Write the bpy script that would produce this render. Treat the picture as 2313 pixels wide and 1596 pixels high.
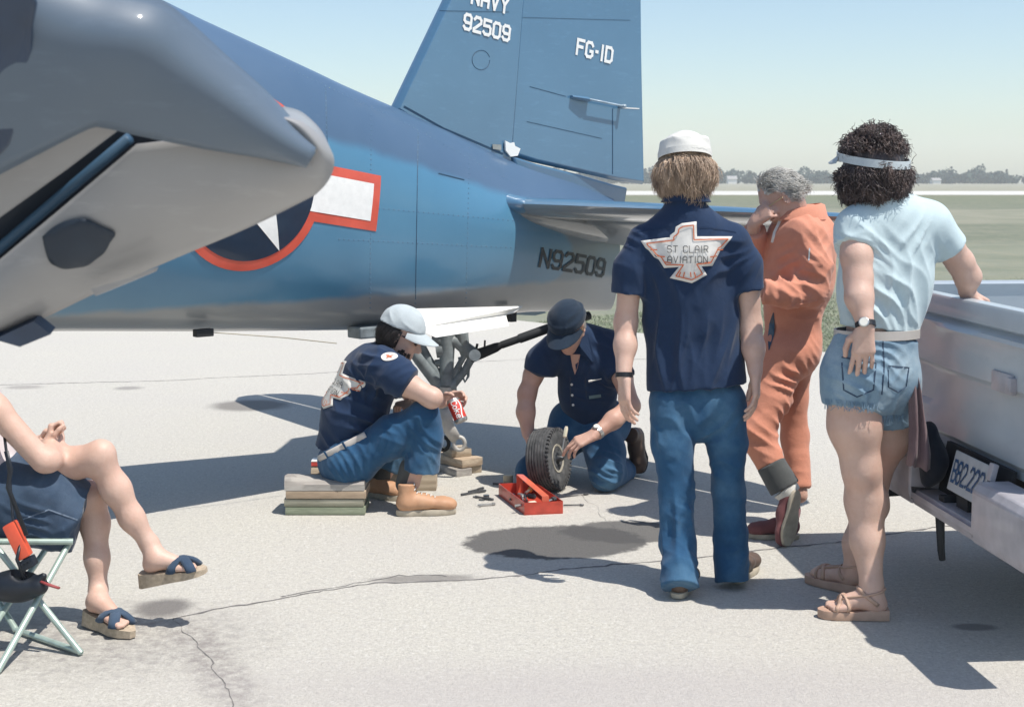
import bpy, bmesh, math, random
import numpy as np
from mathutils import Vector, Matrix
from mathutils.bvhtree import BVHTree

for _o in list(bpy.data.objects):
    bpy.data.objects.remove(_o)
SC = bpy.context.scene
COL = SC.collection
random.seed(7)
RNG = np.random.default_rng(11)

# ------------------------------------------------------------------ camera, sky, sun, exposure
CAM_H = 1.6
PITCH = math.radians(6.908)
cam_d = bpy.data.cameras.new('camera')
cam_d.lens = 50.0
cam_d.sensor_width = 36.0
cam_d.clip_start = 0.05
cam_d.clip_end = 9000
cam_d.dof.use_dof = True
cam_d.dof.focus_distance = 6.2
cam_d.dof.aperture_fstop = 8.0
cam = bpy.data.objects.new('camera', cam_d)
COL.objects.link(cam)
cam.location = (0, 0, CAM_H)
cam.rotation_euler = (math.radians(90) - PITCH, 0, 0)
SC.camera = cam

SUNV = np.array([0.395, -0.25, 1.0])
SUNV = SUNV / np.linalg.norm(SUNV)
SUN_EL = math.asin(SUNV[2])
SUN_AZ = math.atan2(SUNV[0], SUNV[1])          # clockwise from +Y
world = bpy.data.worlds.new('World')
SC.world = world
world.use_nodes = True
wn = world.node_tree.nodes
wl = world.node_tree.links
bg = wn['Background']
sky = wn.new('ShaderNodeTexSky')
sky.sky_type = 'NISHITA'
sky.sun_disc = False
sky.sun_elevation = SUN_EL
sky.sun_rotation = SUN_AZ
sky.air_density = 1.0
sky.dust_density = 0.7
sky.ozone_density = 1.6
tint = wn.new('ShaderNodeMix')
tint.data_type = 'RGBA'
tint.blend_type = 'MULTIPLY'
tint.inputs[0].default_value = 1.0
tint.inputs[7].default_value = (0.97, 1.0, 1.0, 1)
wl.new(sky.outputs[0], tint.inputs[6])
wl.new(tint.outputs[2], bg.inputs[0])
bg.inputs[1].default_value = 0.142
sun_d = bpy.data.lights.new('sun', 'SUN')
sun_d.energy = 5.0
sun_d.angle = math.radians(0.53)
sun_d.color = (1.0, 0.955, 0.885)
sun = bpy.data.objects.new('sun', sun_d)
COL.objects.link(sun)
sun.rotation_euler = Vector(SUNV).to_track_quat('Z', 'Y').to_euler()
SC.view_settings.view_transform = 'Standard'
SC.view_settings.look = 'None'
SC.view_settings.exposure = 0.10
SC.view_settings.gamma = 1.0
SC.view_settings.use_curve_mapping = False
SC.cycles.max_bounces = 6
SC.cycles.volume_bounces = 2

# ------------------------------------------------------------------ helpers: geometry in metres, camera geometry
FPX = 50.0 / 36.0 * 1024
KX = 1024.0 / 2312.0
CP, SP = math.cos(PITCH), math.sin(PITCH)

def ray(x, y):
    u = (x * KX - 512) / FPX
    v = (353 - (y * KX - 0.37)) / FPX
    return np.array([u, CP + v * SP, -SP + v * CP])

def D(x, y, Y):
    """point at the distance Y seen at (x, y) of the photograph"""
    r = ray(x, y)
    return np.array([0, 0, CAM_H]) + r * (Y / r[1])

def G(x, y, z=0.0):
    r = ray(x, y)
    return np.array([0, 0, CAM_H]) + r * ((z - CAM_H) / r[2])

def PLN(x, y, p0, n):
    r = ray(x, y)
    o = np.array([0, 0, CAM_H])
    return o + r * (np.dot(p0 - o, n) / np.dot(r, n))

def V(*a):
    return np.array(a, dtype=float)

def nrm(a):
    a = np.asarray(a, float)
    return a / (np.linalg.norm(a) + 1e-12)

def lerp(a, b, t):
    return a + (b - a) * t

# ------------------------------------------------------------------ materials
def new_mat(name):
    m = bpy.data.materials.new(name)
    m.use_nodes = True
    nt = m.node_tree
    return m, nt, nt.nodes['Principled BSDF']

def N(nt, typ, **kw):
    n = nt.nodes.new(typ)
    for k, v in kw.items():
        if k in n.inputs.keys():
            n.inputs[k].default_value = v
        else:
            setattr(n, k, v)
    return n

def texco(nt):
    return nt.nodes.new('ShaderNodeTexCoord').outputs['Object']

def ramp(nt, fac, stops):
    r = nt.nodes.new('ShaderNodeValToRGB')
    while len(r.color_ramp.elements) < len(stops):
        r.color_ramp.elements.new(0.5)
    for e, (p, c) in zip(r.color_ramp.elements, stops):
        e.position = p
        e.color = (*c, 1) if len(c) == 3 else c
    nt.links.new(fac, r.inputs[0])
    return r.outputs[0]

def mixc(nt, fac, a, b, mode='MIX'):
    m = nt.nodes.new('ShaderNodeMix')
    m.data_type = 'RGBA'
    m.blend_type = mode
    for sock, val in ((m.inputs[0], fac), (m.inputs[6], a), (m.inputs[7], b)):
        if hasattr(val, 'links'):
            nt.links.new(val, sock)
        elif isinstance(val, (int, float)):
            sock.default_value = val
        else:
            sock.default_value = (*val, 1)
    return m.outputs[2]

def mathn(nt, op, a, b=None, clamp=False):
    m = nt.nodes.new('ShaderNodeMath')
    m.operation = op
    m.use_clamp = clamp
    for i, val in enumerate((a, b)):
        if val is None:
            continue
        if hasattr(val, 'links'):
            nt.links.new(val, m.inputs[i])
        else:
            m.inputs[i].default_value = val
    return m.outputs[0]

def noise(nt, co, scale, detail=4.0, rough=0.55, dist=0.0):
    n = N(nt, 'ShaderNodeTexNoise')
    n.inputs['Scale'].default_value = scale
    n.inputs['Detail'].default_value = detail
    n.inputs['Roughness'].default_value = rough
    n.inputs['Distortion'].default_value = dist
    nt.links.new(co, n.inputs['Vector'])
    return n.outputs['Fac']

def mapping(nt, co, loc=(0, 0, 0), rot=(0, 0, 0), sc=(1, 1, 1)):
    m = nt.nodes.new('ShaderNodeMapping')
    m.inputs[1].default_value = loc
    m.inputs[2].default_value = rot
    m.inputs[3].default_value = sc
    nt.links.new(co, m.inputs[0])
    return m.outputs[0]

def bump(nt, b, height, strength, dist=0.01):
    n = nt.nodes.new('ShaderNodeBump')
    n.inputs['Strength'].default_value = strength
    n.inputs['Distance'].default_value = dist
    nt.links.new(height, n.inputs['Height'])
    nt.links.new(n.outputs[0], b.inputs['Normal'])

def pbr(name, col, rough=0.6, metal=0.0, spec=0.5, coat=0.0, coat_rough=0.06, coat_ior=1.5,
        var=0.25, vscale=8.0, col2=None, bscale=0.0, bstr=0.0, bdist=0.002, sheen=0.0, sss=0.0):
    m, nt, b = new_mat(name)
    co = texco(nt)
    f = noise(nt, co, vscale, 5)
    c2 = col2 if col2 is not None else tuple(min(1, c * (1 + var)) for c in col)
    c1 = col if col2 is not None else tuple(c * (1 - var) for c in col)
    out = ramp(nt, f, [(0.32, c1), (0.68, c2)])
    nt.links.new(out, b.inputs['Base Color'])
    b.inputs['Roughness'].default_value = rough
    b.inputs['Metallic'].default_value = metal
    b.inputs['Specular IOR Level'].default_value = spec
    b.inputs['Coat Weight'].default_value = coat
    b.inputs['Coat Roughness'].default_value = coat_rough
    b.inputs['Coat IOR'].default_value = coat_ior
    if sheen:
        b.inputs['Sheen Weight'].default_value = sheen
    if sss:
        b.inputs['Subsurface Weight'].default_value = sss
        b.inputs['Subsurface Radius'].default_value = (0.012, 0.005, 0.003)
        b.inputs['Subsurface Scale'].default_value = 1.0
    if bstr:
        bump(nt, b, noise(nt, co, bscale, 3), bstr, bdist)
    return m

# ------------------------------------------------------------------ objects
def link(o, parent=None):
    COL.objects.link(o)
    if parent is not None:
        o.parent = parent
        o.matrix_parent_inverse = parent.matrix_world.inverted()
    return o

def root(name, label, cat, loc, group=None):
    o = bpy.data.objects.new(name, None)
    o.empty_display_size = 0.1
    o.location = tuple(float(a) for a in loc)
    COL.objects.link(o)
    o.matrix_world = Matrix.Translation(Vector([float(a) for a in loc]))
    o['label'] = label
    o['category'] = cat
    if group:
        o['group'] = group
    return o

def tag(o, label, cat, group=None):
    o['label'] = label
    o['category'] = cat
    if group:
        o['group'] = group
    return o

def mesh_obj(name, verts, faces, mat=None, parent=None, smooth=False, kind=None, label=None):
    me = bpy.data.meshes.new(name)
    if isinstance(verts, np.ndarray):
        verts = verts.tolist()
    if isinstance(faces, np.ndarray):
        faces = faces.tolist()
    me.from_pydata([tuple(v) for v in verts], [], faces)
    me.update()
    if smooth:
        me.polygons.foreach_set('use_smooth', [True] * len(me.polygons))
    if mat is not None:
        me.materials.append(mat)
    o = bpy.data.objects.new(name, me)
    if parent is not None:
        # keep the origin at the parent's base
        pl = parent.matrix_world.translation
        me.transform(Matrix.Translation(-pl))
        o.parent = parent
        o.matrix_world = Matrix.Translation(pl)
        o.matrix_parent_inverse = Matrix.Identity(4)
        o.location = (0, 0, 0)
        COL.objects.link(o)
        o['_w'] = 0
        del o['_w']
    else:
        COL.objects.link(o)
    if kind:
        o['kind'] = kind
    if label:
        o['label'] = label
    return o

def world_bvh(o):
    me = o.data
    off = Vector((0, 0, 0))
    p = o
    while p is not None:
        off += p.location
        p = p.parent
    vs = [v.co + off for v in me.vertices]
    return BVHTree.FromPolygons(vs, [list(p.vertices) for p in me.polygons])

class MB:
    """collects boxes, tubes, lofts; builds ONE mesh"""
    def __init__(s):
        s.v, s.f = [], []
    def add(s, vs, fs):
        b = len(s.v)
        s.v += [tuple(float(c) for c in p) for p in vs]
        s.f += [tuple(i + b for i in f) for f in fs]
        return s
    def box(s, c, ax, ay, az, hx, hy, hz, bev=0.0):
        c, ax, ay, az = V(*c), nrm(ax), nrm(ay), nrm(az)
        if bev <= 0:
            vs = [c + ax * hx * i + ay * hy * j + az * hz * k for i in (-1, 1) for j in (-1, 1) for k in (-1, 1)]
            fs = [(0, 1, 3, 2), (4, 6, 7, 5), (0, 4, 5, 1), (2, 3, 7, 6), (0, 2, 6, 4), (1, 5, 7, 3)]
            return s.add(vs, fs)
        bm = bmesh.new()
        bmesh.ops.create_cube(bm, size=2)
        for v in bm.verts:
            v.co = Vector((v.co.x * hx, v.co.y * hy, v.co.z * hz))
        bmesh.ops.bevel(bm, geom=bm.edges[:], offset=bev, segments=2, affect='EDGES', profile=0.6)
        bm.verts.index_update()
        vs = [c + ax * v.co.x + ay * v.co.y + az * v.co.z for v in bm.verts]
        fs = [[v.index for v in f.verts] for f in bm.faces]
        bm.free()
        return s.add(vs, fs)
    def tube(s, pts, rad, seg=8, caps=True, flat=None):
        pts = [np.asarray(p, float) for p in pts]
        n = len(pts)
        if not hasattr(rad, '__len__'):
            rad = [rad] * n
        t0 = nrm(pts[1] - pts[0])
        ref = V(0, 0, 1) if abs(t0[2]) < 0.9 else V(1, 0, 0)
        a = nrm(np.cross(t0, ref))
        vs, fs = [], []
        for i in range(n):
            t = nrm(pts[min(i + 1, n - 1)] - pts[max(i - 1, 0)])
            a = nrm(a - t * np.dot(a, t))
            b = np.cross(t, a)
            for k in range(seg):
                an = 2 * math.pi * k / seg
                off = (a * math.cos(an) + b * math.sin(an)) * rad[i]
                if flat is not None:
                    ax, scl = flat
                    off = off + ax * np.dot(off, ax) * (scl - 1)
                vs.append(pts[i] + off)
        for i in range(n - 1):
            for k in range(seg):
                k2 = (k + 1) % seg
                fs.append((i * seg + k, i * seg + k2, (i + 1) * seg + k2, (i + 1) * seg + k))
        if caps:
            fs.append(tuple(range(seg))[::-1])
            fs.append(tuple((n - 1) * seg + k for k in range(seg)))
        return s.add(vs, fs)
    def lathe(s, c, axis, prof, seg=32, sx=1.0):
        """prof: list of (radius, height along axis)"""
        axis = nrm(axis)
        ref = V(0, 0, 1) if abs(axis[2]) < 0.9 else V(1, 0, 0)
        a = nrm(np.cross(axis, ref))
        b = np.cross(axis, a)
        vs, fs = [], []
        for (r, h) in prof:
            for k in range(seg):
                an = 2 * math.pi * k / seg
                vs.append(np.asarray(c) + axis * h + (a * math.cos(an) * sx + b * math.sin(an)) * r)
        for i in range(len(prof) - 1):
            for k in range(seg):
                k2 = (k + 1) % seg
                fs.append((i * seg + k, i * seg + k2, (i + 1) * seg + k2, (i + 1) * seg + k))
        fs.append(tuple(range(seg))[::-1])
        fs.append(tuple((len(prof) - 1) * seg + k for k in range(seg)))
        return s.add(vs, fs)
    def loft(s, rings, close=True, caps=True):
        n = len(rings[0])
        vs = [p for r in rings for p in r]
        fs = []
        for i in range(len(rings) - 1):
            for k in range(n if close else n - 1):
                k2 = (k + 1) % n
                fs.append((i * n + k, i * n + k2, (i + 1) * n + k2, (i + 1) * n + k))
        if caps:
            fs.append(tuple(range(n))[::-1])
            fs.append(tuple((len(rings) - 1) * n + k for k in range(n)))
        return s.add(vs, fs)
    def plate(s, poly, d):
        """polygon extruded by the vector d"""
        n = len(poly)
        vs = [np.asarray(p) for p in poly] + [np.asarray(p) + d for p in poly]
        fs = [tuple(range(n)), tuple(range(n, 2 * n))[::-1]]
        for i in range(n):
            j = (i + 1) % n
            fs.append((i, i + n, j + n, j))
        return s.add(vs, fs)
    def build(s, name, mat=None, parent=None, smooth=False, kind=None, label=None, auto=None):
        o = mesh_obj(name, s.v, s.f, mat, parent, smooth, kind, label)
        bm = bmesh.new()
        bm.from_mesh(o.data)
        bmesh.ops.recalc_face_normals(bm, faces=bm.faces[:])
        if auto is not None:
            for e in bm.edges:
                if len(e.link_faces) == 2 and e.calc_face_angle(0) > math.radians(auto):
                    e.smooth = False
            for f in bm.faces:
                f.smooth = True
        bm.to_mesh(o.data)
        bm.free()
        return o

def bevel(o, w=0.004, seg=2, ang=35):
    m = o.modifiers.new('bevel', 'BEVEL')
    m.width = w
    m.segments = seg
    m.limit_method = 'ANGLE'
    m.angle_limit = math.radians(ang)
    return o

# ------------------------------------------------------------------ implicit bodies: tapered limbs blended into one skin
def sines(p, freq, seed, n=10):
    r = np.random.default_rng(seed)
    out = np.zeros(len(p))
    for i in range(n):
        k = r.normal(size=3)
        k = k / np.linalg.norm(k) * freq * r.uniform(0.6, 1.6)
        out += np.sin(p @ k + r.uniform(0, 6.28))
    return out / math.sqrt(n)

class SDF:
    def __init__(s, h=0.008):
        s.h, s.ops, s.folds = h, [], []
        s.lo, s.hi = V(9e9, 9e9, 9e9), V(-9e9, -9e9, -9e9)
    def _reg(s, fn, lo, hi, k, sub=False):
        lo, hi = lo - k - 3 * s.h, hi + k + 3 * s.h
        s.ops.append((fn, lo, hi, k, sub))
        if not sub:
            s.lo, s.hi = np.minimum(s.lo, lo), np.maximum(s.hi, hi)
        return s
    def c(s, a, b, r1, r2=None, k=0.03, fl=None, cut=None, sub=False):
        """tapered limb; fl=(axis, scale) squeezes it; cut='b' ends it flat at b, 'ab' at both ends"""
        a, b = np.asarray(a, float), np.asarray(b, float)
        r2 = r1 if r2 is None else r2
        ba = b - a
        L2 = np.dot(ba, ba) + 1e-9
        ax = None
        if fl is not None:
            ax, sc = nrm(fl[0]), fl[1]
        dn = ba / math.sqrt(L2)
        def fn(P):
            q = P - a
            t = np.clip(q @ ba / L2, 0, 1)
            o = q - t[..., None] * ba
            if ax is not None:
                o = o + (o @ ax)[..., None] * ax * (1 / sc - 1)
            d = np.sqrt((o * o).sum(-1)) - (r1 + (r2 - r1) * t)
            if ax is not None:
                d = d * (0.5 + 0.5 * sc)
            if cut:
                if 'b' in cut:
                    d = np.maximum(d, (P - b) @ dn)
                if 'a' in cut:
                    d = np.maximum(d, (a - P) @ dn)
            return d
        r = max(r1, r2) * max(1.0, (fl[1] if fl else 1.0))
        return s._reg(fn, np.minimum(a, b) - r, np.maximum(a, b) + r, k, sub)
    def chain(s, pts, rads, k=0.03, fl=None, cut=None):
        for i in range(len(pts) - 1):
            s.c(pts[i], pts[i + 1], rads[i], rads[i + 1], k, fl, cut if i == len(pts) - 2 else None)
        return s
    def e(s, c, r, R=None, k=0.03, sub=False):
        """ellipsoid; R rows are its axes"""
        c, r = np.asarray(c, float), np.asarray(r, float)
        R = np.eye(3) if R is None else np.asarray(R, float)
        def fn(P):
            q = (P - c) @ R.T
            k0 = np.sqrt(((q / r) ** 2).sum(-1)) + 1e-9
            k1 = np.sqrt(((q / (r * r)) ** 2).sum(-1)) + 1e-9
            return k0 * (k0 - 1) / k1
        ext = np.sqrt(((R.T * r) ** 2).sum(1))
        return s._reg(fn, c - ext, c + ext, k, sub)
    def cutp(s, p, n):
        """remove everything on the side n of the plane through p"""
        p, n = np.asarray(p, float), nrm(n)
        s.ops.append(((lambda P: -((P - p) @ n)), None, None, 0, True))
        return s
    def fold(s, c, axis, lam, amp, R, seed=1):
        s.folds.append((np.asarray(c, float), nrm(axis), lam, amp, R, seed))
        return s
    def grid(s):
        h = s.h
        n = np.ceil((s.hi - s.lo) / h).astype(int) + 2
        F = np.full(n, 0.5, np.float32)
        for fn, lo, hi, k, sub in s.ops:
            if lo is None:
                i0, i1 = np.zeros(3, int), n
            else:
                i0 = np.maximum(np.floor((lo - s.lo) / h).astype(int), 0)
                i1 = np.minimum(np.ceil((hi - s.lo) / h).astype(int) + 1, n)
                if (i1 <= i0).any():
                    continue
            X = s.lo[0] + h * np.arange(i0[0], i1[0])
            Y = s.lo[1] + h * np.arange(i0[1], i1[1])
            Z = s.lo[2] + h * np.arange(i0[2], i1[2])
            P = np.stack(np.meshgrid(X, Y, Z, indexing='ij'), -1)
            d = fn(P).astype(np.float32)
            S = F[i0[0]:i1[0], i0[1]:i1[1], i0[2]:i1[2]]
            if sub:
                d = -d
                if k > 0:
                    hh = np.maximum(k - np.abs(S - d), 0) / k
                    S[...] = np.maximum(S, d) + hh * hh * k * 0.25
                else:
                    S[...] = np.maximum(S, d)
            elif k > 0:
                hh = np.maximum(k - np.abs(S - d), 0) / k
                S[...] = np.minimum(S, d) - hh * hh * k * 0.25
            else:
                S[...] = np.minimum(S, d)
        return F
    def mesh(s, wr=None, seed=1):
        F = s.grid()
        h = s.h
        F[0], F[-1] = 0.5, 0.5
        F[:, 0], F[:, -1] = 0.5, 0.5
        F[:, :, 0], F[:, :, -1] = 0.5, 0.5
        S = F < 0
        cnt = np.zeros(np.array(F.shape) - 1, np.int8)
        sl = lambda i, n: slice(i, n - 1 + i)
        n = F.shape
        for i in (0, 1):
            for j in (0, 1):
                for k in (0, 1):
                    cnt += S[sl(i, n[0]), sl(j, n[1]), sl(k, n[2])]
        act = (cnt > 0) & (cnt < 8)
        idx = np.argwhere(act)
        ids = np.full(cnt.shape, -1, np.int32)
        ids[act] = np.arange(len(idx))
        acc = np.zeros((len(idx), 3))
        num = np.zeros(len(idx))
        cor = [(i, j, k) for i in (0, 1) for j in (0, 1) for k in (0, 1)]
        val = {c: F[idx[:, 0] + c[0], idx[:, 1] + c[1], idx[:, 2] + c[2]] for c in cor}
        for c in cor:
            for a in range(3):
                if c[a] == 0:
                    c2 = tuple(1 if q == a else c[q] for q in range(3))
                    f0, f1 = val[c], val[c2]
                    m = (f0 < 0) != (f1 < 0)
                    t = np.where(m, f0 / np.where(m, f0 - f1, 1), 0)
                    p = np.array(c, float)[None] + np.zeros((len(idx), 3))
                    p[:, a] += t
                    acc += p * m[:, None]
                    num += m
        verts = s.lo + h * (idx + acc / num[:, None])
        quads = []
        for a in range(3):
            b, c = (a + 1) % 3, (a + 2) % 3
            s0 = [slice(1, -1)] * 3
            s1 = [slice(1, -1)] * 3
            s0[a] = slice(0, -1)
            s1[a] = slice(1, None)
            A, B = S[tuple(s0)], S[tuple(s1)]
            e = np.argwhere(A != B)
            inside = A[tuple(e.T)]
            e = e.copy()
            for q in (b, c):
                e[:, q] += 1
            def cell(db, dc):
                g = e.copy()
                g[:, b] += db
                g[:, c] += dc
                return ids[g[:, 0], g[:, 1], g[:, 2]]
            q = np.stack([cell(-1, -1), cell(0, -1), cell(0, 0), cell(-1, 0)], 1)
            q[~inside] = q[~inside][:, ::-1]
            quads.append(q)
        quads = np.concatenate(quads)
        quads = quads[(quads >= 0).all(1)]
        # one relaxation step and the folds of the cloth
        nv = np.zeros_like(verts)
        fn = np.cross(verts[quads[:, 2]] - verts[quads[:, 0]], verts[quads[:, 3]] - verts[quads[:, 1]])
        for i in range(4):
            np.add.at(nv, quads[:, i], fn)
        nv /= np.linalg.norm(nv, axis=1)[:, None] + 1e-12
        dsp = np.zeros(len(verts))
        for (c, ax, lam, amp, R, sd) in s.folds:
            q = verts - c
            g = np.exp(-(q * q).sum(1) / (R * R))
            ph = q @ ax + 0.35 * lam * sines(verts, 2.2 / max(R, 0.05), sd, 6) * 1.6
            w = 1.0 - 2.0 * np.abs(np.sin(math.pi * ph / lam)) ** 0.75
            env = np.clip(0.55 + 0.55 * sines(verts, 3.0 / max(R, 0.05), sd + 77, 7), 0.05, 1.4)
            dsp += amp * 1.25 * g * w * env
        if wr is not None:
            for (freq, amp, st) in wr:
                sv = np.array(st)
                w = sines(verts * sv + 0.02 * sines(verts, freq * 0.5, seed + 5, 6)[:, None], freq, seed, 12)
                dsp += amp * (1.0 - 1.6 * np.abs(w)) * 0.7
        verts = verts + nv * dsp[:, None]
        return verts, quads
    def build(s, name, mat, parent=None, wr=None, seed=1, label=None):
        v, q = s.mesh(wr, seed)
        return mesh_obj(name, v, q, mat, parent, True, None, label)

# ------------------------------------------------------------------ decals that follow a surface
GL = {
 'N': [[(0, 0), (0, 6), (4, 0), (4, 6)]],
 'A': [[(0, 0), (0, 4.6), (1.2, 6), (2.8, 6), (4, 4.6), (4, 0)], [(0, 2.6), (4, 2.6)]],
 'V': [[(0, 6), (2, 0), (4, 6)]],
 'Y': [[(0, 6), (2, 3), (4, 6)], [(2, 3), (2, 0)]],
 '9': [[(0, 0.9), (0.9, 0), (3.1, 0), (4, 0.9), (4, 5.1), (3.1, 6), (0.9, 6), (0, 5.1), (0, 3.5), (0.9, 2.7), (4, 2.7)]],
 '2': [[(0, 5), (0.9, 6), (3.1, 6), (4, 5.1), (4, 3.9), (0, 0.9), (0, 0), (4, 0)]],
 '5': [[(4, 6), (0, 6), (0, 3.5), (3.1, 3.6), (4, 2.8), (4, 0.9), (3.1, 0), (0.9, 0), (0, 0.9)]],
 '0': [[(0.9, 0), (0, 0.9), (0, 5.1), (0.9, 6), (3.1, 6), (4, 5.1), (4, 0.9), (3.1, 0), (0.9, 0)]],
 '8': [[(0.9, 0), (0, 0.9), (0, 2.3), (0.9, 3.1), (0, 3.9), (0, 5.1), (0.9, 6), (3.1, 6), (4, 5.1), (4, 3.9), (3.1, 3.1), (4, 2.3), (4, 0.9), (3.1, 0), (0.9, 0)], [(0.9, 3.1), (3.1, 3.1)]],
 'B': [[(0, 0), (0, 6), (3.1, 6), (4, 5.1), (4, 3.9), (3.1, 3.1), (4, 2.3), (4, 0.9), (3.1, 0), (0, 0)], [(0, 3.1), (3.1, 3.1)]],
 'F': [[(0, 0), (0, 6), (4, 6)], [(0, 3.2), (3.2, 3.2)]],
 'G': [[(4, 4.9), (3.1, 6), (0.9, 6), (0, 5.1), (0, 0.9), (0.9, 0), (3.1, 0), (4, 0.9), (4, 2.4), (2.6, 2.4)]],
 'C': [[(4, 4.9), (3.1, 6), (0.9, 6), (0, 5.1), (0, 0.9), (0.9, 0), (3.1, 0), (4, 1.1)]],
 '-': [[(0.6, 2.9), (1.5, 2.9)]],
 '1': [[(0.7, 0), (0.7, 6)]],
 'I': [[(0.7, 0), (0.7, 6)]],
 'D': [[(0, 0), (0, 6), (3.0, 6), (4, 5), (4, 1), (3.0, 0), (0, 0)]],
 'S': [[(4, 5), (3.1, 6), (0.9, 6), (0, 5.1), (0, 3.9), (0.9, 3.1), (3.1, 3.1), (4, 2.3), (4, 0.9), (3.1, 0), (0.9, 0), (0, 0.9)]],
 'T': [[(2, 0), (2, 6)], [(0, 6), (4, 6)]],
 'L': [[(0, 6), (0, 0), (4, 0)]],
 'R': [[(0, 0), (0, 6), (3.1, 6), (4, 5.1), (4, 3.9), (3.1, 3.0), (0, 3.0)], [(2.2, 3.0), (4, 0)]],
 'O': [[(0.9, 0), (0, 0.9), (0, 5.1), (0.9, 6), (3.1, 6), (4, 5.1), (4, 0.9), (3.1, 0), (0.9, 0)]],
 '.': [[(0.2, 0.3), (0.8, 0.3)]],
 'k': [[(0, 0), (0, 6)], [(0, 2), (3, 4.2)], [(0.9, 2.8), (3.4, 0)]],
 'o': [[(0.9, 0), (0, 0.9), (0, 3), (0.9, 4), (2.7, 4), (3.4, 3), (3.4, 0.9), (2.7, 0), (0.9, 0)]],
 'e': [[(0, 2.1), (3.4, 2.1), (3.4, 3), (2.7, 4), (0.9, 4), (0, 3), (0, 0.9), (0.9, 0), (3.0, 0.2)]],
}
WIDE = {'1': 1.4, 'I': 1.4, '-': 2.1, '.': 1.0, ' ': 2.2}

def text2d(txt, height, wfac=1.0, th=0.9, gap=1.5, cen=True):
    """strokes as subdivided quads in the plane: list of (4 corners), height in metres"""
    quads, x = [], 0.0
    sc = height / 6.0
    for ch in txt:
        for pl in GL.get(ch, []):
            for i in range(len(pl) - 1):
                a, b = np.array(pl[i], float), np.array(pl[i + 1], float)
                d = (b - a) / (np.linalg.norm(b - a) + 1e-9)
                a2, b2 = a - d * th * 0.42, b + d * th * 0.42
                nn = np.array([-d[1], d[0]]) * th * 0.5
                m = 3
                for j in range(m):
                    p, q = lerp(a2, b2, j / m), lerp(a2, b2, (j + 1) / m)
                    quads.append([((x + c[0]) * sc * wfac, c[1] * sc) for c in (p - nn, q - nn, q + nn, p + nn)])
        x += WIDE.get(ch, 4.0) + gap
    wid = (x - gap) * sc * wfac
    if cen:
        quads = [[(u - wid / 2, v - height / 2) for u, v in q] for q in quads]
    return quads

def poly2d(poly, step):
    """triangulated, refined polygon in the plane"""
    bm = bmesh.new()
    f = bm.faces.new([bm.verts.new((p[0], p[1], 0)) for p in poly])
    bmesh.ops.triangulate(bm, faces=[f])
    for _ in range(6):
        es = [e for e in bm.edges if e.calc_length() > step]
        if not es:
            break
        bmesh.ops.subdivide_edges(bm, edges=es, cuts=1)
        bmesh.ops.triangulate(bm, faces=[f for f in bm.faces if len(f.verts) > 3])
    bm.verts.index_update()
    vs = [(v.co.x, v.co.y) for v in bm.verts]
    fs = [[v.index for v in f.verts] for f in bm.faces]
    bm.free()
    return vs, fs

def project(name, vs, fs, C, eu, ev, dirv, bvh, off, mat, parent, back=0.6, lift=None, thick=0.0):
    out = []
    last = off
    for i, (u, v) in enumerate(vs):
        p = C + eu * u + ev * v
        o = p - dirv * back
        hit = bvh.ray_cast(Vector(o), Vector(dirv))
        if hit[0] is not None:
            dd = (hit[0] - Vector(o)).length - back
            if abs(dd) < 0.4:
                last = dd
        q = p + dirv * (last - off - (lift[i] if lift is not None else 0))
        out.append(q)
    fs = [list(f) for f in fs]
    if thick > 0:
        n = len(out)
        edge = {}
        for f in fs:
            for i in range(len(f)):
                a, b = f[i], f[(i + 1) % len(f)]
                edge[(a, b)] = edge.get((a, b), 0) + 1
        rim = [(a, b) for (a, b) in edge if (b, a) not in edge]
        out += [p + dirv * thick for p in out]
        fs2 = [[i + n for i in f][::-1] for f in fs] + [[a, a + n, b + n, b] for a, b in rim]
        fs = fs + fs2
    return mesh_obj(name, out, fs, mat, parent, True)

def project_text(name, txt, height, C, eu, ev, dirv, bvh, off, mat, parent, wfac=1.0, th=0.9, gap=1.5):
    q = text2d(txt, height, wfac, th, gap)
    vs, fs, lf = [], [], []
    for i, c in enumerate(q):
        b = len(vs)
        vs += c
        lf += [((i // 3) % 24) * 0.00007] * 4
        fs.append([b, b + 1, b + 2, b + 3])
    return project(name, vs, fs, C, eu, ev, dirv, bvh, off, mat, parent, lift=lf)
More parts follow.
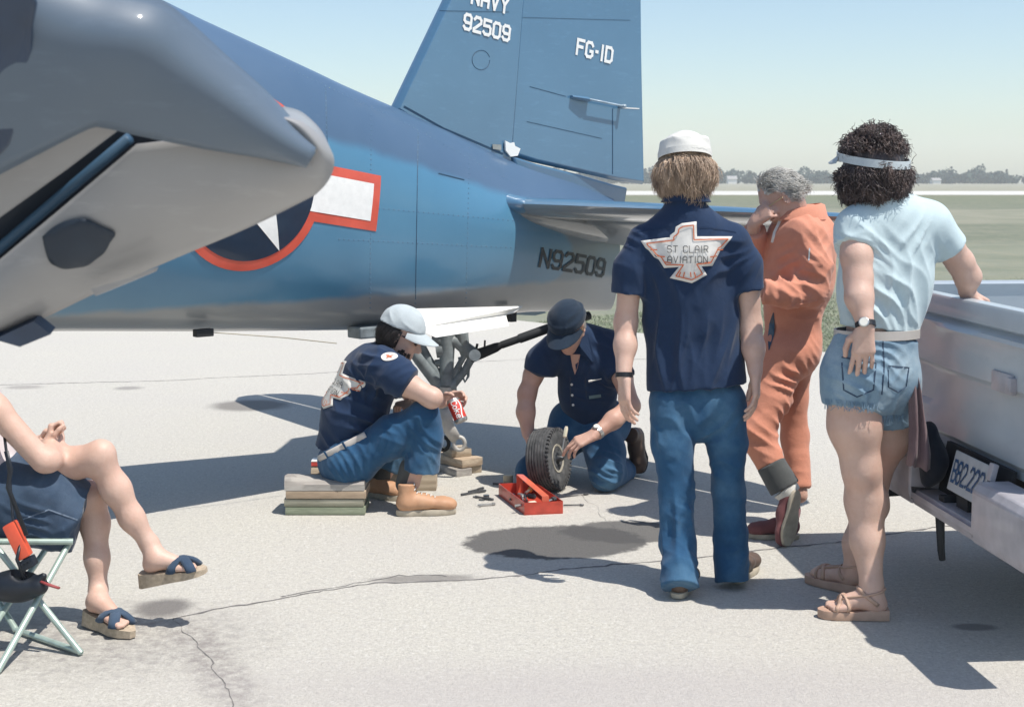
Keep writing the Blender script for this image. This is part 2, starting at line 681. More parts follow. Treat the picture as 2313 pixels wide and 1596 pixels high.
# ================================================================== THE SETTING
# ---- grass field to the horizon
def mat_field():
    m, nt, b = new_mat('mown_grass_field')
    co = texco(nt)
    sx = nt.nodes.new('ShaderNodeSeparateXYZ')
    nt.links.new(co, sx.inputs[0])
    wob = noise(nt, mapping(nt, co, sc=(0.02, 0.05, 1)), 1.0, 3)
    y = mathn(nt, 'ADD', sx.outputs[1], mathn(nt, 'MULTIPLY', mathn(nt, 'SUBTRACT', wob, 0.5), 5.0))
    f = mathn(nt, 'DIVIDE', y, 320.0)
    s = lambda Y: Y / 320.0
    g1, g2, g3, tan = (0.215, 0.232, 0.185), (0.155, 0.175, 0.140), (0.275, 0.272, 0.222), (0.37, 0.35, 0.29)
    c = ramp(nt, f, [(0.0, g1), (s(36), g1), (s(39), g2), (s(54), g2), (s(58), g3), (s(80), g3), (s(86), g2), (s(150), (0.135, 0.16, 0.10)), (s(162), (0.2, 0.2, 0.14)), (s(246), tan)])
    n1 = noise(nt, co, 2.2, 8, 0.7)
    n2 = noise(nt, co, 0.35, 5, 0.6)
    c = mixc(nt, ramp(nt, n1, [(0.35, (0, 0, 0)), (0.7, (1, 1, 1))]), c, (0.27, 0.26, 0.19))
    c = mixc(nt, ramp(nt, n2, [(0.4, (0, 0, 0)), (0.75, (0.5, 0.5, 0.5))]), c, (0.10, 0.135, 0.09))
    nt.links.new(c, b.inputs['Base Color'])
    b.inputs['Roughness'].default_value = 0.95
    b.inputs['Specular IOR Level'].default_value = 0.1
    bump(nt, b, n1, 0.8, 0.06)
    return m

def sheet(name, pts, z, mat, kind='structure'):
    return mesh_obj(name, [(p[0], p[1], z) for p in pts], [tuple(range(len(pts)))], mat, None, False, kind)

sheet('grass_field', [(-4000, -200), (4000, -200), (4000, 7000), (-4000, 7000)], -0.03, mat_field())

def mat_apron():
    m, nt, b = new_mat('apron_concrete')
    co = texco(nt)
    base = (0.47, 0.455, 0.415)
    grit = noise(nt, co, 95, 4, 0.75)
    c = ramp(nt, grit, [(0.28, (0.24, 0.228, 0.20)), (0.42, (0.485, 0.462, 0.405)), (0.6, (0.575, 0.55, 0.488)), (0.78, (0.75, 0.72, 0.645))])
    mid = noise(nt, co, 46, 4, 0.75)
    c = mixc(nt, ramp(nt, mid, [(0.30, (0.8, 0.8, 0.8)), (0.46, (0, 0, 0))]), c, (0.36, 0.345, 0.32))
    c = mixc(nt, ramp(nt, mid, [(0.54, (0, 0, 0)), (0.72, (0.8, 0.8, 0.8))]), c, (0.72, 0.705, 0.665))
    blot = noise(nt, co, 1.1, 6, 0.6)
    c = mixc(nt, ramp(nt, blot, [(0.3, (0, 0, 0)), (0.75, (0.45, 0.45, 0.45))]), c, (0.49, 0.465, 0.44))
    fine = noise(nt, co, 22, 5, 0.65)
    c = mixc(nt, ramp(nt, fine, [(0.52, (0, 0, 0)), (0.75, (0.55, 0.55, 0.55))]), c, (0.40, 0.38, 0.36))
    edge = noise(nt, co, 9, 6, 0.7)
    def stain(c, cx, cy, rx, ry, rot, col, amt, soft=0.25, ns=0.5, hole=0.0):
        q = mapping(nt, co, loc=(0, 0, 0))
        sub = nt.nodes.new('ShaderNodeVectorMath')
        sub.operation = 'SUBTRACT'
        sub.inputs[1].default_value = (cx, cy, 0)
        nt.links.new(co, sub.inputs[0])
        q = mapping(nt, sub.outputs[0], rot=(0, 0, -rot))
        q = mapping(nt, q, sc=(1 / rx, 1 / ry, 0))
        ln = nt.nodes.new('ShaderNodeVectorMath')
        ln.operation = 'LENGTH'
        nt.links.new(q, ln.inputs[0])
        d = mathn(nt, 'ADD', ln.outputs['Value'], mathn(nt, 'MULTIPLY', mathn(nt, 'SUBTRACT', edge, 0.5), ns))
        mr = nt.nodes.new('ShaderNodeMapRange')
        mr.interpolation_type = 'SMOOTHSTEP'
        mr.inputs[1].default_value = 1.0 - soft
        mr.inputs[2].default_value = 1.0 + soft
        mr.inputs[3].default_value = amt
        mr.inputs[4].default_value = 0.0
        nt.links.new(d, mr.inputs[0])
        f = mr.outputs[0]
        if hole:
            f = mathn(nt, 'MULTIPLY', f, ramp(nt, fine, [(0.35, (0.1, 0.1, 0.1)), (0.62, (1, 1, 1))]))
        return mixc(nt, f, c, col)
    def st(x, y, wx, wy, col, amt, rot=0.0, **kw):
        nonlocal c
        p = G(x, y)
        rx = abs(G(x + wx, y)[0] - p[0])
        ry = abs(G(x, y - wy)[1] - p[1])
        c = stain(c, p[0], p[1], rx, ry, rot, col, amt, **kw)
    oil = (0.085, 0.083, 0.083)
    st(1255, 1222, 205, 36, oil, 0.9, rot=0.10, soft=0.07, ns=0.5)
    st(1420, 1200, 150, 24, oil, 0.85, rot=0.05, soft=0.09, ns=0.6)
    st(565, 915, 85, 12, (0.20, 0.185, 0.17), 0.85, soft=0.3, ns=0.4)
    st(290, 876, 30, 4, (0.25, 0.235, 0.22), 0.7, soft=0.4)
    st(55, 874, 40, 4, (0.27, 0.25, 0.23), 0.6, soft=0.4)
    st(365, 1372, 60, 20, (0.14, 0.13, 0.125), 0.85, soft=0.4, ns=0.8)
    st(250, 1440, 300, 70, (0.22, 0.20, 0.19), 0.6, soft=0.6, ns=0.9, hole=1)
    st(500, 1520, 60, 90, (0.24, 0.215, 0.205), 0.75, rot=0.4, soft=0.7, ns=0.9, hole=1)
    st(960, 1305, 110, 8, (0.22, 0.205, 0.19), 0.8, rot=0.1, soft=0.4, ns=1.3)
    st(2200, 1415, 50, 8, (0.2, 0.19, 0.18), 0.8, soft=0.3, ns=0.4)
    st(1500, 1560, 900, 60, (0.42, 0.385, 0.375), 0.5, soft=0.8, ns=0.9)
    nt.links.new(c, b.inputs['Base Color'])
    b.inputs['Roughness'].default_value = 0.92
    b.inputs['Specular IOR Level'].default_value = 0.25
    h = mathn(nt, 'ADD', mathn(nt, 'MULTIPLY', grit, 0.7), mathn(nt, 'MULTIPLY', fine, 0.6))
    bump(nt, b, h, 0.75, 0.014)
    return m

APRON = mat_apron()
sheet('apron_pavement', [(-120, -40), (53.2, -40), (2.97, 13.3), (0.14, 16.3), (-85, 106.5), (-120, 106.5)], 0.0, APRON)

# cracks in the pavement: irregular dark tarry lines lying in the surface
CRACK = pbr('tar_filled_crack', (0.17, 0.16, 0.155), 0.9, var=0.35, vscale=20)
def crack(pts, w, seed, branch=0.0):
    r = np.random.default_rng(seed)
    P = [G(x, y) for x, y in pts]
    line = []
    for i in range(len(P) - 1):
        n = max(2, int(np.linalg.norm(P[i + 1] - P[i]) / 0.035))
        for j in range(n):
            line.append(lerp(P[i], P[i + 1], j / n))
    line.append(P[-1])
    line = np.array(line)
    jit = np.cumsum(r.normal(0, 0.006, (len(line), 2)), 0)
    jit -= np.linspace(0, 1, len(line))[:, None] * jit[-1]
    line[:, :2] += jit + r.normal(0, 0.004, (len(line), 2))
    vs, fs = [], []
    for i in range(len(line)):
        t = nrm(line[min(i + 1, len(line) - 1)] - line[max(0, i - 1)])
        s = V(-t[1], t[0], 0)
        k = w * 0.42 * (0.3 + 0.9 * abs(r.normal(0, 0.7)))
        vs += [line[i] + s * k * 0.5 + V(0, 0, 0.0015), line[i] - s * k * 0.5 + V(0, 0, 0.0015)]
        if i:
            fs.append((2 * i - 2, 2 * i - 1, 2 * i + 1, 2 * i))
    mesh_obj('pavement_crack', vs, fs, CRACK, None, False, 'structure')
crack([(-120, 872), (150, 865), (420, 856), (740, 840), (960, 822), (1190, 811), (1420, 812), (1700, 800)], 0.035, 3)
crack([(395, 1395), (500, 1372), (640, 1350), (760, 1330), (900, 1308), (1080, 1303), (1280, 1275), (1560, 1252), (1830, 1222), (2060, 1196), (2240, 1178), (2400, 1168)], 0.030, 5)
crack([(640, 1345), (760, 1326), (900, 1300), (1010, 1300)], 0.02, 8)
crack([(395, 1395), (430, 1440), (470, 1500), (520, 1570), (545, 1640)], 0.010, 9)
crack([(1210, 1050), (1310, 1110), (1370, 1175), (1400, 1200)], 0.006, 12)

# runway and taxiway seen as pale strips
RUN = pbr('runway_concrete', (0.56, 0.545, 0.50), 0.9, var=0.12, vscale=0.05)
sheet('runway', [(-900, 168), (900, 168), (900, 232), (-900, 232)], -0.02, RUN)

# grass tufts near the pavement edge (nobody could count them)
def grass_tufts():
    r = np.random.default_rng(4)
    n = 70000
    t = r.random(n)
    ex = 0.14 + t * 6.0
    ey = 16.3 - t * 6.0 * 3.0 / 2.83
    off = np.abs(r.normal(0, 1.0, n)) ** 1.0 * 5.0
    X = ex + off * 0.727 + r.normal(0, 0.05, n)
    Y = ey + off * 0.686 + r.normal(0, 0.05, n)
    vs = np.zeros((n, 3, 3))
    a = r.random(n) * 6.28
    h = 0.012 + r.random(n) * 0.03
    w = 0.003 + r.random(n) * 0.004
    vs[:, 0] = np.stack([X - np.cos(a) * w, Y - np.sin(a) * w, np.full(n, -0.03)], 1)
    vs[:, 1] = np.stack([X + np.cos(a) * w, Y + np.sin(a) * w, np.full(n, -0.03)], 1)
    vs[:, 2] = np.stack([X + r.normal(0, 0.04, n), Y + r.normal(0, 0.04, n), h - 0.03], 1)
    m, nt, b = new_mat('grass_blades')
    co = texco(nt)
    c = ramp(nt, noise(nt, co, 1.6, 5, 0.7), [(0.3, (0.16, 0.21, 0.12)), (0.55, (0.25, 0.28, 0.18)), (0.75, (0.38, 0.36, 0.25))])
    nt.links.new(c, b.inputs['Base Color'])
    b.inputs['Roughness'].default_value = 0.8
    mesh_obj('grass', vs.reshape(-1, 3), np.arange(3 * n).reshape(-1, 3), m, None, False, 'stuff')
grass_tufts()

# far line of trees across the airfield, one mass of foliage
def tree_line():
    r = np.random.default_rng(21)
    cs = []
    X = -430.0
    while X < 430:
        Yt = 850 + r.uniform(-40, 60)
        hgt = 0.76 * r.choice([5.5, 7.0, 8.5, 10, 12.5], p=[0.3, 0.32, 0.24, 0.11, 0.03]) * r.uniform(0.85, 1.15)
        wd = hgt * r.uniform(0.6, 1.1)
        k = int(160 + hgt * 30)
        u = r.normal(size=(k, 3))
        u /= np.linalg.norm(u, axis=1)[:, None]
        rad = r.random(k) ** 0.4
        lob = 1 + 0.25 * np.sin(u[:, 0] * 5 + X) + 0.25 * np.cos(u[:, 2] * 6 + X)
        p = u * (rad * lob)[:, None] * np.array([wd, wd, hgt * 0.52])
        p += np.array([X, Yt, hgt * 0.5])
        p[:, 2] = np.maximum(p[:, 2], r.uniform(0.2, 1.4, k))
        cs.append(p)
        X += wd * r.uniform(0.22, 0.6) + (r.uniform(1, 4) if r.random() < 0.03 else 0)
    P = np.concatenate(cs)
    n = len(P)
    s = r.uniform(0.3, 0.75, n)
    a = r.normal(size=(n, 3))
    a /= np.linalg.norm(a, axis=1)[:, None]
    b = np.cross(a, r.normal(size=(n, 3)))
    b /= np.linalg.norm(b, axis=1)[:, None]
    vs = np.stack([P - a * s[:, None] - b * s[:, None], P + a * s[:, None] - b * s[:, None], P + a * s[:, None] + b * s[:, None], P - a * s[:, None] + b * s[:, None]], 1)
    m, nt, bs = new_mat('far_foliage')
    c = ramp(nt, noise(nt, texco(nt), 0.08, 4), [(0.35, (0.022, 0.045, 0.040)), (0.65, (0.045, 0.075, 0.060))])
    nt.links.new(c, bs.inputs['Base Color'])
    bs.inputs['Roughness'].default_value = 0.9
    mesh_obj('tree_line', vs.reshape(-1, 3), np.arange(4 * n).reshape(-1, 4), m, None, False, 'stuff')
tree_line()

# a few pale farm buildings in front of the far trees
HW = pbr('far_white_boards', (0.7, 0.69, 0.66), 0.8, var=0.05)
HR = pbr('far_grey_roof', (0.32, 0.31, 0.30), 0.8, var=0.1)
def barn(x, y0, Y, w, h, roofh, label):
    p = G(x, y0)
    X = D(x, y0, Y)[0]
    t = root('farm_building', label, 'building', (X, Y, 0), 'far farm buildings')
    MB().box((X, Y, h / 2), (1, 0, 0), (0, 1, 0), (0, 0, 1), w / 2, 3, h / 2).build('wall', HW, t)
    m = MB()
    m.loft([[V(X - w / 2 - .3, Y - 3.4, h), V(X - w / 2 - .3, Y, h + roofh), V(X - w / 2 - .3, Y + 3.4, h)],
            [V(X + w / 2 + .3, Y - 3.4, h), V(X + w / 2 + .3, Y, h + roofh), V(X + w / 2 + .3, Y + 3.4, h)]])
    m.build('roof', HR, t)
barn(1652, 410, 800, 5, 2.6, 1.8, 'small white farm building among far trees right of the white cap')
barn(2112, 411, 800, 4.5, 2.0, 1.3, 'low white building by far trees right of the curly hair')

# thin summer air that fades the far trees
def haze():
    bm = bmesh.new()
    bmesh.ops.create_cube(bm, size=2)
    for v in bm.verts:
        v.co = Vector((v.co.x * 1500, v.co.y * 750 + 700, v.co.z * 21 + 19))
    me = bpy.data.meshes.new('haze')
    bm.to_mesh(me)
    bm.free()
    m = bpy.data.materials.new('summer_haze')
    m.use_nodes = True
    nt = m.node_tree
    nt.nodes.remove(nt.nodes['Principled BSDF'])
    pv = nt.nodes.new('ShaderNodeVolumePrincipled')
    pv.inputs['Color'].default_value = (0.95, 0.98, 1.0, 1)
    pv.inputs['Density'].default_value = 0.0004
    nt.links.new(pv.outputs[0], nt.nodes['Material Output'].inputs['Volume'])
    me.materials.append(m)
    o = bpy.data.objects.new('haze', me)
    COL.objects.link(o)
    o['kind'] = 'stuff'
USE_HAZE = True
if USE_HAZE:
    haze()
# ================================================================== THE BLUE AIRCRAFT
YAW = math.radians(49.0)                       # heading of the tail, measured from the camera's right
TD = V(math.sin(YAW), math.cos(YAW), 0)        # towards the tail
TP = V(math.cos(YAW), -math.sin(YAW), 0)       # towards the port side
TD, TP = V(math.cos(math.radians(41)), math.sin(math.radians(41)), 0), V(math.sin(math.radians(41)), -math.cos(math.radians(41)), 0)
TA = V(-0.357, 7.85, 0)                         # ground point under the tail gear
UP = V(0, 0, 1)
TILT = math.radians(8.3)
TDT = TD * math.cos(TILT) - UP * math.sin(TILT)   # tilted fuselage axis, towards the tail
TUT = UP * math.cos(TILT) + TD * math.sin(TILT)

def L(t, lat, z):
    return TA + TD * t + TP * lat + UP * z
def CPL(x, y):
    """photograph point on the aircraft's centre plane -> (t, z)"""
    p = PLN(x, y, TA, TP)
    return np.dot(p - TA, TD), p[2]

def mat_paint(name, c_lo, c_hi, coat=1.0, rough=0.34, ior=1.65):
    m, nt, b = new_mat(name)
    co = texco(nt)
    f = noise(nt, co, 1.6, 6, 0.6)
    c = ramp(nt, f, [(0.3, c_lo), (0.7, c_hi)])
    s = noise(nt, mapping(nt, co, sc=(1, 1, 4)), 9, 6, 0.7)
    c = mixc(nt, ramp(nt, s, [(0.55, (0, 0, 0)), (0.8, (0.28, 0.28, 0.28))]), c, tuple(min(1, v * 1.6 + 0.02) for v in c_hi))
    nt.links.new(c, b.inputs['Base Color'])
    b.inputs['Roughness'].default_value = rough
    b.inputs['Coat Weight'].default_value = coat
    b.inputs['Coat Roughness'].default_value = 0.10
    b.inputs['Coat IOR'].default_value = ior
    w = noise(nt, co, 2.4, 3, 0.5)
    bump(nt, b, w, 0.12, 0.02)
    return m
def mat_fuselage():
    # three soft-edged colours: dull blue above, lighter blue sides, pale grey below and under the tailplane
    m, nt, b = new_mat('three_tone_fuselage_paint')
    co = texco(nt)
    sx = nt.nodes.new('ShaderNodeSeparateXYZ')
    nt.links.new(co, sx.inputs[0])
    t = mathn(nt, 'ADD', mathn(nt, 'MULTIPLY', sx.outputs[0], float(TD[0])), mathn(nt, 'MULTIPLY', sx.outputs[1], float(TD[1])))
    z = sx.outputs[2]
    f = noise(nt, co, 1.6, 6, 0.6)
    wob = mathn(nt, 'MULTIPLY', mathn(nt, 'SUBTRACT', noise(nt, co, 4.0, 4), 0.5), 0.06)
    z = mathn(nt, 'ADD', z, wob)
    def step(val, lo, hi):
        mr = nt.nodes.new('ShaderNodeMapRange')
        mr.interpolation_type = 'SMOOTHSTEP'
        mr.inputs[1].default_value = lo
        mr.inputs[2].default_value = hi
        nt.links.new(val, mr.inputs[0])
        return mr.outputs[0]
    side = ramp(nt, f, [(0.3, (0.062, 0.185, 0.300)), (0.7, (0.082, 0.220, 0.340))])
    topc = ramp(nt, f, [(0.3, (0.060, 0.112, 0.188)), (0.7, (0.078, 0.134, 0.214))])
    grey = ramp(nt, f, [(0.3, (0.215, 0.23, 0.24)), (0.7, (0.265, 0.28, 0.287))])
    # upper border drops towards the tail
    up = step(mathn(nt, 'ADD', z, mathn(nt, 'MULTIPLY', t, ZU[1])), ZU[0] - 0.03, ZU[0] + 0.03)
    c = mixc(nt, up, side, topc)
    aft = mathn(nt, 'SUBTRACT', t, mathn(nt, 'SUBTRACT', AFT[0], mathn(nt, 'MULTIPLY', mathn(nt, 'POWER', mathn(nt, 'SUBTRACT', z, AFT[1]), 2.0), AFT[2])))
    aft = mathn(nt, 'MULTIPLY', step(aft, -0.03, 0.03), step(mathn(nt, 'MULTIPLY', z, -1.0), -1.46, -1.42))
    low = step(mathn(nt, 'MULTIPLY', z, -1.0), -ZL - 0.022, -ZL + 0.022)
    c = mixc(nt, aft, c, ramp(nt, f, [(0.3, (0.115, 0.165, 0.205)), (0.7, (0.145, 0.20, 0.24))]))
    c = mixc(nt, low, c, grey)
    s = noise(nt, mapping(nt, co, sc=(1, 1, 4)), 9, 6, 0.7)
    c = mixc(nt, ramp(nt, s, [(0.6, (0, 0, 0)), (0.8, (0.16, 0.16, 0.16))]), c, (0.2, 0.26, 0.32))
    nt.links.new(c, b.inputs['Base Color'])
    b.inputs['Roughness'].default_value = 0.36
    b.inputs['Coat Weight'].default_value = 0.55
    b.inputs['Coat Roughness'].default_value = 0.16
    b.inputs['Coat IOR'].default_value = 1.5
    bump(nt, b, noise(nt, co, 2.4, 3, 0.5), 0.12, 0.02)
    return m
BLUE = mat_paint('faded_sea_blue_paint', (0.062, 0.152, 0.250), (0.078, 0.180, 0.288))
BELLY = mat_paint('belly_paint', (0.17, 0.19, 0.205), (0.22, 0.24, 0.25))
WHITE = pbr('white_paint', (0.80, 0.79, 0.75), 0.45, var=0.04, coat=0.3)
MARKW = pbr('marking_white', (0.78, 0.77, 0.74), 0.5, var=0.05, vscale=30, coat=0.4)
MARKR = pbr('marking_red', (0.60, 0.085, 0.05), 0.5, var=0.12, coat=0.4)
MARKN = pbr('marking_navy', (0.006, 0.020, 0.045), 0.4, var=0.2, coat=0.6)
BLACKT = pbr('black_lettering', (0.012, 0.022, 0.032), 0.5, var=0.2)
LINE = pbr('panel_gap', (0.032, 0.083, 0.145), 0.6, var=0.1)
GEARM = pbr('gear_grey_paint', (0.20, 0.23, 0.24), 0.5, var=0.3, vscale=18, bscale=60, bstr=0.15)
STEEL = pbr('worn_steel', (0.42, 0.41, 0.39), 0.35, metal=0.75, var=0.2, vscale=30)
PALE = pbr('pale_grey_casting', (0.50, 0.48, 0.44), 0.5, var=0.15, vscale=14)
RUBBER = pbr('black_rubber', (0.018, 0.02, 0.022), 0.7, var=0.3)

plane = root('fighter_aircraft', 'blue propeller fighter with white-barred star roundel, its tail propped on wooden blocks', 'aircraft', TA)

top = [CPL(*p) for p in [(-260, -250), (60, -110), (330, -4), (416, 38), (560, 103), (734, 182), (892, 246), (1000, 292), (1140, 353), (1250, 384), (1402, 424), (1470, 448)]]
bot = [CPL(*p) for p in [(-260, 748), (0, 748), (130, 746), (450, 747), (800, 744), (900, 735), (1050, 716), (1180, 704), (1400, 700), (1500, 690)]]
def interp(tab, t):
    return float(np.interp(t, [a for a, _ in tab], [b for _, b in tab]))
T0, T1 = -3.9, 1.25
HWID = [(-3.9, 0.60), (-2.4, 0.55), (-1.3, 0.47), (-0.5, 0.385), (0.0, 0.335), (0.5, 0.275), (0.9, 0.20), (1.25, 0.10)]
STAB_Z = 1.475
def section(t, n=48):
    zt, zb, w = interp(top, t), interp(bot, t), interp(HWID, t)
    tail = np.clip((t + 0.9) / 1.5, 0, 1)
    zm_mid = lerp(zt, zb, 0.46)
    zm = lerp(zm_mid, min(STAB_Z - 0.03, zt - 0.03) - 0.25 * (min(STAB_Z, zt) - zb), tail * 0.8)
    pt = lerp(2.25, 1.25, tail)          # upper outline grows pointed towards the fin
    pb = lerp(2.5, 2.3, tail)
    ring = []
    for k in range(n):
        a = 2 * math.pi * k / n
        ca, sa = math.cos(a), math.sin(a)
        if sa >= 0:
            lat = w * abs(ca) ** (2 / pt) * (1 if ca >= 0 else -1)
            z = zm + (zt - zm) * abs(sa) ** (2 / pt)
        else:
            lat = w * abs(ca) ** (2 / pb) * (1 if ca >= 0 else -1)
            z = zm - (zm - zb) * abs(sa) ** (2 / pb)
        ring.append(L(t, lat, z))
    return ring
fm = MB()
fm.loft([section(t) for t in np.linspace(T0, T1, 60)])
fus = fm.build('fuselage', None, plane, smooth=True, auto=50)
FB = world_bvh(fus)
def on(bvh, x, y, off=0.004):
    o = np.array([0, 0, CAM_H])
    r = nrm(ray(x, y))
    h = bvh.ray_cast(Vector(o), Vector(r))
    return None if h[0] is None else np.array(h[0]) - r * off
def tz(x, y):
    p = on(FB, x, y, 0.0)
    return np.dot(p - TA, TD), p[2]
_a, _b = tz(775, 322), tz(1100, 425)
_k = (_a[1] - _b[1]) / (_b[0] - _a[0])
ZU = (_a[1] + _k * _a[0], _k)
ZL = tz(700, 676)[1]
_v, _w = tz(1292, 575), tz(1186, 478)
AFT = (_v[0], _v[1], (_v[0] - _w[0]) / max(0.02, (_w[1] - _v[1]) ** 2))
fus.data.materials.append(mat_fuselage())

# fin and rudder
def finplate(name, outline, mat, thick, H0=None, hd=None, ang=0.0, le=None):
    """outline: photograph points on the (possibly turned) plane; thickness falls off towards leading and trailing edges"""
    n = TP
    if H0 is not None:
        e = TDT * math.cos(ang) + TP * math.sin(ang)
        n = nrm(np.cross(e, hd))
        if np.dot(n, TP) < 0:
            n = -n
        p0 = H0
    else:
        p0 = TA
    P = [PLN(x, y, p0, n) for x, y in outline]
    m = MB()
    c = sum(P) / len(P)
    inner = [c + (p - c) * 0.965 for p in P]
    ths = thick
    vs = [p + n * 0.004 for p in P] + [p - n * 0.004 for p in P] + [p + n * ths for p in inner] + [p - n * ths for p in inner]
    k = len(P)
    fs = []
    for i in range(k):
        j = (i + 1) % k
        fs += [(i, j, j + k, i + k), (i, j, j + 2 * k, i + 2 * k), (i + k, j + k, j + 3 * k, i + 3 * k)]
    fs += [tuple(range(2 * k, 3 * k)), tuple(range(3 * k, 4 * k))]
    m.add(vs, fs)
    o = m.build(name, mat, plane, auto=25)
    bevel(o, 0.006, 2, 20)
    return o, n, p0
hb = (1146, 349)
ht = (1186, -170)
fin, fn_n, fn_p = finplate('fin', [(884, 250), (1004, 0), (1082, -172), ht, (1166, 90), hb, (1146, 372), (1040, 330), (940, 285)], BLUE, 0.045)
H0 = PLN(*hb, TA, TP)
HD = nrm(PLN(*ht, TA, TP) - H0)
RANG = math.radians(5)
rud, rn, rp = finplate('rudder', [(1141, 348), (1161, 90), (1181, -170), (1441, -172), (1444, 120), (1450, 417), (1384, 407), (1366, 403), (1199, 366)], BLUE, 0.035, H0, HD, RANG)
fmd = MB()
FINB = world_bvh(fin)
RUDB = world_bvh(rud)

def ribbon(name, pts, bvh, w, mat, parent, off=0.003, n=14):
    vs, fs = [], []
    P = []
    for i in range(len(pts) - 1):
        for j in range(n):
            q = on(bvh, lerp(pts[i][0], pts[i + 1][0], j / n), lerp(pts[i][1], pts[i + 1][1], j / n), off)
            if q is not None:
                P.append(q)
    if len(P) < 3:
        return
    for i, p in enumerate(P):
        t = nrm(P[min(i + 1, len(P) - 1)] - P[max(0, i - 1)])
        s = nrm(np.cross(t, nrm(p - np.array([0, 0, CAM_H]))))
        vs += [p + s * w / 2, p - s * w / 2]
        if i:
            fs.append((2 * i - 2, 2 * i - 1, 2 * i + 1, 2 * i))
    mesh_obj(name, vs, fs, mat, parent)

# trim tab joint, panel joints, actuator fairing on the rudder
ribbon('panel_joint', [(1383, 246), (1383, 405)], RUDB, 0.006, LINE, rud)
ribbon('panel_joint', [(1397, 243), (1447, 246)], RUDB, 0.007, MARKW, rud)  # tab's top joint, its highlight painted in as a white line
ribbon('panel_joint', [(1196, 196), (1284, 220)], RUDB, 0.004, LINE, rud)
ribbon('panel_joint', [(1190, 275), (1372, 316)], RUDB, 0.004, LINE, rud)
ribbon('panel_joint', [(1180, 40), (1442, 47)], RUDB, 0.003, LINE, rud)
ribbon('panel_joint', [(945, 24), (1165, 28)], FINB, 0.0035, LINE, fin)
ribbon('panel_joint', [(912, 241), (1000, 290), (1080, 324), (1140, 350)], FINB, 0.012, LINE, fin)
ribbon('panel_joint', [(1148, 345), (1168, 90), (1176, 0)], RUDB, 0.005, LINE, rud)
# round access panel on the fin
_p = [(1086 + 20 * math.cos(a), 136 + 22 * math.sin(a)) for a in np.linspace(0, 6.283, 25)]
ribbon('access_panel_joint', _p, FINB, 0.0035, LINE, fin, n=1)
# tab actuator horn: thin strut standing off the rudder with its shadow
a0, a1 = on(RUDB, 1287, 219, 0.0), on(RUDB, 1398, 241, 0.0)
m = MB()
m.loft([[a0 + rn * q + HD * w for q, w in ((-.01, -.008), (.02, -.006), (.03, 0.0), (.02, .008), (-.01, .008))],
        [lerp(a0, a1, .25) + rn * q + HD * w for q, w in ((-.01, -.012), (.04, -.010), (.05, 0.0), (.04, .012), (-.01, .012))],
        [lerp(a0, a1, .36) + rn * q + HD * w for q, w in ((-.01, -.010), (.03, -.008), (.04, 0.0), (.03, .010), (-.01, .010))]])
m.build('actuator_fairing', BLUE, rud, auto=40)
m = MB()
m.tube([lerp(a0, a1, .3) + rn * 0.045, lerp(a0, a1, .98) + rn * 0.045], 0.006, 8)
m.tube([a1 + rn * 0.055, a1 - rn * 0.01], 0.011, 8)
m.build('actuator_rod', pbr('rod_grey', (.34, .42, .48), .4, coat=.3), rud, smooth=True)
# white fairing at the rudder foot, and placard
p = D(1148, 334, 8.0)
q0 = PLN(1138, 350, TA + TP * 0.05, TP)
m = MB()
m.plate([PLN(x, y, TA + TP * 0.050, TP) for x, y in [(1138, 318), (1150, 324), (1158, 322), (1160, 330), (1172, 336), (1166, 352), (1150, 354), (1139, 340)]], TP * 0.012)
m.build('hinge_fairing', WHITE, plane)
m = MB()
m.plate([PLN(x, y, TA + TP * 0.050, TP) for x, y in [(1111, 326), (1131, 327), (1131, 339), (1112, 337)]], TP * 0.004)
m.build('data_plate', STEEL, plane)

# tail cone stub behind the fin root, under the rudder
m = MB()
stub = [(1142, 352), (1199, 371), (1290, 393), (1368, 416), (1402, 424), (1402, 462), (1300, 462), (1180, 446)]
P = [PLN(x, y, TA, TP) for x, y in stub]
m.loft([[p + TP * (0.060 if i < 5 else 0.035) for i, p in enumerate(P)], [p - TP * 0.060 for p in P]])
o = m.build('tail_cone', BLUE, plane)
bevel(o, 0.012, 2)

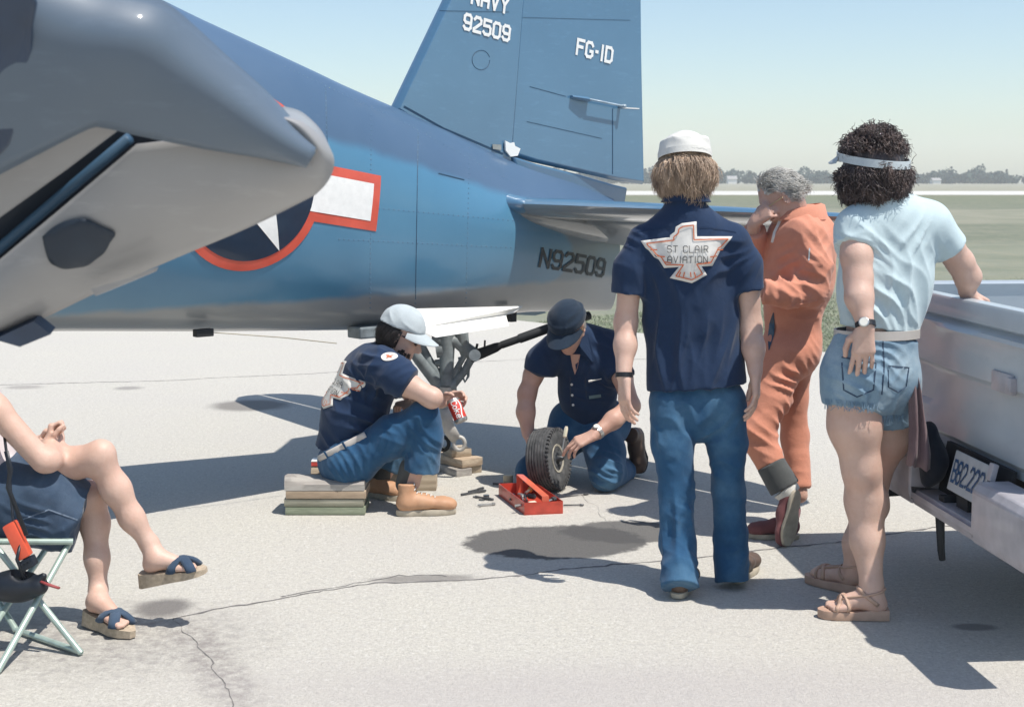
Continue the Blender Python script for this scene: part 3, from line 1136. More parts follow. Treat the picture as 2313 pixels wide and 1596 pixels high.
# stabiliser with drooping elevator, port and starboard
TC, TS = math.cos(TILT), math.sin(TILT)
def SL(t, lat, dz=0.0):
    return TA + TDT * t + TP * lat + UP * (STAB_Z - 0.0) + TUT * dz + UP * (0.27 * TS)
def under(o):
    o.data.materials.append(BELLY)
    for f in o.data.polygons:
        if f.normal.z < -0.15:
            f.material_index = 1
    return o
def stab(sgn):
    m = MB()
    rows = []
    for lat, le, te, th in ((0.05, 0.22, 0.72, 0.055), (0.5, 0.27, 0.74, 0.05), (1.2, 0.36, 0.78, 0.042), (1.9, 0.45, 0.82, 0.032), (2.3, 0.54, 0.83, 0.024), (2.47, 0.66, 0.84, 0.012), (2.5, 0.74, 0.83, 0.004)):
        c = te - le
        prof = [(0, 0), (.04, .45), (.15, .85), (.4, 1.0), (.75, .8), (1.0, .62), (1.0, -.62), (.75, -.8), (.4, -1), (.15, -.85), (.04, -.45)]
        rows.append([SL(le + a * c, lat * sgn, b * th) for a, b in prof])
    m.loft(rows)
    o = under(m.build('stabilizer', BLUE, plane, auto=45))
    m = MB()
    rows = []
    dr = math.radians(20)
    for lat, h0, ch, th in ((0.20, 0.735, 0.36, 0.034), (0.6, 0.755, 0.42, 0.031), (1.3, 0.80, 0.42, 0.026), (1.9, 0.838, 0.38, 0.02), (2.3, 0.85, 0.30, 0.014), (2.45, 0.855, 0.18, 0.008), (2.49, 0.855, 0.08, 0.003)):
        prof = [(0, .7), (.05, 1), (.3, .8), (1, .06), (1, -.06), (.3, -.8), (.05, -1), (0, -.7)]
        rows.append([SL(h0, lat * sgn) + (TDT * math.cos(dr) - TUT * math.sin(dr)) * (a * ch) + (TUT * math.cos(dr) + TDT * math.sin(dr)) * (b * th) for a, b in prof])
    m.loft(rows)
    under(m.build('elevator', BLUE, plane, auto=45))
    return o
stab(1)
stab(-1)
# rounded root fairing where the stabiliser leaves the fuselage
s = SDF(0.008)
s.e(SL(0.30, 0.20), (0.10, 0.16, 0.055), np.array([TDT, TP, TUT]), k=0.02)
s.e(SL(0.24, 0.20), (0.055, 0.075, 0.052), np.array([TDT, TP, TUT]), k=0.03)
s.build('root_fairing', BLUE, plane)
s = SDF(0.009)
s.e(SL(0.86, 0.17, -0.045), (0.70, 0.17, 0.080), np.array([TDT, TP, TUT]), k=0.02)
s.build('tailplane_fillet', BELLY, plane)

# markings: roundel with bars, code on the tail, fin lettering
C0 = on(FB, 563, 408, 0.0)
RR = 0.366
EU, EV = TDT, TUT
def mk(name, poly, mat, off, step=0.05, C=C0, bvh=FB):
    vs, fs = poly2d(poly, step)
    return project(name, vs, fs, C, EU, EV, -TP, bvh, off, mat, fus)
circ = lambda r, n=64: [(r * math.cos(a), r * math.sin(a)) for a in np.linspace(0, 2 * math.pi, n, endpoint=False)]
B8 = RR / 8
for sg in (1, -1):
    bar = lambda x0, x1, h0, h1: [(sg * x0, h0), (sg * x1, h0), (sg * x1, h1), (sg * x0, h1)][::sg]
    mk('roundel_bar_border', bar(RR * 0.86, 2 * RR + B8, -RR * .25 - B8, RR * .25 + B8), MARKR, 0.0035)
    mk('roundel_bar', bar(RR * 0.93, 2 * RR, -RR * .25, RR * .25), MARKW, 0.0060)
mk('roundel_border', circ(RR * 1.125), MARKR, 0.0045)
mk('roundel_disc', circ(RR), MARKN, 0.0070)
star = []
for i in range(10):
    r = RR if i % 2 == 0 else RR * 0.382
    a = math.pi / 2 + i * math.pi / 5
    star.append((r * math.cos(a), r * math.sin(a)))
mk('roundel_star', star, MARKW, 0.0090)
Cn = on(FB, 1297, 594, 0.0)
if Cn is None:
    Cn = L(0.75, 0.2, 1.1)
project_text('registration_lettering', 'N92509', 0.096, Cn, TDT, TUT, -TP, FB, 0.004, BLACKT, fus, wfac=1.22, th=1.15, gap=1.7)
def fintext(name, txt, h, x, y, bvh, par, **kw):
    C = on(bvh, x, y, 0.0)
    project_text(name, txt, h, C, TDT, TUT, -TP, bvh, 0.004, MARKW, par, **kw)
fintext('serial_lettering', '92509', 0.077, 1099, 63, FINB, fin, wfac=0.92, th=1.35, gap=1.9)
fintext('service_lettering', 'NAVY', 0.077, 1106, 3, FINB, fin, wfac=0.92, th=1.35, gap=1.9)
fintext('type_lettering', 'FG-1D', 0.082, 1342, 116, RUDB, rud, wfac=0.86, th=1.35, gap=1.7)
# panel joints along the fuselage
for x0, y0, x1, y1 in ((944, 300, 938, 690), (735, 200, 740, 355)):
    ribbon('panel_joint', [(x0, y0), ((x0 + x1) / 2, (y0 + y1) / 2), (x1, y1)], FB, 0.004, LINE, fus)
# rivet rows, each head a low dome in the same paint
rv = MB()
RIV = [((944, 300), (938, 690)), ((838, 255), (836, 700)), ((1060, 330), (1052, 700)), ((735, 190), (738, 355)), ((900, 270), (1170, 420)), ((760, 540), (1170, 560)), ((850, 470), (1175, 500)), ((640, 150), (880, 262))]
for (x0, y0), (x1, y1) in RIV:
    nn_ = int(math.hypot(x1 - x0, y1 - y0) / 11)
    for i in range(nn_):
        q = (i + .5) / nn_
        p_ = on(FB, lerp(x0, x1, q), lerp(y0, y1, q), 0.0)
        if p_ is not None:
            rv.lathe(p_, TP, [(.0045, -.001), (.0038, .0016), (.0015, .0024)], 6)
ro = rv.build('rivet_rows', BLUE, fus, smooth=True, kind='stuff')
ribbon('panel_joint', [(990, 392), (1053, 408)], FB, 0.008, LINE, fus)

# open tail-gear doors hanging under the belly
dpts = [(934, 697), (1182, 691), (1164, 706), (1143, 711), (1150, 736), (985, 762), (940, 742)]
def latp(x, y, lat):
    return PLN(x, y, TA + TP * lat, TP)
m = MB()
m.plate([latp(x, y, 0.36 if y < 712 else 0.36 + (y - 697) * 0.0030) for x, y in dpts], -TP * 0.012)
o = m.build('gear_door', WHITE, plane)
bevel(o, 0.004)
m = MB()
m.plate([latp(x, y, -0.22) for x, y in [(905, 700), (1220, 690), (1230, 706), (1205, 712)]], TP * 0.012)
m.build('gear_door', BLUE, plane)
m = MB()
m.box(latp(1155, 714, 0.2), TD, TP, UP, 0.02, 0.02, 0.03)
m.build('door_latch', RUBBER, plane)
# small antenna fairings under the belly
m = MB()
m.box(D(459, 751, 6.55), TD, TP, UP, 0.045, 0.02, 0.018, 0.005)
m.build('antenna_mount', RUBBER, plane)
m = MB()
m.box(D(835, 748, 7.25), TD, TP, UP, 0.10, 0.06, 0.03, 0.01)
m.build('belly_fairing', GEARM, plane)
m = MB()
m.tube([D(476, 750, 6.56), D(640, 762, 6.75), D(760, 775, 6.95)], 0.0025, 5)
m.build('antenna_wire', pbr('wire', (.3, .27, .2), .6), plane)

# tail gear without its wheel
def g(x, y, lat=0.0, dy=0.0):
    return D(x, y, 7.62 + dy)
m = MB()
m.tube([g(1008, 742), g(1010, 775), g(1008, 830), g(1007, 868)], [0.045, 0.042, 0.040, 0.05], 14)
m.tube([g(985, 872), g(1030, 868)], 0.042, 12)
m.tube([g(985, 792), g(1000, 790)], 0.04, 10)
m.tube([g(982, 820), g(1005, 818)], 0.02, 8)
m.build('gear_casting', GEARM, plane, auto=40)
m = MB()
for dx in (0, -24):
    m.tube([g(948 + dx, 776 - dx * .2, 0, dx * .004), g(965 + dx * .8, 812, 0, dx * .004), g(998 + dx * .35, 868)], [0.026, 0.03, 0.034], 10)
m.build('drag_brace', GEARM, plane, auto=40)
m = MB()
m.tube([g(975, 766), g(1030, 770), g(1068, 800)], [0.03, 0.035, 0.04], 10)
m.tube([g(1068, 802), g(1050, 836), g(1018, 872)], [0.024, 0.022, 0.028], 10)
m.tube([g(1050, 800), g(1030, 835), g(1016, 866)], [0.016, 0.016, 0.02], 8)
m.build('gear_truss', GEARM, plane, auto=40)
m = MB()
m.tube([g(1042, 752), g(1045, 776), g(1052, 800)], [0.038, 0.036, 0.03], 10)
m.build('shock_strut', GEARM, plane, auto=40)
m = MB()
m.tube([g(1072, 802, 0, -.06), g(1072, 802, 0, .06)], 0.032, 14)
m.build('pivot_bolt', STEEL, plane, auto=40)
m = MB()
m.tube([g(1062, 806), g(1090, 796), g(1120, 784), g(1132, 779)], [0.034, 0.03, 0.026, 0.018], 10)
m.tube([g(1132, 779), g(1172, 765)], 0.021, 10)
m.tube([g(1172, 765), g(1236, 742), g(1300, 722, 0, .1), g(1330, 712, 0, .15)], [0.026, 0.026, 0.024, 0.024], 10)
m.tube([g(1075, 788), g(1078, 776)], 0.008, 6)
m.tube([g(1094, 786), g(1095, 768)], 0.006, 6)
m.build('retraction_rod', RUBBER, plane, auto=40)
m = MB()
m.tube([g(1037, 806), g(1043, 848), g(1050, 862), g(1057, 850), g(1060, 806)], 0.008, 7)
m.build('brake_hose', GEARM, plane, smooth=True)
m = MB()
m.tube([g(1006, 872), g(1004, 905), g(1006, 940)], [0.052, 0.045, 0.04], 14)
m.build('oleo_leg', PALE, plane, auto=40)
# wheel fork: two bent arms, each ends in an open axle eye
def arm(dy, mat, sh=0):
    m = MB()
    m.tube([g(1004 + sh, 925, 0, dy), g(1007 + sh, 950, 0, dy), g(1014 + sh, 968, 0, dy), g(1030 + sh, 992, 0, dy)], [0.040, 0.038, 0.036, 0.030], 12, flat=(V(0, 1, 0), 0.5))
    c = g(1037 + sh, 1001, 0, dy)
    ring = []
    for k in range(21):
        a = 2 * math.pi * k / 20
        ring.append(c + V(math.cos(a) * 0.030, 0, math.sin(a) * 0.036))
    m.tube(ring, 0.011, 8, caps=False)
    m.build('fork_arm', mat, plane, smooth=True)
arm(-0.05, PALE)
arm(0.10, RUBBER, -36)

# ------------------------------------------------------------------ near wing: the outer wing reaching past the camera's left, flap and aileron drooped
WL = mat_paint('wing_underside_paint', (0.235, 0.233, 0.236), (0.30, 0.296, 0.296), coat=0.25, rough=0.55, ior=1.5)
WU = mat_paint('aileron_paint', (0.075, 0.108, 0.150), (0.10, 0.135, 0.178), coat=0.25, rough=0.55, ior=1.5)
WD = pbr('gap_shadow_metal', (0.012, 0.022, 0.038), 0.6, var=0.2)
wing = root('wing_panel', 'grey underside of a nearby wing with drooped aileron, reaching in from the upper left corner', 'wing', D(-100, 700, 2.2) * V(1, 1, 0))
def wy(x, y):
    return 2.34 - 0.00055 * (353 - y) + 0.00010 * (x - 350)
def W(x, y, d=0.0):
    return D(x, y, wy(x, y) + d)
U = [(-140, 700), (-60, 640), (0, 585), (150, 460), (307, 327), (448, 311), (594, 331), (690, 350), (697, 350), (696, 345), (693, 339), (684, 327), (670, 308), (656, 290), (643, 272)]
Lw = [(-140, 825), (-60, 790), (0, 763), (100, 718), (230, 656), (400, 582), (560, 515), (690, 452), (722, 431), (745, 402), (755, 370), (748, 340), (722, 306), (684, 276), (640, 264)]
def spl(P, k):
    P = [np.array(p, float) for p in P]
    out = []
    for i in range(len(P) - 1):
        p0, p1, p2, p3 = P[max(i - 1, 0)], P[i], P[i + 1], P[min(i + 2, len(P) - 1)]
        for j in range(k):
            t = j / k
            out.append(0.5 * (2 * p1 + (p2 - p0) * t + (2 * p0 - 5 * p1 + 4 * p2 - p3) * t * t + (3 * p1 - p0 - 3 * p2 + p3) * t ** 3))
    out.append(P[-1])
    return out
Lw, U2 = spl(Lw, 5), []
for i in range(len(U) - 1):
    for j in range(5):
        U2.append(lerp(np.array(U[i], float), np.array(U[i + 1], float), j / 5))
U = U2 + [np.array(U[-1], float)]
rows = []
for (u, l) in zip(U, Lw):
    row = []
    span = min(1.0, np.linalg.norm(l - u) / 150)
    for t in np.linspace(0, 1, 16):
        x, y = lerp(u[0], l[0], t), lerp(u[1], l[1], t)
        row.append(W(x, y, (0.07 * t ** 4 - 0.03 * math.sin(math.pi * t)) * span))
    pl = row[-1]
    back = []
    dn_ = nrm(l - np.array([420., 400.]))
    for q in (0.02, 0.07, 0.18, 0.35):
        back.append(pl + V(-0.16 * q, q, 0.10 * q))
    rows.append(row + back)
n = len(rows[0])
vs = [p for r in rows for p in r]
fs = [(i * n + k, i * n + k + 1, (i + 1) * n + k + 1, (i + 1) * n + k) for i in range(len(rows) - 1) for k in range(n - 1)]
lower = mesh_obj('lower_skin', vs, fs, WL, wing, True)
md = lower.modifiers.new('thickness', 'SOLIDIFY')
md.thickness = 0.004
LB = world_bvh(lower)
def wpoly(name, pts, mat, d0, thick, rise=None):
    m = MB()
    m.plate([W(x, y, d0 + (rise(x, y) if rise else 0)) for x, y in pts], V(0, thick, thick * 0.4))
    o = m.build(name, mat, wing)
    bevel(o, 0.006, 3, 30)
    return o
At = spl([(-160, -170), (60, -60), (200, -14), (300, 6), (360, 24), (421, 74), (495, 143), (584, 222), (640, 282), (699, 353)], 5)
Ab = spl([(-160, 460), (0, 376), (100, 322), (198, 272), (238, 270), (317, 288), (448, 314), (520, 325), (600, 336), (697, 355)], 5)
rows = []
for p_, q_ in zip(At, Ab):
    row = []
    for t in np.linspace(0, 1, 14):
        x, y = lerp(p_[0], q_[0], t), lerp(p_[1], q_[1], t)
        row.append(W(x, y, -0.03 + 0.09 * (1 - t) ** 5 - 0.02 * math.sin(math.pi * t)))
    rows.append(row)
n2 = len(rows[0])
ail = mesh_obj('aileron', [p for r in rows for p in r], [(i * n2 + k, (i + 1) * n2 + k, (i + 1) * n2 + k + 1, i * n2 + k + 1) for i in range(len(rows) - 1) for k in range(n2 - 1)], WU, wing, True)
md = ail.modifiers.new('thickness', 'SOLIDIFY')
md.thickness = 0.018
# dark navy plate overlapping the aileron's left end
wpoly('dark_plate', [(-160, -170), (40, -60), (82, 8), (72, 60), (68, 150), (52, 185), (30, 196), (48, 222), (44, 280), (20, 330), (0, 352), (-160, 430)], pbr('dark_plate_navy', (.010, .032, .075), .4, var=.2, coat=.3), -0.065, 0.012)
wpoly('flap_strip', [(-140, 458), (0, 383), (100, 329), (200, 277), (279, 287), (150, 385), (0, 493), (-140, 600)], WL, 0.0, 0.02)
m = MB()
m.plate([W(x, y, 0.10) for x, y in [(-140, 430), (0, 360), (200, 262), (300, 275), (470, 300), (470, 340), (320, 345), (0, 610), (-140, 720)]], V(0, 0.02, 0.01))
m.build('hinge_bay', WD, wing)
# a rod inside the bay
m = MB()
m.tube([W(-100, 640, 0.05), W(0, 560, 0.05), W(150, 432, 0.05), W(292, 312, 0.05)], 0.010, 8)
m.build('hinge_rod', LINE, wing, smooth=True)
# dark oval opening in the lower skin
hole = [(99, 534), (120, 515), (148, 500), (175, 494), (196, 494), (230, 510), (262, 526), (250, 548), (238, 570), (218, 586), (198, 600), (172, 605), (148, 607), (128, 600), (114, 589), (104, 560)]
hole = spl(hole + [hole[0]], 3)[:-1]
P = [on(LB, x, y, 0.0) for x, y in hole]
P = [p for p in P if p is not None]
hc_ = sum(P) / len(P)
vs_, fs_ = poly2d([(p[0] - hc_[0], p[2] - hc_[2]) for p in P], .02)
project('access_hole', vs_, fs_, hc_, V(1, 0, 0), V(0, 0, 1), V(0, 1, 0), LB, .008, WD, wing, thick=.004)
m = MB()
m.plate([W(x, y, 0.0) for x, y in [(45, 590), (78, 552), (84, 556), (52, 594)]], V(0, -0.01, 0))
m.build('hole_cover_edge', WU, wing)
# loose hanging bracket below the wing and the thin drooped tab
m = MB()
m.plate([W(x, y, 0.02) for x, y in [(-30, 757), (0, 760), (76, 725), (114, 755), (45, 783), (0, 770)]], V(0, 0.03, 0.01))
m.build('hanging_bracket', pbr('dark_blue_bracket', (0.03, 0.05, 0.09), 0.5), wing)
m = MB()
m.plate([W(x, y, -0.02) for x, y in [(205, 652), (290, 628), (352, 604), (347, 614), (260, 650), (215, 668)]], V(0, 0.02, 0.0))
m.build('trim_tab', WL, wing)
# inboard wing, out of the frame at the left, joining the panel to the fuselage
m = MB()
r0 = [W(-138, -165, 0.0), W(-138, 450, 0.02), W(-138, 700, 0.0), W(-138, 822, 0.08), W(-138, 822, 0.40), W(-138, -120, 0.35)]
r2 = [L(-2.35, 0.40, 1.34), L(-2.7, 0.40, 1.24), L(-3.1, 0.40, 1.18), L(-3.8, 0.40, 1.25), L(-3.8, 0.40, 1.36), L(-2.9, 0.40, 1.46)]
r1 = [lerp(a, b, .5) + V(-.18, -.05, -.05) for a, b in zip(r0, r2)]
m.loft([r0, [lerp(a, b, .5) for a, b in zip(r0, r1)], r1, [lerp(a, b, .5) for a, b in zip(r1, r2)], r2])
m.build('inboard_wing', WL, wing, auto=50)
# ================================================================== TRUCK, CHAIR, TIMBER, TOOLS
# ---- pale pickup truck at the right, tailgate towards the group
KF = nrm(V(-0.079, 0.997, 0))            # along the tailgate, away from the camera
KG = nrm(V(0.997, 0.079, 0))             # towards the cab
K0 = V(1.730, 4.50, 0)                   # near rear corner on the ground
KW = 1.54
def K(q, g, z):
    return K0 + KF * q + KG * g + UP * z
def mat_truck():
    m, nt, b = new_mat('pale_truck_paint')
    co = texco(nt)
    f = noise(nt, co, 3.0, 6, 0.65)
    c = ramp(nt, f, [(0.3, (0.38, 0.43, 0.465)), (0.7, (0.45, 0.495, 0.525))])
    d = noise(nt, mapping(nt, co, sc=(1, 1, 3)), 6, 6, 0.7)
    c = mixc(nt, ramp(nt, d, [(0.55, (0, 0, 0)), (0.8, (0.4, 0.4, 0.4))]), c, (0.26, 0.285, 0.31))
    nt.links.new(c, b.inputs['Base Color'])
    b.inputs['Roughness'].default_value = 0.45
    b.inputs['Coat Weight'].default_value = 0.5
    b.inputs['Coat Roughness'].default_value = 0.15
    bump(nt, b, noise(nt, co, 4, 3), 0.15, 0.01)
    return m
TRK = mat_truck()
CHR = pbr('dull_white_bumper', (0.40, 0.385, 0.41), 0.45, var=0.12, vscale=14, coat=0.3)
GLASS = pbr('dark_cab_glass', (0.03, 0.04, 0.045), 0.08, var=0.1, coat=0.6)
UNDER = pbr('underbody_black', (0.02, 0.022, 0.025), 0.8, var=0.3)
truck = root('pickup_truck', 'pale pickup truck with a dented tailgate at the right edge', 'truck', K(0.9, 1.5, 0))
ZT = 1.17
# tailgate as a pressed sheet: profile (height, outward) swept along its width, with shallow stamped field
prof = [(ZT - .030, .060), (ZT - .006, .050), (ZT, .030), (ZT - .004, -.006), (ZT - .016, -.014), (ZT - .075, -.016), (ZT - .088, .004), (ZT - .098, -.008), (ZT - .104, -.030), (ZT - .118, -.036), (ZT - .14, -.024),
        (ZT - .20, -.020), (ZT - .27, -.016), (ZT - .28, -.004), (ZT - .30, .002), (ZT - .42, -.004), (ZT - .44, -.014), (ZT - .52, -.018), (ZT - .545, .004), (ZT - .56, .03), (ZT - .56, .06)]
rows = []
for q in np.linspace(0.05, KW - 0.05, 30):
    dent = 0.012 * math.sin(q * 7.0) * math.exp(-((q - 1.0) / 0.5) ** 2)
    rows.append([K(q, g + (dent if 8 < i < 16 else 0), z) for i, (z, g) in enumerate(prof)])
m = MB()
m.loft(rows, close=True)
tg = m.build('tailgate', TRK, truck, auto=40)
TGB = world_bvh(tg)
m = MB()
m.box(K(.33, -.018, ZT - .255), KF, KG, UP, 0.085, 0.010, 0.035, 0.006)
m.box(K(.25, -.026, ZT - .252), KF, KG, UP, 0.02, 0.014, 0.024, 0.004)
m.build('latch_handle', CHR, tg, auto=40)
# bed sides, rails, bed floor, front bulkhead
for q, s in ((0.03, -1), (KW - 0.03, 1)):
    m = MB()
    rows = []
    pr = [(ZT, -.045), (ZT + .012, 0.0), (ZT, .05), (ZT - .12, .07), (ZT - .30, .075), (.78, .075), (.56, .055), (.45, .03), (.45, -.03), (ZT - .05, -.03)]
    for gg in np.linspace(-0.02, 2.1, 24):
        wheel = abs(gg - 1.05) < 0.42
        rr = []
        for z, o in pr:
            if wheel and z < 0.80:
                z = max(z, 0.36 + math.sqrt(max(0, .44 ** 2 - (gg - 1.05) ** 2)))
            rr.append(K(q + s * o, gg, z))
        rows.append(rr)
    m.loft(rows)
    m.build('bed_side', TRK, truck, auto=40)
    m = MB()
    m.box(K(q + s * .02, -.03, .86), KF, KG, UP, .05, .02, .14, .008)
    m.build('tail_lamp', pbr('red_lamp_lens', (.35, .02, .02), .2, coat=.5), truck, auto=40)
m = MB()
m.box(K(KW / 2, 1.05, .62), KF, KG, UP, KW / 2 - .06, 1.05, .02)
m.box(K(KW / 2, 2.08, .9), KF, KG, UP, KW / 2 - .06, .02, .29)
m.build('bed_floor', TRK, truck)
# cab and bonnet
m = MB()
def kring(g, ins, zb, zt):
    return [K(ins * .4, g, zb), K(ins, g, zt), K(KW - ins, g, zt), K(KW - ins * .4, g, zb)]
m.loft([kring(2.14, .05, .45, 1.18), kring(2.2, .06, .42, 1.2), kring(3.5, .06, .42, 1.2), kring(3.6, .07, .42, 1.15), kring(4.7, .1, .45, 1.08), kring(4.78, .12, .5, .95)])
o = m.build('cab_body', TRK, truck)
bevel(o, .03, 3)
m = MB()
m.loft([kring(2.18, .08, 1.2, 1.2), [K(.17, 2.32, 1.72), K(.2, 2.32, 1.76), K(KW - .2, 2.32, 1.76), K(KW - .17, 2.32, 1.72)], [K(.17, 3.1, 1.72), K(.2, 3.1, 1.76), K(KW - .2, 3.1, 1.76), K(KW - .17, 3.1, 1.72)], kring(3.55, .08, 1.19, 1.19)])
o = m.build('cab_roof', TRK, truck)
bevel(o, .02, 2)
m = MB()
m.plate([K(.2, 2.175, 1.27), K(.27, 2.27, 1.64), K(KW - .27, 2.27, 1.64), K(KW - .2, 2.175, 1.27)], -KG * .015)
m.build('rear_window', GLASS, truck)
# bumper: bent channel with a recess for the plate
BZ0, BZ1 = .39, .60
def bseg(q0, q1, z0, z1, g0, dep, name='bumper', mat=CHR, par=truck):
    m = MB()
    m.loft([[K(q, g0 + dep, z0 + .015), K(q, g0, z0), K(q, g0 - .012, z0 + .05), K(q, g0 - .012, z1 - .03), K(q, g0 + .01, z1), K(q, g0 + dep, z1)] for q in (q0, q1)])
    o = m.build(name, mat, par, auto=30)
    bevel(o, .008, 2)
    return o
bp = bseg(-.24, .20, BZ0, BZ1, -.16, .12)
bseg(.20, .78, BZ0, .445, -.15, .14, 'bumper_sill', CHR, bp)
bseg(.78, KW + .03, BZ0, BZ1, -.16, .12, 'bumper_end', CHR, bp)
m = MB()
m.plate([K(.18, -.06, .43), K(.80, -.06, .43), K(.78, -.03, .63), K(.20, -.03, .63)], KG * .015)
m.build('bumper_recess', UNDER, bp)
m = MB()
m.box(K(.58, -.10, .452), KF, KG, UP, .028, .025, .014, .006)
m.tube([K(.60, -.12, .40), K(.60, -.11, .26), K(.61, -.10, .22)], [.018, .014, .012], 8)
m.build('tow_bracket', UNDER, bp, auto=40)
m = MB()
pc, pn = K(.385, -.105, .572), nrm(KG * -1 + UP * .22)
pu = nrm(UP - pn * np.dot(UP, pn))
pe = -KF
m.box(pc, pe, pu, pn, .150, .072, .004, .003)
plate = m.build('licence_plate', pbr('plate_white', (.38, .40, .42), .5, var=.05, vscale=20), truck)
PB = world_bvh(plate)
project_text('plate_lettering', 'B82.222', .074, pc, pe, pu, -pn, PB, .002, pbr('plate_blue', (.02, .07, .16), .5), plate, wfac=.62, th=.95, gap=1.5)
m = MB()
m.box(pc + pe * 0.165 + pu * .055, pe, pu, pn, .018, .03, .01, .004)
m.build('plate_lamp', CHR, truck, auto=40)
# chassis and wheels
m = MB()
m.box(K(.45, 2.2, .44), KF, KG, UP, .05, 2.3, .06)
m.box(K(KW - .45, 2.2, .44), KF, KG, UP, .05, 2.3, .06)
m.box(K(KW / 2, 1.05, .36), KF, KG, UP, .75, .05, .05)
m.tube([K(1.25, -.12, .34), K(1.25, .3, .36), K(1.25, 2.0, .38)], .03, 8)
m.build('chassis', UNDER, truck, auto=40)
for gg in (1.05, 3.95):
    for q in (.16, KW - .16):
        m = MB()
        m.lathe(K(q, gg, .345), KF, [(.19, -.10), (.30, -.10), (.335, -.085), (.345, -.05), (.345, .05), (.335, .085), (.30, .10), (.19, .10)], 40)
        w = m.build('wheel', RUBBER, truck, auto=35)
        m = MB()
        m.lathe(K(q, gg, .345), KF, [(.05, -.085), (.10, -.06), (.19, -.09), (.19, .09), (.10, .06), (.05, .085)], 28)
        m.build('rim', CHR, w, auto=35)

# ---- timber: stacked boards used as a seat
def mat_wood(name, c1, c2, grain=26):
    m, nt, b = new_mat(name)
    co = texco(nt)
    w = nt.nodes.new('ShaderNodeTexWave')
    w.inputs['Scale'].default_value = grain * 0.25
    w.inputs['Distortion'].default_value = 6
    w.inputs['Detail'].default_value = 4
    w.bands_direction = 'Z'
    nt.links.new(mapping(nt, co, sc=(0.12, 1, 1)), w.inputs[0])
    n2 = noise(nt, mapping(nt, co, sc=(1, 6, 6)), 7, 6, 0.7)
    c = ramp(nt, w.outputs['Fac'], [(0.2, c1), (0.8, c2)])
    c = mixc(nt, ramp(nt, n2, [(0.4, (0, 0, 0)), (0.75, (0.7, 0.7, 0.7))]), c, tuple(v * 0.55 for v in c1))
    nt.links.new(c, b.inputs['Base Color'])
    b.inputs['Roughness'].default_value = 0.8
    bump(nt, b, n2, 0.4, 0.004)
    return m
W_GREY = mat_wood('weathered_board', (0.33, 0.30, 0.27), (0.44, 0.41, 0.37))
W_TAN = mat_wood('fresh_tan_board', (0.44, 0.33, 0.23), (0.55, 0.44, 0.32))
W_GREEN = mat_wood('green_stained_board', (0.22, 0.25, 0.17), (0.31, 0.34, 0.24))
W_BLOCK = mat_wood('sawn_block', (0.40, 0.32, 0.23), (0.52, 0.43, 0.32))
REDP = pbr('red_paint', (0.48, 0.055, 0.04), 0.5, var=0.2, vscale=20)
pa, pb_ = G(644, 1163), G(824, 1163)
wx = nrm(pb_ - pa)
wyv = V(-wx[1], wx[0], 0)
wl_ = np.linalg.norm(pb_ - pa)
mid = (pa + pb_) / 2
H = 0.040
names = ['green-stained board at the bottom of the stack under the seated man', 'dull olive board second from the bottom of the stack under the seated man',
         'tan board third from the bottom of the stack under the seated man', 'grey weathered board on top of the stack under the seated man']
for i, (mt, lb) in enumerate(zip((W_GREEN, mat_wood('olive_board', (0.28, 0.27, 0.2), (0.38, 0.36, 0.28)), W_TAN, W_GREY), names)):
    m = MB()
    jx = (0.0, -0.006, 0.004, -0.002)[i]
    dep = 0.11
    if i < 3:
        m.box(mid + wyv * (dep + 0.004 * (i % 2)) + wx * jx + UP * (H * i + H / 2), wx, wyv, UP, wl_ / 2, dep, H / 2 - 0.0018, 0.003)
        o = m.build('wooden_board', mt, None, auto=40)
    else:
        # hollowed top: split face, lower in the middle
        rows = []
        for sx_ in np.linspace(-1, 1, 15):
            dip = 0.006 + 0.016 * (1 - min(1, abs(sx_ + 0.95) / 0.5)) + (0.012 if sx_ < -0.8 else 0)
            c = mid + wx * (sx_ * wl_ / 2 + jx)
            rows.append([c + UP * (H * 3), c + UP * (H * 4 - 0.012 + dip * .4), c + wyv * .02 + UP * (H * 4 + dip), c + wyv * dep * 1.1 + UP * (H * 4 + dip * .6), c + wyv * dep * 2 + UP * (H * 4 - .004), c + wyv * dep * 2 + UP * (H * 3)])
        m.loft(rows)
        o = m.build('wooden_board', mt, None, auto=50)
    tag(o, lb, 'board', 'boards stacked as a seat')

# long painted chock behind the stack
def block(name, a, b, dep, z0, z1, mat, label, cat='timber', group=None, parent=None, bev=0.004):
    a, b = V(a[0], a[1], 0), V(b[0], b[1], 0)
    x = nrm(b - a)
    y = V(-x[1], x[0], 0)
    m = MB()
    m.box((a + b) / 2 + y * dep / 2 + UP * (z0 + z1) / 2, x, y, UP, np.linalg.norm(b - a) / 2, dep / 2, (z1 - z0) / 2, bev)
    o = m.build(name, mat, parent, auto=40)
    if parent is None and label:
        tag(o, label, cat, group)
    return o
ca, cb = G(700, 1108), G(985, 1108)
block('wooden_beam', ca, cb, .12, 0, .088, W_BLOCK, 'long tan beam lying on the pavement behind the seated man', 'beam')
cx = nrm(cb - ca)
cy = V(-cx[1], cx[0], 0)
m = MB()
m.loft([[p + UP * .0895, p + cy * .12 + UP * .0895, p + cy * .10 + UP * .128, p + cy * .02 + UP * .128] for p in (ca + cx * .004, cb - cx * .004)])
rb = m.build('painted_board', W_BLOCK, None)
bevel(rb, .003)
tag(rb, 'red-topped sloping board on the tan beam behind the seated man', 'board')
m = MB()
m.loft([[p + cy * .014 + UP * .1295, p + cy * .106 + UP * .1295, p + cy * .10 + UP * .150, p + cy * .02 + UP * .150] for p in (ca + cx * .006, cb - cx * .006)])
m.build('red_face', REDP, rb)
m = MB()
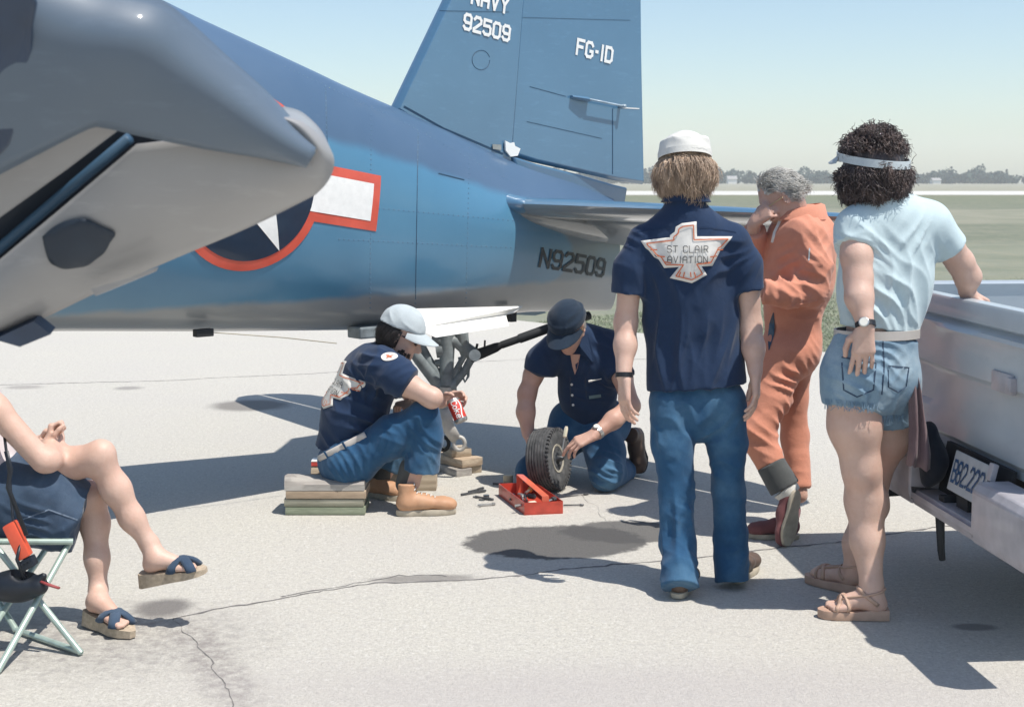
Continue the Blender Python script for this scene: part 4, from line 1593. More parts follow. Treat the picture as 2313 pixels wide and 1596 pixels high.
m.loft([[p + cy * .019 + UP * .1512, p + cy * .101 + UP * .1512, p + cy * .098 + UP * .157, p + cy * .022 + UP * .157] for p in (ca + cx * .006, cb - cx * .006)])
m.build('white_edge', WHITE, rb)

# blocks under the tail-gear fork
def cornerblock(x0, y0, x1, y1, dep, z0, z1, mat, label, group='blocks under the tail gear'):
    a, b = G(x0, y0, z0), G(x1, y1, z0)
    return block('wooden_block', a, b, dep, z0, z1, mat, label, 'block', group)
zz = [0, .044, .090, .132]
cornerblock(1032, 1073, 1088, 1066, .26, zz[0], zz[1] - .001, W_BLOCK, 'lowest wooden block under the tail-gear fork')
cornerblock(1044, 1057, 1090, 1049, .30, zz[1], zz[2] - .001, W_TAN, 'wide tan block in the middle under the tail-gear fork')
cornerblock(1020, 1033, 1065, 1029, .13, zz[2], zz[3], W_BLOCK, 'small top block carrying the tail-gear fork')
a_, b_ = G(984, 1062), G(1031, 1077)
block('wooden_block', a_, b_, .10, 0, .040, W_GREY, 'flat grey block beside the stack under the tail gear', 'block', 'blocks under the tail gear')

# ---- tyre held by the kneeling man
wheel = root('aircraft_wheel', 'small aircraft tail wheel with ribbed tyre standing before the kneeling man', 'wheel', G(1232, 1106))
WC = D(1237, 1036, 7.27)
WC[2] = 0.168
AX = nrm(V(0.90, -0.40, 0.13))
m = MB()
R = .165
prof = [(.072, -.055), (.095, -.062), (.125, -.066), (.150, -.060)]
for i in range(7):
    h = -.050 + i * .0155
    prof += [(.1655 - abs(i - 3) * .0022, h), (.1655 - abs(i - 3) * .0022, h + .009), (.1585 - abs(i - 3) * .002, h + .0105), (.1585 - abs(i - 3) * .002, h + .0145)]
prof += [(.150, .062), (.125, .068), (.095, .064), (.072, .055)]
m.lathe(WC, AX, prof, 56)
TYRE = pbr('dusty_tyre', (0.045, 0.047, 0.05), 0.9, var=0.45, vscale=26, col2=(0.12, 0.12, 0.12), bscale=90, bstr=0.5)
ty = m.build('tyre', TYRE, wheel, auto=30)
m = MB()
m.lathe(WC, AX, [(.03, -.05), (.06, -.045), (.073, -.056), (.076, -.05), (.076, .05), (.073, .06), (.064, .058), (.058, .035), (.03, .03)], 40)
m.build('rim', pbr('cream_rim', (.40, .37, .30), .5, var=.25, vscale=40), wheel, auto=35)
m = MB()
m.lathe(WC, AX, [(.012, .02), (.034, .03), (.032, .055), (.020, .060), (.012, .085), (.006, .09)], 20)
for k in range(6):
    a = k * math.pi / 3
    t1 = nrm(np.cross(AX, UP))
    t2 = np.cross(AX, t1)
    c = WC + (t1 * math.cos(a) + t2 * math.sin(a)) * .047
    m.tube([c + AX * .03, c + AX * .055], .007, 6)
m.build('hub', pbr('greasy_hub', (.05, .052, .055), .4, metal=.6, var=.6, vscale=60), wheel, auto=35)
m = MB()
for k in range(44):
    a = k * 2 * math.pi / 44
    t1 = nrm(np.cross(AX, UP))
    t2 = np.cross(AX, t1)
    rd = t1 * math.cos(a) + t2 * math.sin(a)
    tg_ = -t1 * math.sin(a) + t2 * math.cos(a)
    m.box(WC + rd * .152 + AX * .061, rd, tg_, AX, .009, .006, .006)
m.build('shoulder_lugs', TYRE, ty)['kind'] = 'stuff'

# ---- toolbox tray
tb = root('tool_tray', 'open red steel tool tray full of tools on the pavement', 'toolbox', G(1200, 1150))
fa, fb = G(1184, 1163), G(1271, 1159)
ga = G(1126, 1118)
tx = nrm(fb - fa)
ty_ = ga - fa
tyl = np.linalg.norm(ty_)
ty_ = nrm(ty_)
tw = np.linalg.norm(fb - fa)
th = .062
m = MB()
def wall(p0, p1, inn):
    m.plate([p0, p1, p1 + UP * th, p0 + UP * th], inn * .0025)
c00, c10, c01, c11 = fa, fa + tx * tw, fa + ty_ * tyl, fa + tx * tw + ty_ * tyl
wall(c00, c10, ty_)
wall(c01, c11, -ty_)
wall(c00 + ty_ * .003, c01 - ty_ * .003, tx)
wall(c10 + ty_ * .003, c11 - ty_ * .003, -tx)
m.plate([c00 + UP * .003, c10 + UP * .003, c11 + UP * .003, c01 + UP * .003], UP * .002)
REDT = pbr('tray_red', (0.50, 0.06, 0.035), 0.45, var=0.25, vscale=16, coat=0.3)
m.build('tray', REDT, tb)
m = MB()
hx = tx * tw * .56
m.plate([c00 + hx + ty_ * .01 + UP * .085 - tx * .018, c00 + hx + ty_ * .01 + UP * .085 + tx * .018, c01 + hx - ty_ * .01 + UP * .105 + tx * .018, c01 + hx - ty_ * .01 + UP * .105 - tx * .018], UP * .004)
m.plate([c00 + hx + ty_ * .01 + UP * .01 - tx * .018, c00 + hx + ty_ * .01 + UP * .01 + tx * .018, c00 + hx + ty_ * .01 + UP * .085 + tx * .018, c00 + hx + ty_ * .01 + UP * .085 - tx * .018], ty_ * .004)
m.plate([c01 + hx - ty_ * .01 + UP * .01 - tx * .018, c01 + hx - ty_ * .01 + UP * .01 + tx * .018, c01 + hx - ty_ * .01 + UP * .105 + tx * .018, c01 + hx - ty_ * .01 + UP * .105 - tx * .018], -ty_ * .004)
o = m.build('carrying_bar', pbr('bar_red', (0.62, 0.13, 0.07), 0.45, var=0.2, coat=.3), tb)
bevel(o, .002)
HANDLE_Y = pbr('yellow_handle', (0.55, 0.36, 0.08), 0.4, var=.1)
HANDLE_B = pbr('black_handle', (0.02, 0.025, 0.035), 0.4, var=.2)
HANDLE_W = pbr('cream_handle', (0.62, 0.58, 0.46), 0.4, var=.08)
DARKS = pbr('dark_tool_steel', (0.10, 0.105, 0.11), 0.4, metal=.5, var=.3, vscale=40)
def tool(a, b, r, shaft, handle, label, hl=.4, hr=2.2, jaw=False, group=None, cat='tool', name='hand_tool'):
    t = root(name, label, cat, (a + b) / 2, group)
    m = MB()
    c = lerp(a, b, 1 - hl)
    m.tube([a, lerp(a, b, .5), c], [r * 1.2, r, r], 7)
    if jaw:
        d = nrm(b - a)
        s = nrm(np.cross(d, UP))
        m.tube([a + s * r * 2.2 - d * .012, a + s * r * 1.2, a, a - s * r * 1.2, a - s * r * 2.2 - d * .012], r * .9, 6)
    m.build('shaft', shaft, t, auto=40)
    m = MB()
    m.tube([c, lerp(c, b, .12), lerp(c, b, .8), b], [r * 1.2, r * hr, r * hr, r * hr * .6], 8)
    m.build('handle', handle, t, auto=40)
    return t
rt = np.random.default_rng(33)
items = [('dark ratchet lying at the back of the red tray', DARKS, HANDLE_B), ('cream-handled driver across the front of the red tray', STEEL, HANDLE_W), ('bright spanner in the left of the red tray', STEEL, STEEL),
         ('yellow-handled screwdriver at the far end of the red tray', STEEL, HANDLE_Y), ('black pliers beneath the bar of the red tray', DARKS, HANDLE_B), ('short steel punch in the front corner of the red tray', STEEL, DARKS),
         ('maroon-handled cutter along the left wall of the red tray', DARKS, pbr('maroon_handle', (.13, .03, .04), .4)), ('steel socket bar in the middle of the red tray', STEEL, DARKS)]
for i, (lb, a_m, b_m) in enumerate(items):
    u0 = (0.10, .12, .2, .75, .35, .8, .10, .45)[i]
    v0 = (.62, .12, .35, .9, .45, .16, .3, .55)[i]
    c = c00 + tx * tw * u0 + ty_ * tyl * v0 + UP * (.028 + .012 * (i % 3))
    d = nrm(tx * (.4, 1, .2, .5, .2, .7, .1, .5)[i] + ty_ * (.9, .12, .9, .7, 1, .4, 1, -.9)[i] + UP * .05 * (i % 2))
    ln = (.06, .055, .055, .05, .07, .035, .07, .06)[i]
    tool(c - d * ln, c + d * ln, .0045 + .002 * (i % 2), a_m, b_m, lb, group='tools in the red tray')
for i, (x0, y0, x1, y1, sh, hd, lb, hl) in enumerate([
        (1041, 1116, 1097, 1107, DARKS, DARKS, 'slim dark file on the pavement left of the red tray', .3),
        (1058, 1110, 1092, 1101, DARKS, DARKS, 'short dark punch on the pavement left of the red tray', .4),
        (1075, 1121, 1112, 1127, DARKS, DARKS, 'dark pliers lying by the left wall of the tray', .5),
        (1085, 1140, 1118, 1137, STEEL, STEEL, 'thin bright spanner on the ground before the tray', .2),
        (1113, 1091, 1150, 1094, DARKS, HANDLE_B, 'black-handled driver behind the red tray in shade', .6),
        (1262, 1119, 1330, 1114, STEEL, DARKS, 'long thin rod on the ground by the kneeling man knee', .2),
        (1272, 1140, 1318, 1139, DARKS, DARKS, 'thin rod on the pavement right of the red tray', .2),
        (1232, 1104, 1180, 1092, STEEL, HANDLE_Y, 'yellow-handled screwdriver on the ground at the foot of the tyre', .4)]):
    tool(G(x0, y0, .008), G(x1, y1, .008), .005 if i < 5 else .0035, sh, hd, lb, hl, 1.6, jaw=(i in (2, 3)), group='tools on the pavement')
# small round can lid standing by the tyre
m = MB()
p = G(1147, 1093)
m.lathe(p, UP, [(.024, 0), (.026, .004), (.026, .045), (.024, .05)], 24)
o = m.build('grease_tin', pbr('tin_cream', (.55, .45, .30), .5, var=.1), None, auto=35)
tag(o, 'small cream grease tin between the tyre and the tool tray', 'tin')
for i, (x, y, lb) in enumerate([(1098, 1123, 'cluster nut of dark metal, nearest the boot'), (1108, 1129, 'dark metal bushing beside the tray wall'), (1088, 1129, 'flat dark washer on the pavement by the tray')]):
    m = MB()
    m.lathe(G(x, y), UP, [(.012, 0), (.016, 0), (.016, .014 - .005 * i), (.012, .014 - .005 * i)], 10)
    tag(m.build('metal_fitting', DARKS, None, auto=35), lb, 'fitting', 'loose fittings on the pavement')

# ---- folding chair
chair = root('folding_chair', 'folding chair with pale green tube legs under the seated woman', 'chair', G(80, 1440))
GREENT = pbr('pale_green_tube', (0.40, 0.49, 0.43), 0.35, metal=0.3, var=0.15, vscale=20, coat=0.3)
def leg(p, q, r=.0115):
    m = MB()
    m.tube([p, lerp(p, q, .5), q], r, 12)
    m.build('leg', GREENT, chair, auto=40)
n1, n2 = G(-6, 1516, .01), G(183, 1474, .01)
leg(D(155, 1228, 4.92), n1)
leg(D(-20, 1220, 4.80), n2)
f1, f2 = G(-40, 1450, .01), G(38, 1424, .01)
leg(D(120, 1215, 5.30), f1)
leg(D(-110, 1190, 5.20), f2)
m = MB()
m.tube([n1 + V(0, 0, .004), f1 + V(0, 0, .004)], .011, 10)
m.build('foot_rail', GREENT, chair, auto=40)
m = MB()
m.tube([n2 + V(0, 0, .004), f2 + V(0, 0, .004)], .011, 10)
m.build('foot_rail', GREENT, chair, auto=40)
sa, sb, sc_, sd = D(165, 1222, 4.90), D(-60, 1222, 4.82), D(-150, 1186, 5.22), D(130, 1190, 5.35)
for a, b in ((sa, sb), (sd, sc_)):
    m = MB()
    m.tube([a, b], .0115, 10)
    m.build('seat_rail', GREENT, chair, auto=40)
m = MB()
m.loft([[lerp(a, b, t) - UP * .02 * math.sin(math.pi * s_) for t in np.linspace(0, 1, 6)] for s_, (a, b) in zip(np.linspace(0, 1, 7), [(lerp(sa, sd, q), lerp(sb, sc_, q)) for q in np.linspace(0, 1, 7)])], close=False, caps=False)
o = m.build('seat_sling', pbr('blue_webbing', (.05, .10, .16), .9, var=.2), chair, smooth=True)
md = o.modifiers.new('t', 'SOLIDIFY')
md.thickness = .004
bk = [D(-40, 1225, 4.80), D(-130, 1000, 4.85), D(-200, 780, 4.95)]
m = MB()
m.tube(bk, .0115, 10)
m.tube([p + V(.05, .42, 0) for p in bk], .0115, 10)
m.tube([bk[2], bk[2] + V(.05, .42, 0)], .0115, 10)
m.build('back_frame', GREENT, chair, auto=40)
o = mesh_obj('back_sling', [bk[1], bk[1] + V(.05, .42, 0), bk[2] + V(.05, .42, 0), bk[2]], [(0, 1, 2, 3)], bpy.data.materials['blue_webbing'], chair)
md = o.modifiers.new('t', 'SOLIDIFY')
md.thickness = .004

# ---- bags hanging from the chair
LEATHER = pbr('black_leather', (.010, .014, .022), .45, var=.3, vscale=30, bscale=120, bstr=.2)
ORANGE = pbr('orange_red_case', (.62, .085, .035), .4, var=.15, coat=.3)
bag = root('camera_case', 'open black leather camera case hanging from the chair', 'camera case', D(40, 1360, 4.70) * V(1, 1, 0))
s = SDF(.006)
s.e(D(38, 1322, 4.72), (.085, .05, .058), None, .02)
s.c(D(-8, 1325, 4.72), D(88, 1322, 4.70), .045, .032, .02)
s.e(D(50, 1278, 4.70), (.035, .05, .045), None, .01, sub=True)
s.c(D(85, 1310, 4.70), D(98, 1300, 4.69), .018, .012, .01)
s.build('case_body', LEATHER, bag)
m = MB()
m.tube([D(92, 1312, 4.68), D(112, 1320, 4.67), D(134, 1327, 4.66)], [.006, .008, .007], 7, flat=(V(0, 0, 1), .6))
m.build('red_strap_end', pbr('dark_red_strap', (.28, .05, .05), .6), bag, smooth=True)
m = MB()
m.tube([D(52, 1310, 4.69), D(40, 1262, 4.70), D(30, 1180, 4.76), D(22, 1080, 4.78), D(10, 985, 4.85)], .005, 6)
m.tube([D(60, 1315, 4.69), D(38, 1262, 4.68), D(46, 1228, 4.70)], .006, 6)
m.tube([D(14, 1018, 4.72), D(24, 1060, 4.72), D(18, 1100, 4.72), D(60, 1208, 4.70)], .009, 6, flat=(V(0, 1, 0), .3))
m.build('carry_strap', LEATHER, bag, smooth=True)
pk = root('radio_case', 'orange-red case with black end hanging by a strap beside the denim skirt', 'case', D(50, 1300, 4.70) * V(1, 1, 0))
p0, p1 = D(20, 1178, 4.73), D(66, 1272, 4.70)
dd_ = nrm(p1 - p0)
sd_ = nrm(np.cross(dd_, V(0, 1, 0)))
m = MB()
ln = np.linalg.norm(p1 - p0)
m.box((p0 + p1) / 2 - dd_ * .01, dd_, sd_, V(0, 1, 0), ln / 2 - .014, .023, .02, .007)
m.build('shell', ORANGE, pk, auto=40)
m = MB()
m.box(p1 - dd_ * .004, dd_, sd_, V(0, 1, 0), .018, .0245, .0215, .006)
for k in range(3):
    m.tube([p1 + sd_ * (-.012 + .012 * k) - dd_ * .01 + V(0, -.022, 0), p1 + sd_ * (-.012 + .012 * k) - dd_ * .01 + V(0, -.027, 0)], .004, 8)
m.build('end_cap', LEATHER, pk, auto=40)
# ================================================================== PEOPLE
def mat_skin(name, c, c2):
    m, nt, b = new_mat(name)
    co = texco(nt)
    f = noise(nt, co, 11, 7, 0.7)
    out = ramp(nt, f, [(0.3, c), (0.7, c2)])
    red = noise(nt, co, 4.5, 5, 0.6)
    out = mixc(nt, ramp(nt, red, [(0.5, (0, 0, 0)), (0.75, (0.45, 0.45, 0.45))]), out, (c[0] * .95, c[1] * .72, c[2] * .66))
    s = noise(nt, co, 130, 3, 0.6)
    out = mixc(nt, ramp(nt, s, [(0.6, (0, 0, 0)), (0.8, (0.3, 0.3, 0.3))]), out, tuple(v * .7 for v in c))
    nt.links.new(out, b.inputs['Base Color'])
    b.inputs['Roughness'].default_value = 0.52
    b.inputs['Subsurface Weight'].default_value = 0.12
    b.inputs['Subsurface Radius'].default_value = (0.012, 0.005, 0.003)
    bump(nt, b, mathn(nt, 'ADD', s, noise(nt, co, 30, 4, 0.6)), 0.22, 0.004)
    return m
SKIN = mat_skin('fair_skin', (0.55, 0.355, 0.275), (0.64, 0.44, 0.355))
SKIN_T = mat_skin('ruddy_skin', (0.50, 0.29, 0.215), (0.58, 0.37, 0.29))

def mat_cloth(name, c1, c2, weave=900, rough=0.9, fade=None, fscale=5.0, fpos=(0.5, 0.75), bstr=0.25, sheen=0.15):
    m, nt, b = new_mat(name)
    co = texco(nt)
    f = noise(nt, co, 9, 6, 0.65)
    out = ramp(nt, f, [(0.3, c1), (0.7, c2)])
    if fade is not None:
        g = noise(nt, co, fscale, 5, 0.6)
        out = mixc(nt, ramp(nt, g, [(fpos[0], (0, 0, 0)), (fpos[1], (1, 1, 1))]), out, fade)
    w = noise(nt, co, 420, 2, 0.6)
    out = mixc(nt, ramp(nt, w, [(0.35, (0.25, 0.25, 0.25)), (0.55, (0, 0, 0))]), out, tuple(v * .6 for v in c1))
    nt.links.new(out, b.inputs['Base Color'])
    b.inputs['Roughness'].default_value = rough
    b.inputs['Specular IOR Level'].default_value = 0.25
    b.inputs['Sheen Weight'].default_value = sheen
    crease = noise(nt, co, 38, 4, 0.6, 0.6)
    h = mathn(nt, 'ADD', mathn(nt, 'MULTIPLY', w, 0.08), crease)
    bump(nt, b, h, bstr, 0.006)
    return m
NAVY = mat_cloth('navy_work_cloth', (0.011, 0.028, 0.070), (0.017, 0.038, 0.088))
DENIM = mat_cloth('blue_denim', (0.016, 0.066, 0.145), (0.028, 0.098, 0.195), fade=(0.105, 0.215, 0.32), fscale=3.2, fpos=(0.46, 0.80))
DENIM_L = mat_cloth('faded_denim', (0.16, 0.255, 0.345), (0.23, 0.335, 0.42), fade=(0.36, 0.46, 0.52), fscale=6.0, fpos=(0.5, 0.75))
DENIM_D = mat_cloth('dark_denim_skirt', (0.032, 0.056, 0.098), (0.050, 0.082, 0.130), fade=(0.085, 0.12, 0.175))
TEE = mat_cloth('pale_blue_jersey', (0.48, 0.585, 0.61), (0.54, 0.645, 0.665), bstr=0.12)
ORNG = mat_cloth('orange_flight_cloth', (0.57, 0.232, 0.148), (0.65, 0.285, 0.19), bstr=0.35)
CAPW = mat_cloth('white_cap_cloth', (0.64, 0.625, 0.58), (0.71, 0.695, 0.65), bstr=0.2)
CAPB = mat_cloth('pale_blue_cap_cloth', (0.42, 0.47, 0.49), (0.50, 0.55, 0.565), bstr=0.3)
CAPD = mat_cloth('dark_cap_cloth', (0.010, 0.022, 0.042), (0.018, 0.034, 0.058), bstr=0.3)
BROWNC = mat_cloth('brown_rag_cloth', (0.14, 0.092, 0.098), (0.185, 0.13, 0.135), bstr=0.4)
LEATH = pbr('tan_boot_leather', (0.42, 0.215, 0.115), 0.6, var=0.2, vscale=12, col2=(0.52, 0.30, 0.175), bscale=40, bstr=0.25)
DKSHOE = pbr('brown_boot_leather', (0.07, 0.045, 0.035), 0.55, var=0.3, vscale=14, col2=(0.13, 0.085, 0.06), bscale=40, bstr=0.25)
SOLE = pbr('pale_crepe_sole', (0.42, 0.37, 0.29), 0.8, var=0.2, vscale=20)
MAROON = mat_cloth('maroon_canvas', (0.15, 0.055, 0.06), (0.21, 0.085, 0.085))
SANDAL = pbr('tan_sandal_leather', (0.46, 0.30, 0.22), 0.6, var=0.15, vscale=20)
SOCKD = mat_cloth('charcoal_sock', (0.07, 0.075, 0.075), (0.105, 0.108, 0.105))
BELT = pbr('cream_belt', (0.50, 0.46, 0.42), 0.5, var=0.1)
WATCH = pbr('black_watch_strap', (0.012, 0.013, 0.016), 0.5)
METALW = pbr('watch_steel', (0.6, 0.59, 0.55), 0.3, metal=0.8, var=0.1)
DIAL = pbr('watch_dial', (0.75, 0.73, 0.65), 0.3, var=0.03)
EYE = pbr('dark_eye', (0.02, 0.015, 0.012), 0.2, coat=0.6)
GOLD = pbr('spectacle_wire', (0.55, 0.45, 0.25), 0.3, metal=0.8)

def hairmat(name, c1, c2, c3):
    m, nt, b = new_mat(name)
    co = texco(nt)
    f = noise(nt, mapping(nt, co, sc=(1, 1, .45)), 34, 4, 0.7)
    out = ramp(nt, f, [(0.30, c1), (0.5, c2), (0.70, c3)])
    nt.links.new(out, b.inputs['Base Color'])
    b.inputs['Roughness'].default_value = 0.42
    b.inputs['Specular IOR Level'].default_value = 0.6
    return m
H_BLOND = hairmat('sandy_hair', (0.17, 0.115, 0.08), (0.42, 0.30, 0.21), (0.72, 0.54, 0.39))
H_DARK = hairmat('dark_brown_hair', (0.022, 0.016, 0.017), (0.065, 0.046, 0.043), (0.20, 0.14, 0.12))
H_GREY = hairmat('grey_hair', (0.28, 0.27, 0.25), (0.48, 0.46, 0.42), (0.66, 0.63, 0.58))
H_BLACK = hairmat('black_hair', (0.010, 0.009, 0.010), (0.022, 0.018, 0.017), (0.05, 0.04, 0.036))

def frame(f, u):
    f = nrm(f)
    u = nrm(np.asarray(u) - f * np.dot(u, f))
    r = np.cross(f, u)
    return f, u, r          # forward, up, the figure's right

def head(S, c, f, u, neck_to, sc=1.0, nk=0.055):
    """skull, jaw, brow, nose, lips and ears around c (level with the ears)"""
    f, u, r = frame(f, u)
    R = np.array([r, f, u])
    S.e(c + u * .030 * sc, V(.077, .097, .098) * sc, R, .02)
    S.e(c + f * .035 * sc - u * .045 * sc, V(.058, .062, .078) * sc, R, .03)
    S.e(c + f * .070 * sc - u * .100 * sc, V(.030, .025, .024) * sc, R, .03)
    S.e(c + f * .084 * sc + u * .030 * sc, V(.055, .016, .014) * sc, R, .02)
    S.c(c + f * .094 * sc + u * .010 * sc, c + f * .114 * sc - u * .030 * sc, .009 * sc, .0145 * sc, .012)
    S.e(c + f * .098 * sc - u * .036 * sc, V(.018, .011, .010) * sc, R, .010)
    S.e(c + f * .090 * sc - u * .066 * sc, V(.024, .010, .006) * sc, R, .006)
    S.e(c + f * .088 * sc - u * .079 * sc, V(.021, .010, .007) * sc, R, .006)
    for s in (1, -1):
        S.e(c + f * .066 * sc + r * s * .040 * sc - u * .020 * sc, V(.022, .02, .018) * sc, R, .02)
        S.e(c + f * .090 * sc + r * s * .032 * sc + u * .012 * sc, V(.013, .010, .008) * sc, R, .006, sub=True)
        tilt = nrm(f * -.35 + r * s * .9)
        RE = np.array([np.cross(tilt, u), tilt, u])
        S.e(c + r * s * .080 * sc - f * .004 * sc, V(.018, .008, .032) * sc, RE, .008)
        S.e(c + r * s * .086 * sc + f * .001 * sc, V(.009, .006, .018) * sc, RE, .004, sub=True)
    S.c(c - u * .055 * sc - f * .018 * sc, neck_to, nk * sc, nk * 1.1 * sc, .03)
    return f, u, r

def hand(S, w, f, n, thumb, curl=0.35, sc=1.0, spread=0.10, tcurl=0.4):
    """palm and five separate bent fingers from the wrist w towards f; n is where the palm faces, thumb the thumb's side"""
    f = nrm(f)
    n0 = nrm(np.asarray(n) - f * np.dot(n, f))
    t = nrm(np.cross(f, n0))
    if np.dot(t, thumb) < 0:
        t = -t
    L1 = V(.044, .049, .045, .036) * sc
    for i in range(4):
        off = (1.5 - i) * .0195 * sc
        base = w + t * off * .55 + f * .012 * sc
        kn = w + t * off + f * (.088 - .004 * abs(i - 1.2)) * sc - n0 * .004 * sc
        S.c(base, kn, .0145 * sc, .0115 * sc, .016)
        d, n = nrm(f + t * spread * (1.5 - i) * .5), n0
        p = kn
        r0 = (.0092, .0096, .0092, .0080)[i] * sc
        cu = curl[i] if hasattr(curl, '__len__') else curl * (1 + .12 * i)
        for j, (ln, q) in enumerate(zip((1.0, .62, .48), (.8, 1.1, .8))):
            a = cu * q
            d2 = nrm(d * math.cos(a) + n * math.sin(a))
            n2 = nrm(n * math.cos(a) - d * math.sin(a))
            p2 = p + d2 * L1[i] * ln
            S.c(p, p2, r0 * (1 - .07 * j), r0 * (.93 - .07 * j), .004)
            p, d, n = p2, d2, n2
    # thumb leaves the side of the palm near its base
    b0 = w + t * .018 * sc + f * .022 * sc + n0 * .006 * sc
    d = nrm(f * .62 + t * .70 + n0 * .35)
    p1 = b0 + d * .040 * sc
    d2 = nrm(f * .9 + t * .25 + n0 * tcurl)
    p2 = p1 + d2 * .034 * sc
    d3 = nrm(f * .9 - t * .05 + n0 * tcurl * 1.3)
    p3 = p2 + d3 * .026 * sc
    S.c(b0, p1, .0150 * sc, .0120 * sc, .014)
    S.c(p1, p2, .0118 * sc, .0105 * sc, .005)
    S.c(p2, p3, .0105 * sc, .0085 * sc, .004)
    return S

def hair(name, parent, mat, c, f, u, r, rad, mask, n, length, th, down=0.6, back=0.25, lift=0.18, curl=0.0, jit=0.25, seed=1, base=0.93, cen_u=0.03, steps=6, clump=1.0, twist=9.0, scalp=None):
    """locks of hair rooted on the skull, flowing over it, each a thin tapering tube; over a close scalp layer"""
    rg = np.random.default_rng(seed)
    f, u, r = np.asarray(f), np.asarray(u), np.asarray(r)
    cen = c + u * cen_u
    rad = np.asarray(rad)
    m = MB()
    # scalp layer
    vs, fs, keep = [], [], {}
    nu, nv = 40, 26
    pts = {}
    for i in range(nv + 1):
        for j in range(nu):
            th_, ph = math.pi * i / nv, 2 * math.pi * j / nu
            d = V(math.sin(th_) * math.cos(ph), math.sin(th_) * math.sin(ph), math.cos(th_))
            pts[i, j] = d
    for i in range(nv):
        for j in range(nu):
            q = [(i, j), (i + 1, j), (i + 1, (j + 1) % nu), (i, (j + 1) % nu)]
            if sum((scalp or mask)(pts[k]) for k in q) >= 2:
                ids = []
                for k in q:
                    if k not in keep:
                        d = pts[k]
                        keep[k] = len(vs)
                        e = base * (1 + .03 * math.sin(9 * d[0] + 5 * d[2]) + .02 * math.sin(17 * d[1]))
                        vs.append(cen + (r * d[0] * rad[0] + f * d[1] * rad[1] + u * d[2] * rad[2]) * e)
                    ids.append(keep[k])
                fs.append(ids)
    m.add(vs, fs)
    roots = []
    while len(roots) < n:
        d = nrm(rg.normal(size=3))
        if mask(d):
            roots.append(d)
    roots = np.array(roots)
    coh = np.stack([sines(roots, 9.0, seed * 10 + q, 8) for q in range(3)], 1)
    lcoh = sines(roots, 12.0, seed * 10 + 5, 8)
    for d, co_, lc_ in zip(roots, coh, lcoh):
        p = cen + (r * d[0] * rad[0] + f * d[1] * rad[1] + u * d[2] * rad[2]) * (base + .02)
        nn = nrm(r * d[0] / rad[0] + f * d[1] / rad[1] + u * d[2] / rad[2])
        ln = length * rg.uniform(.6, 1.1) * (1 + .16 * lc_)
        dirv = nrm(nn * lift - u * down - f * back + co_ * jit * 1.0 + rg.normal(size=3) * jit * .35)
        dirv = nrm(dirv - nn * np.dot(dirv, nn) + nn * lift * rg.uniform(.2, 1.3))
        path = [p]
        ph = rg.uniform(0, 6.28)
        s1 = nrm(np.cross(dirv, nn))
        for k in range(steps):
            q = path[-1] + dirv * ln / steps
            if curl:
                a = ph + twist * (k + 1) / steps
                q = q + (s1 * math.cos(a) + nn * math.sin(a)) * curl
            path.append(q)
            rel = q - cen
            loc = V(np.dot(rel, r) / rad[0], np.dot(rel, f) / rad[1], np.dot(rel, u) / rad[2])
            nl = np.linalg.norm(loc)
            nn = nrm(r * loc[0] / rad[0] + f * loc[1] / rad[1] + u * loc[2] / rad[2])
            dirv = nrm(dirv - V(0, 0, 1) * .22 + rg.normal(size=3) * jit * .35)
            if nl < 1.0:
                dirv = nrm(dirv + nn * (1.0 - nl) * 2.0)
            elif nl > 1.12:
                dirv = nrm(dirv - nn * .30)
        t0 = th * rg.uniform(.6, 1.3) * clump
        m.tube(path, [t0 * w for w in np.linspace(1.0, .25, len(path))], 4, caps=False)
    o = m.build(name, mat, parent, smooth=True)
    return o

def wrap(name, pts, w, t, mat, parent):
    """thin band around a limb: pts ring centre path"""
    m = MB()
    m.tube(pts, w, 10)
    return m.build(name, mat, parent, smooth=True)

def band(name, c, axis, r, w, mat, parent, thick=.003, fl=None):
    m = MB()
    axis = nrm(axis)
    m.lathe(c, axis, [(r - .004, -w / 2), (r + thick, -w / 2), (r + thick, w / 2), (r - .004, w / 2)], 24)
    return m.build(name, mat, parent, auto=40)

def watch(parent, c, axis, out, r, face=.016, strap=WATCH, w=.018):
    b = band('wristwatch', c, axis, r, w, strap, parent)
    m = MB()
    o = nrm(np.asarray(out) - nrm(axis) * np.dot(out, nrm(axis)))
    m.lathe(c + o * (r + .001), o, [(face, 0), (face + .002, .002), (face + .001, .006), (face * .9, .0075)], 20)
    m.build('watch_case', METALW, b, auto=35)
    m = MB()
    m.lathe(c + o * (r + .0085), o, [(face * .86, 0), (face * .86, .0008)], 20)
    m.build('watch_dial', DIAL, b, auto=35)

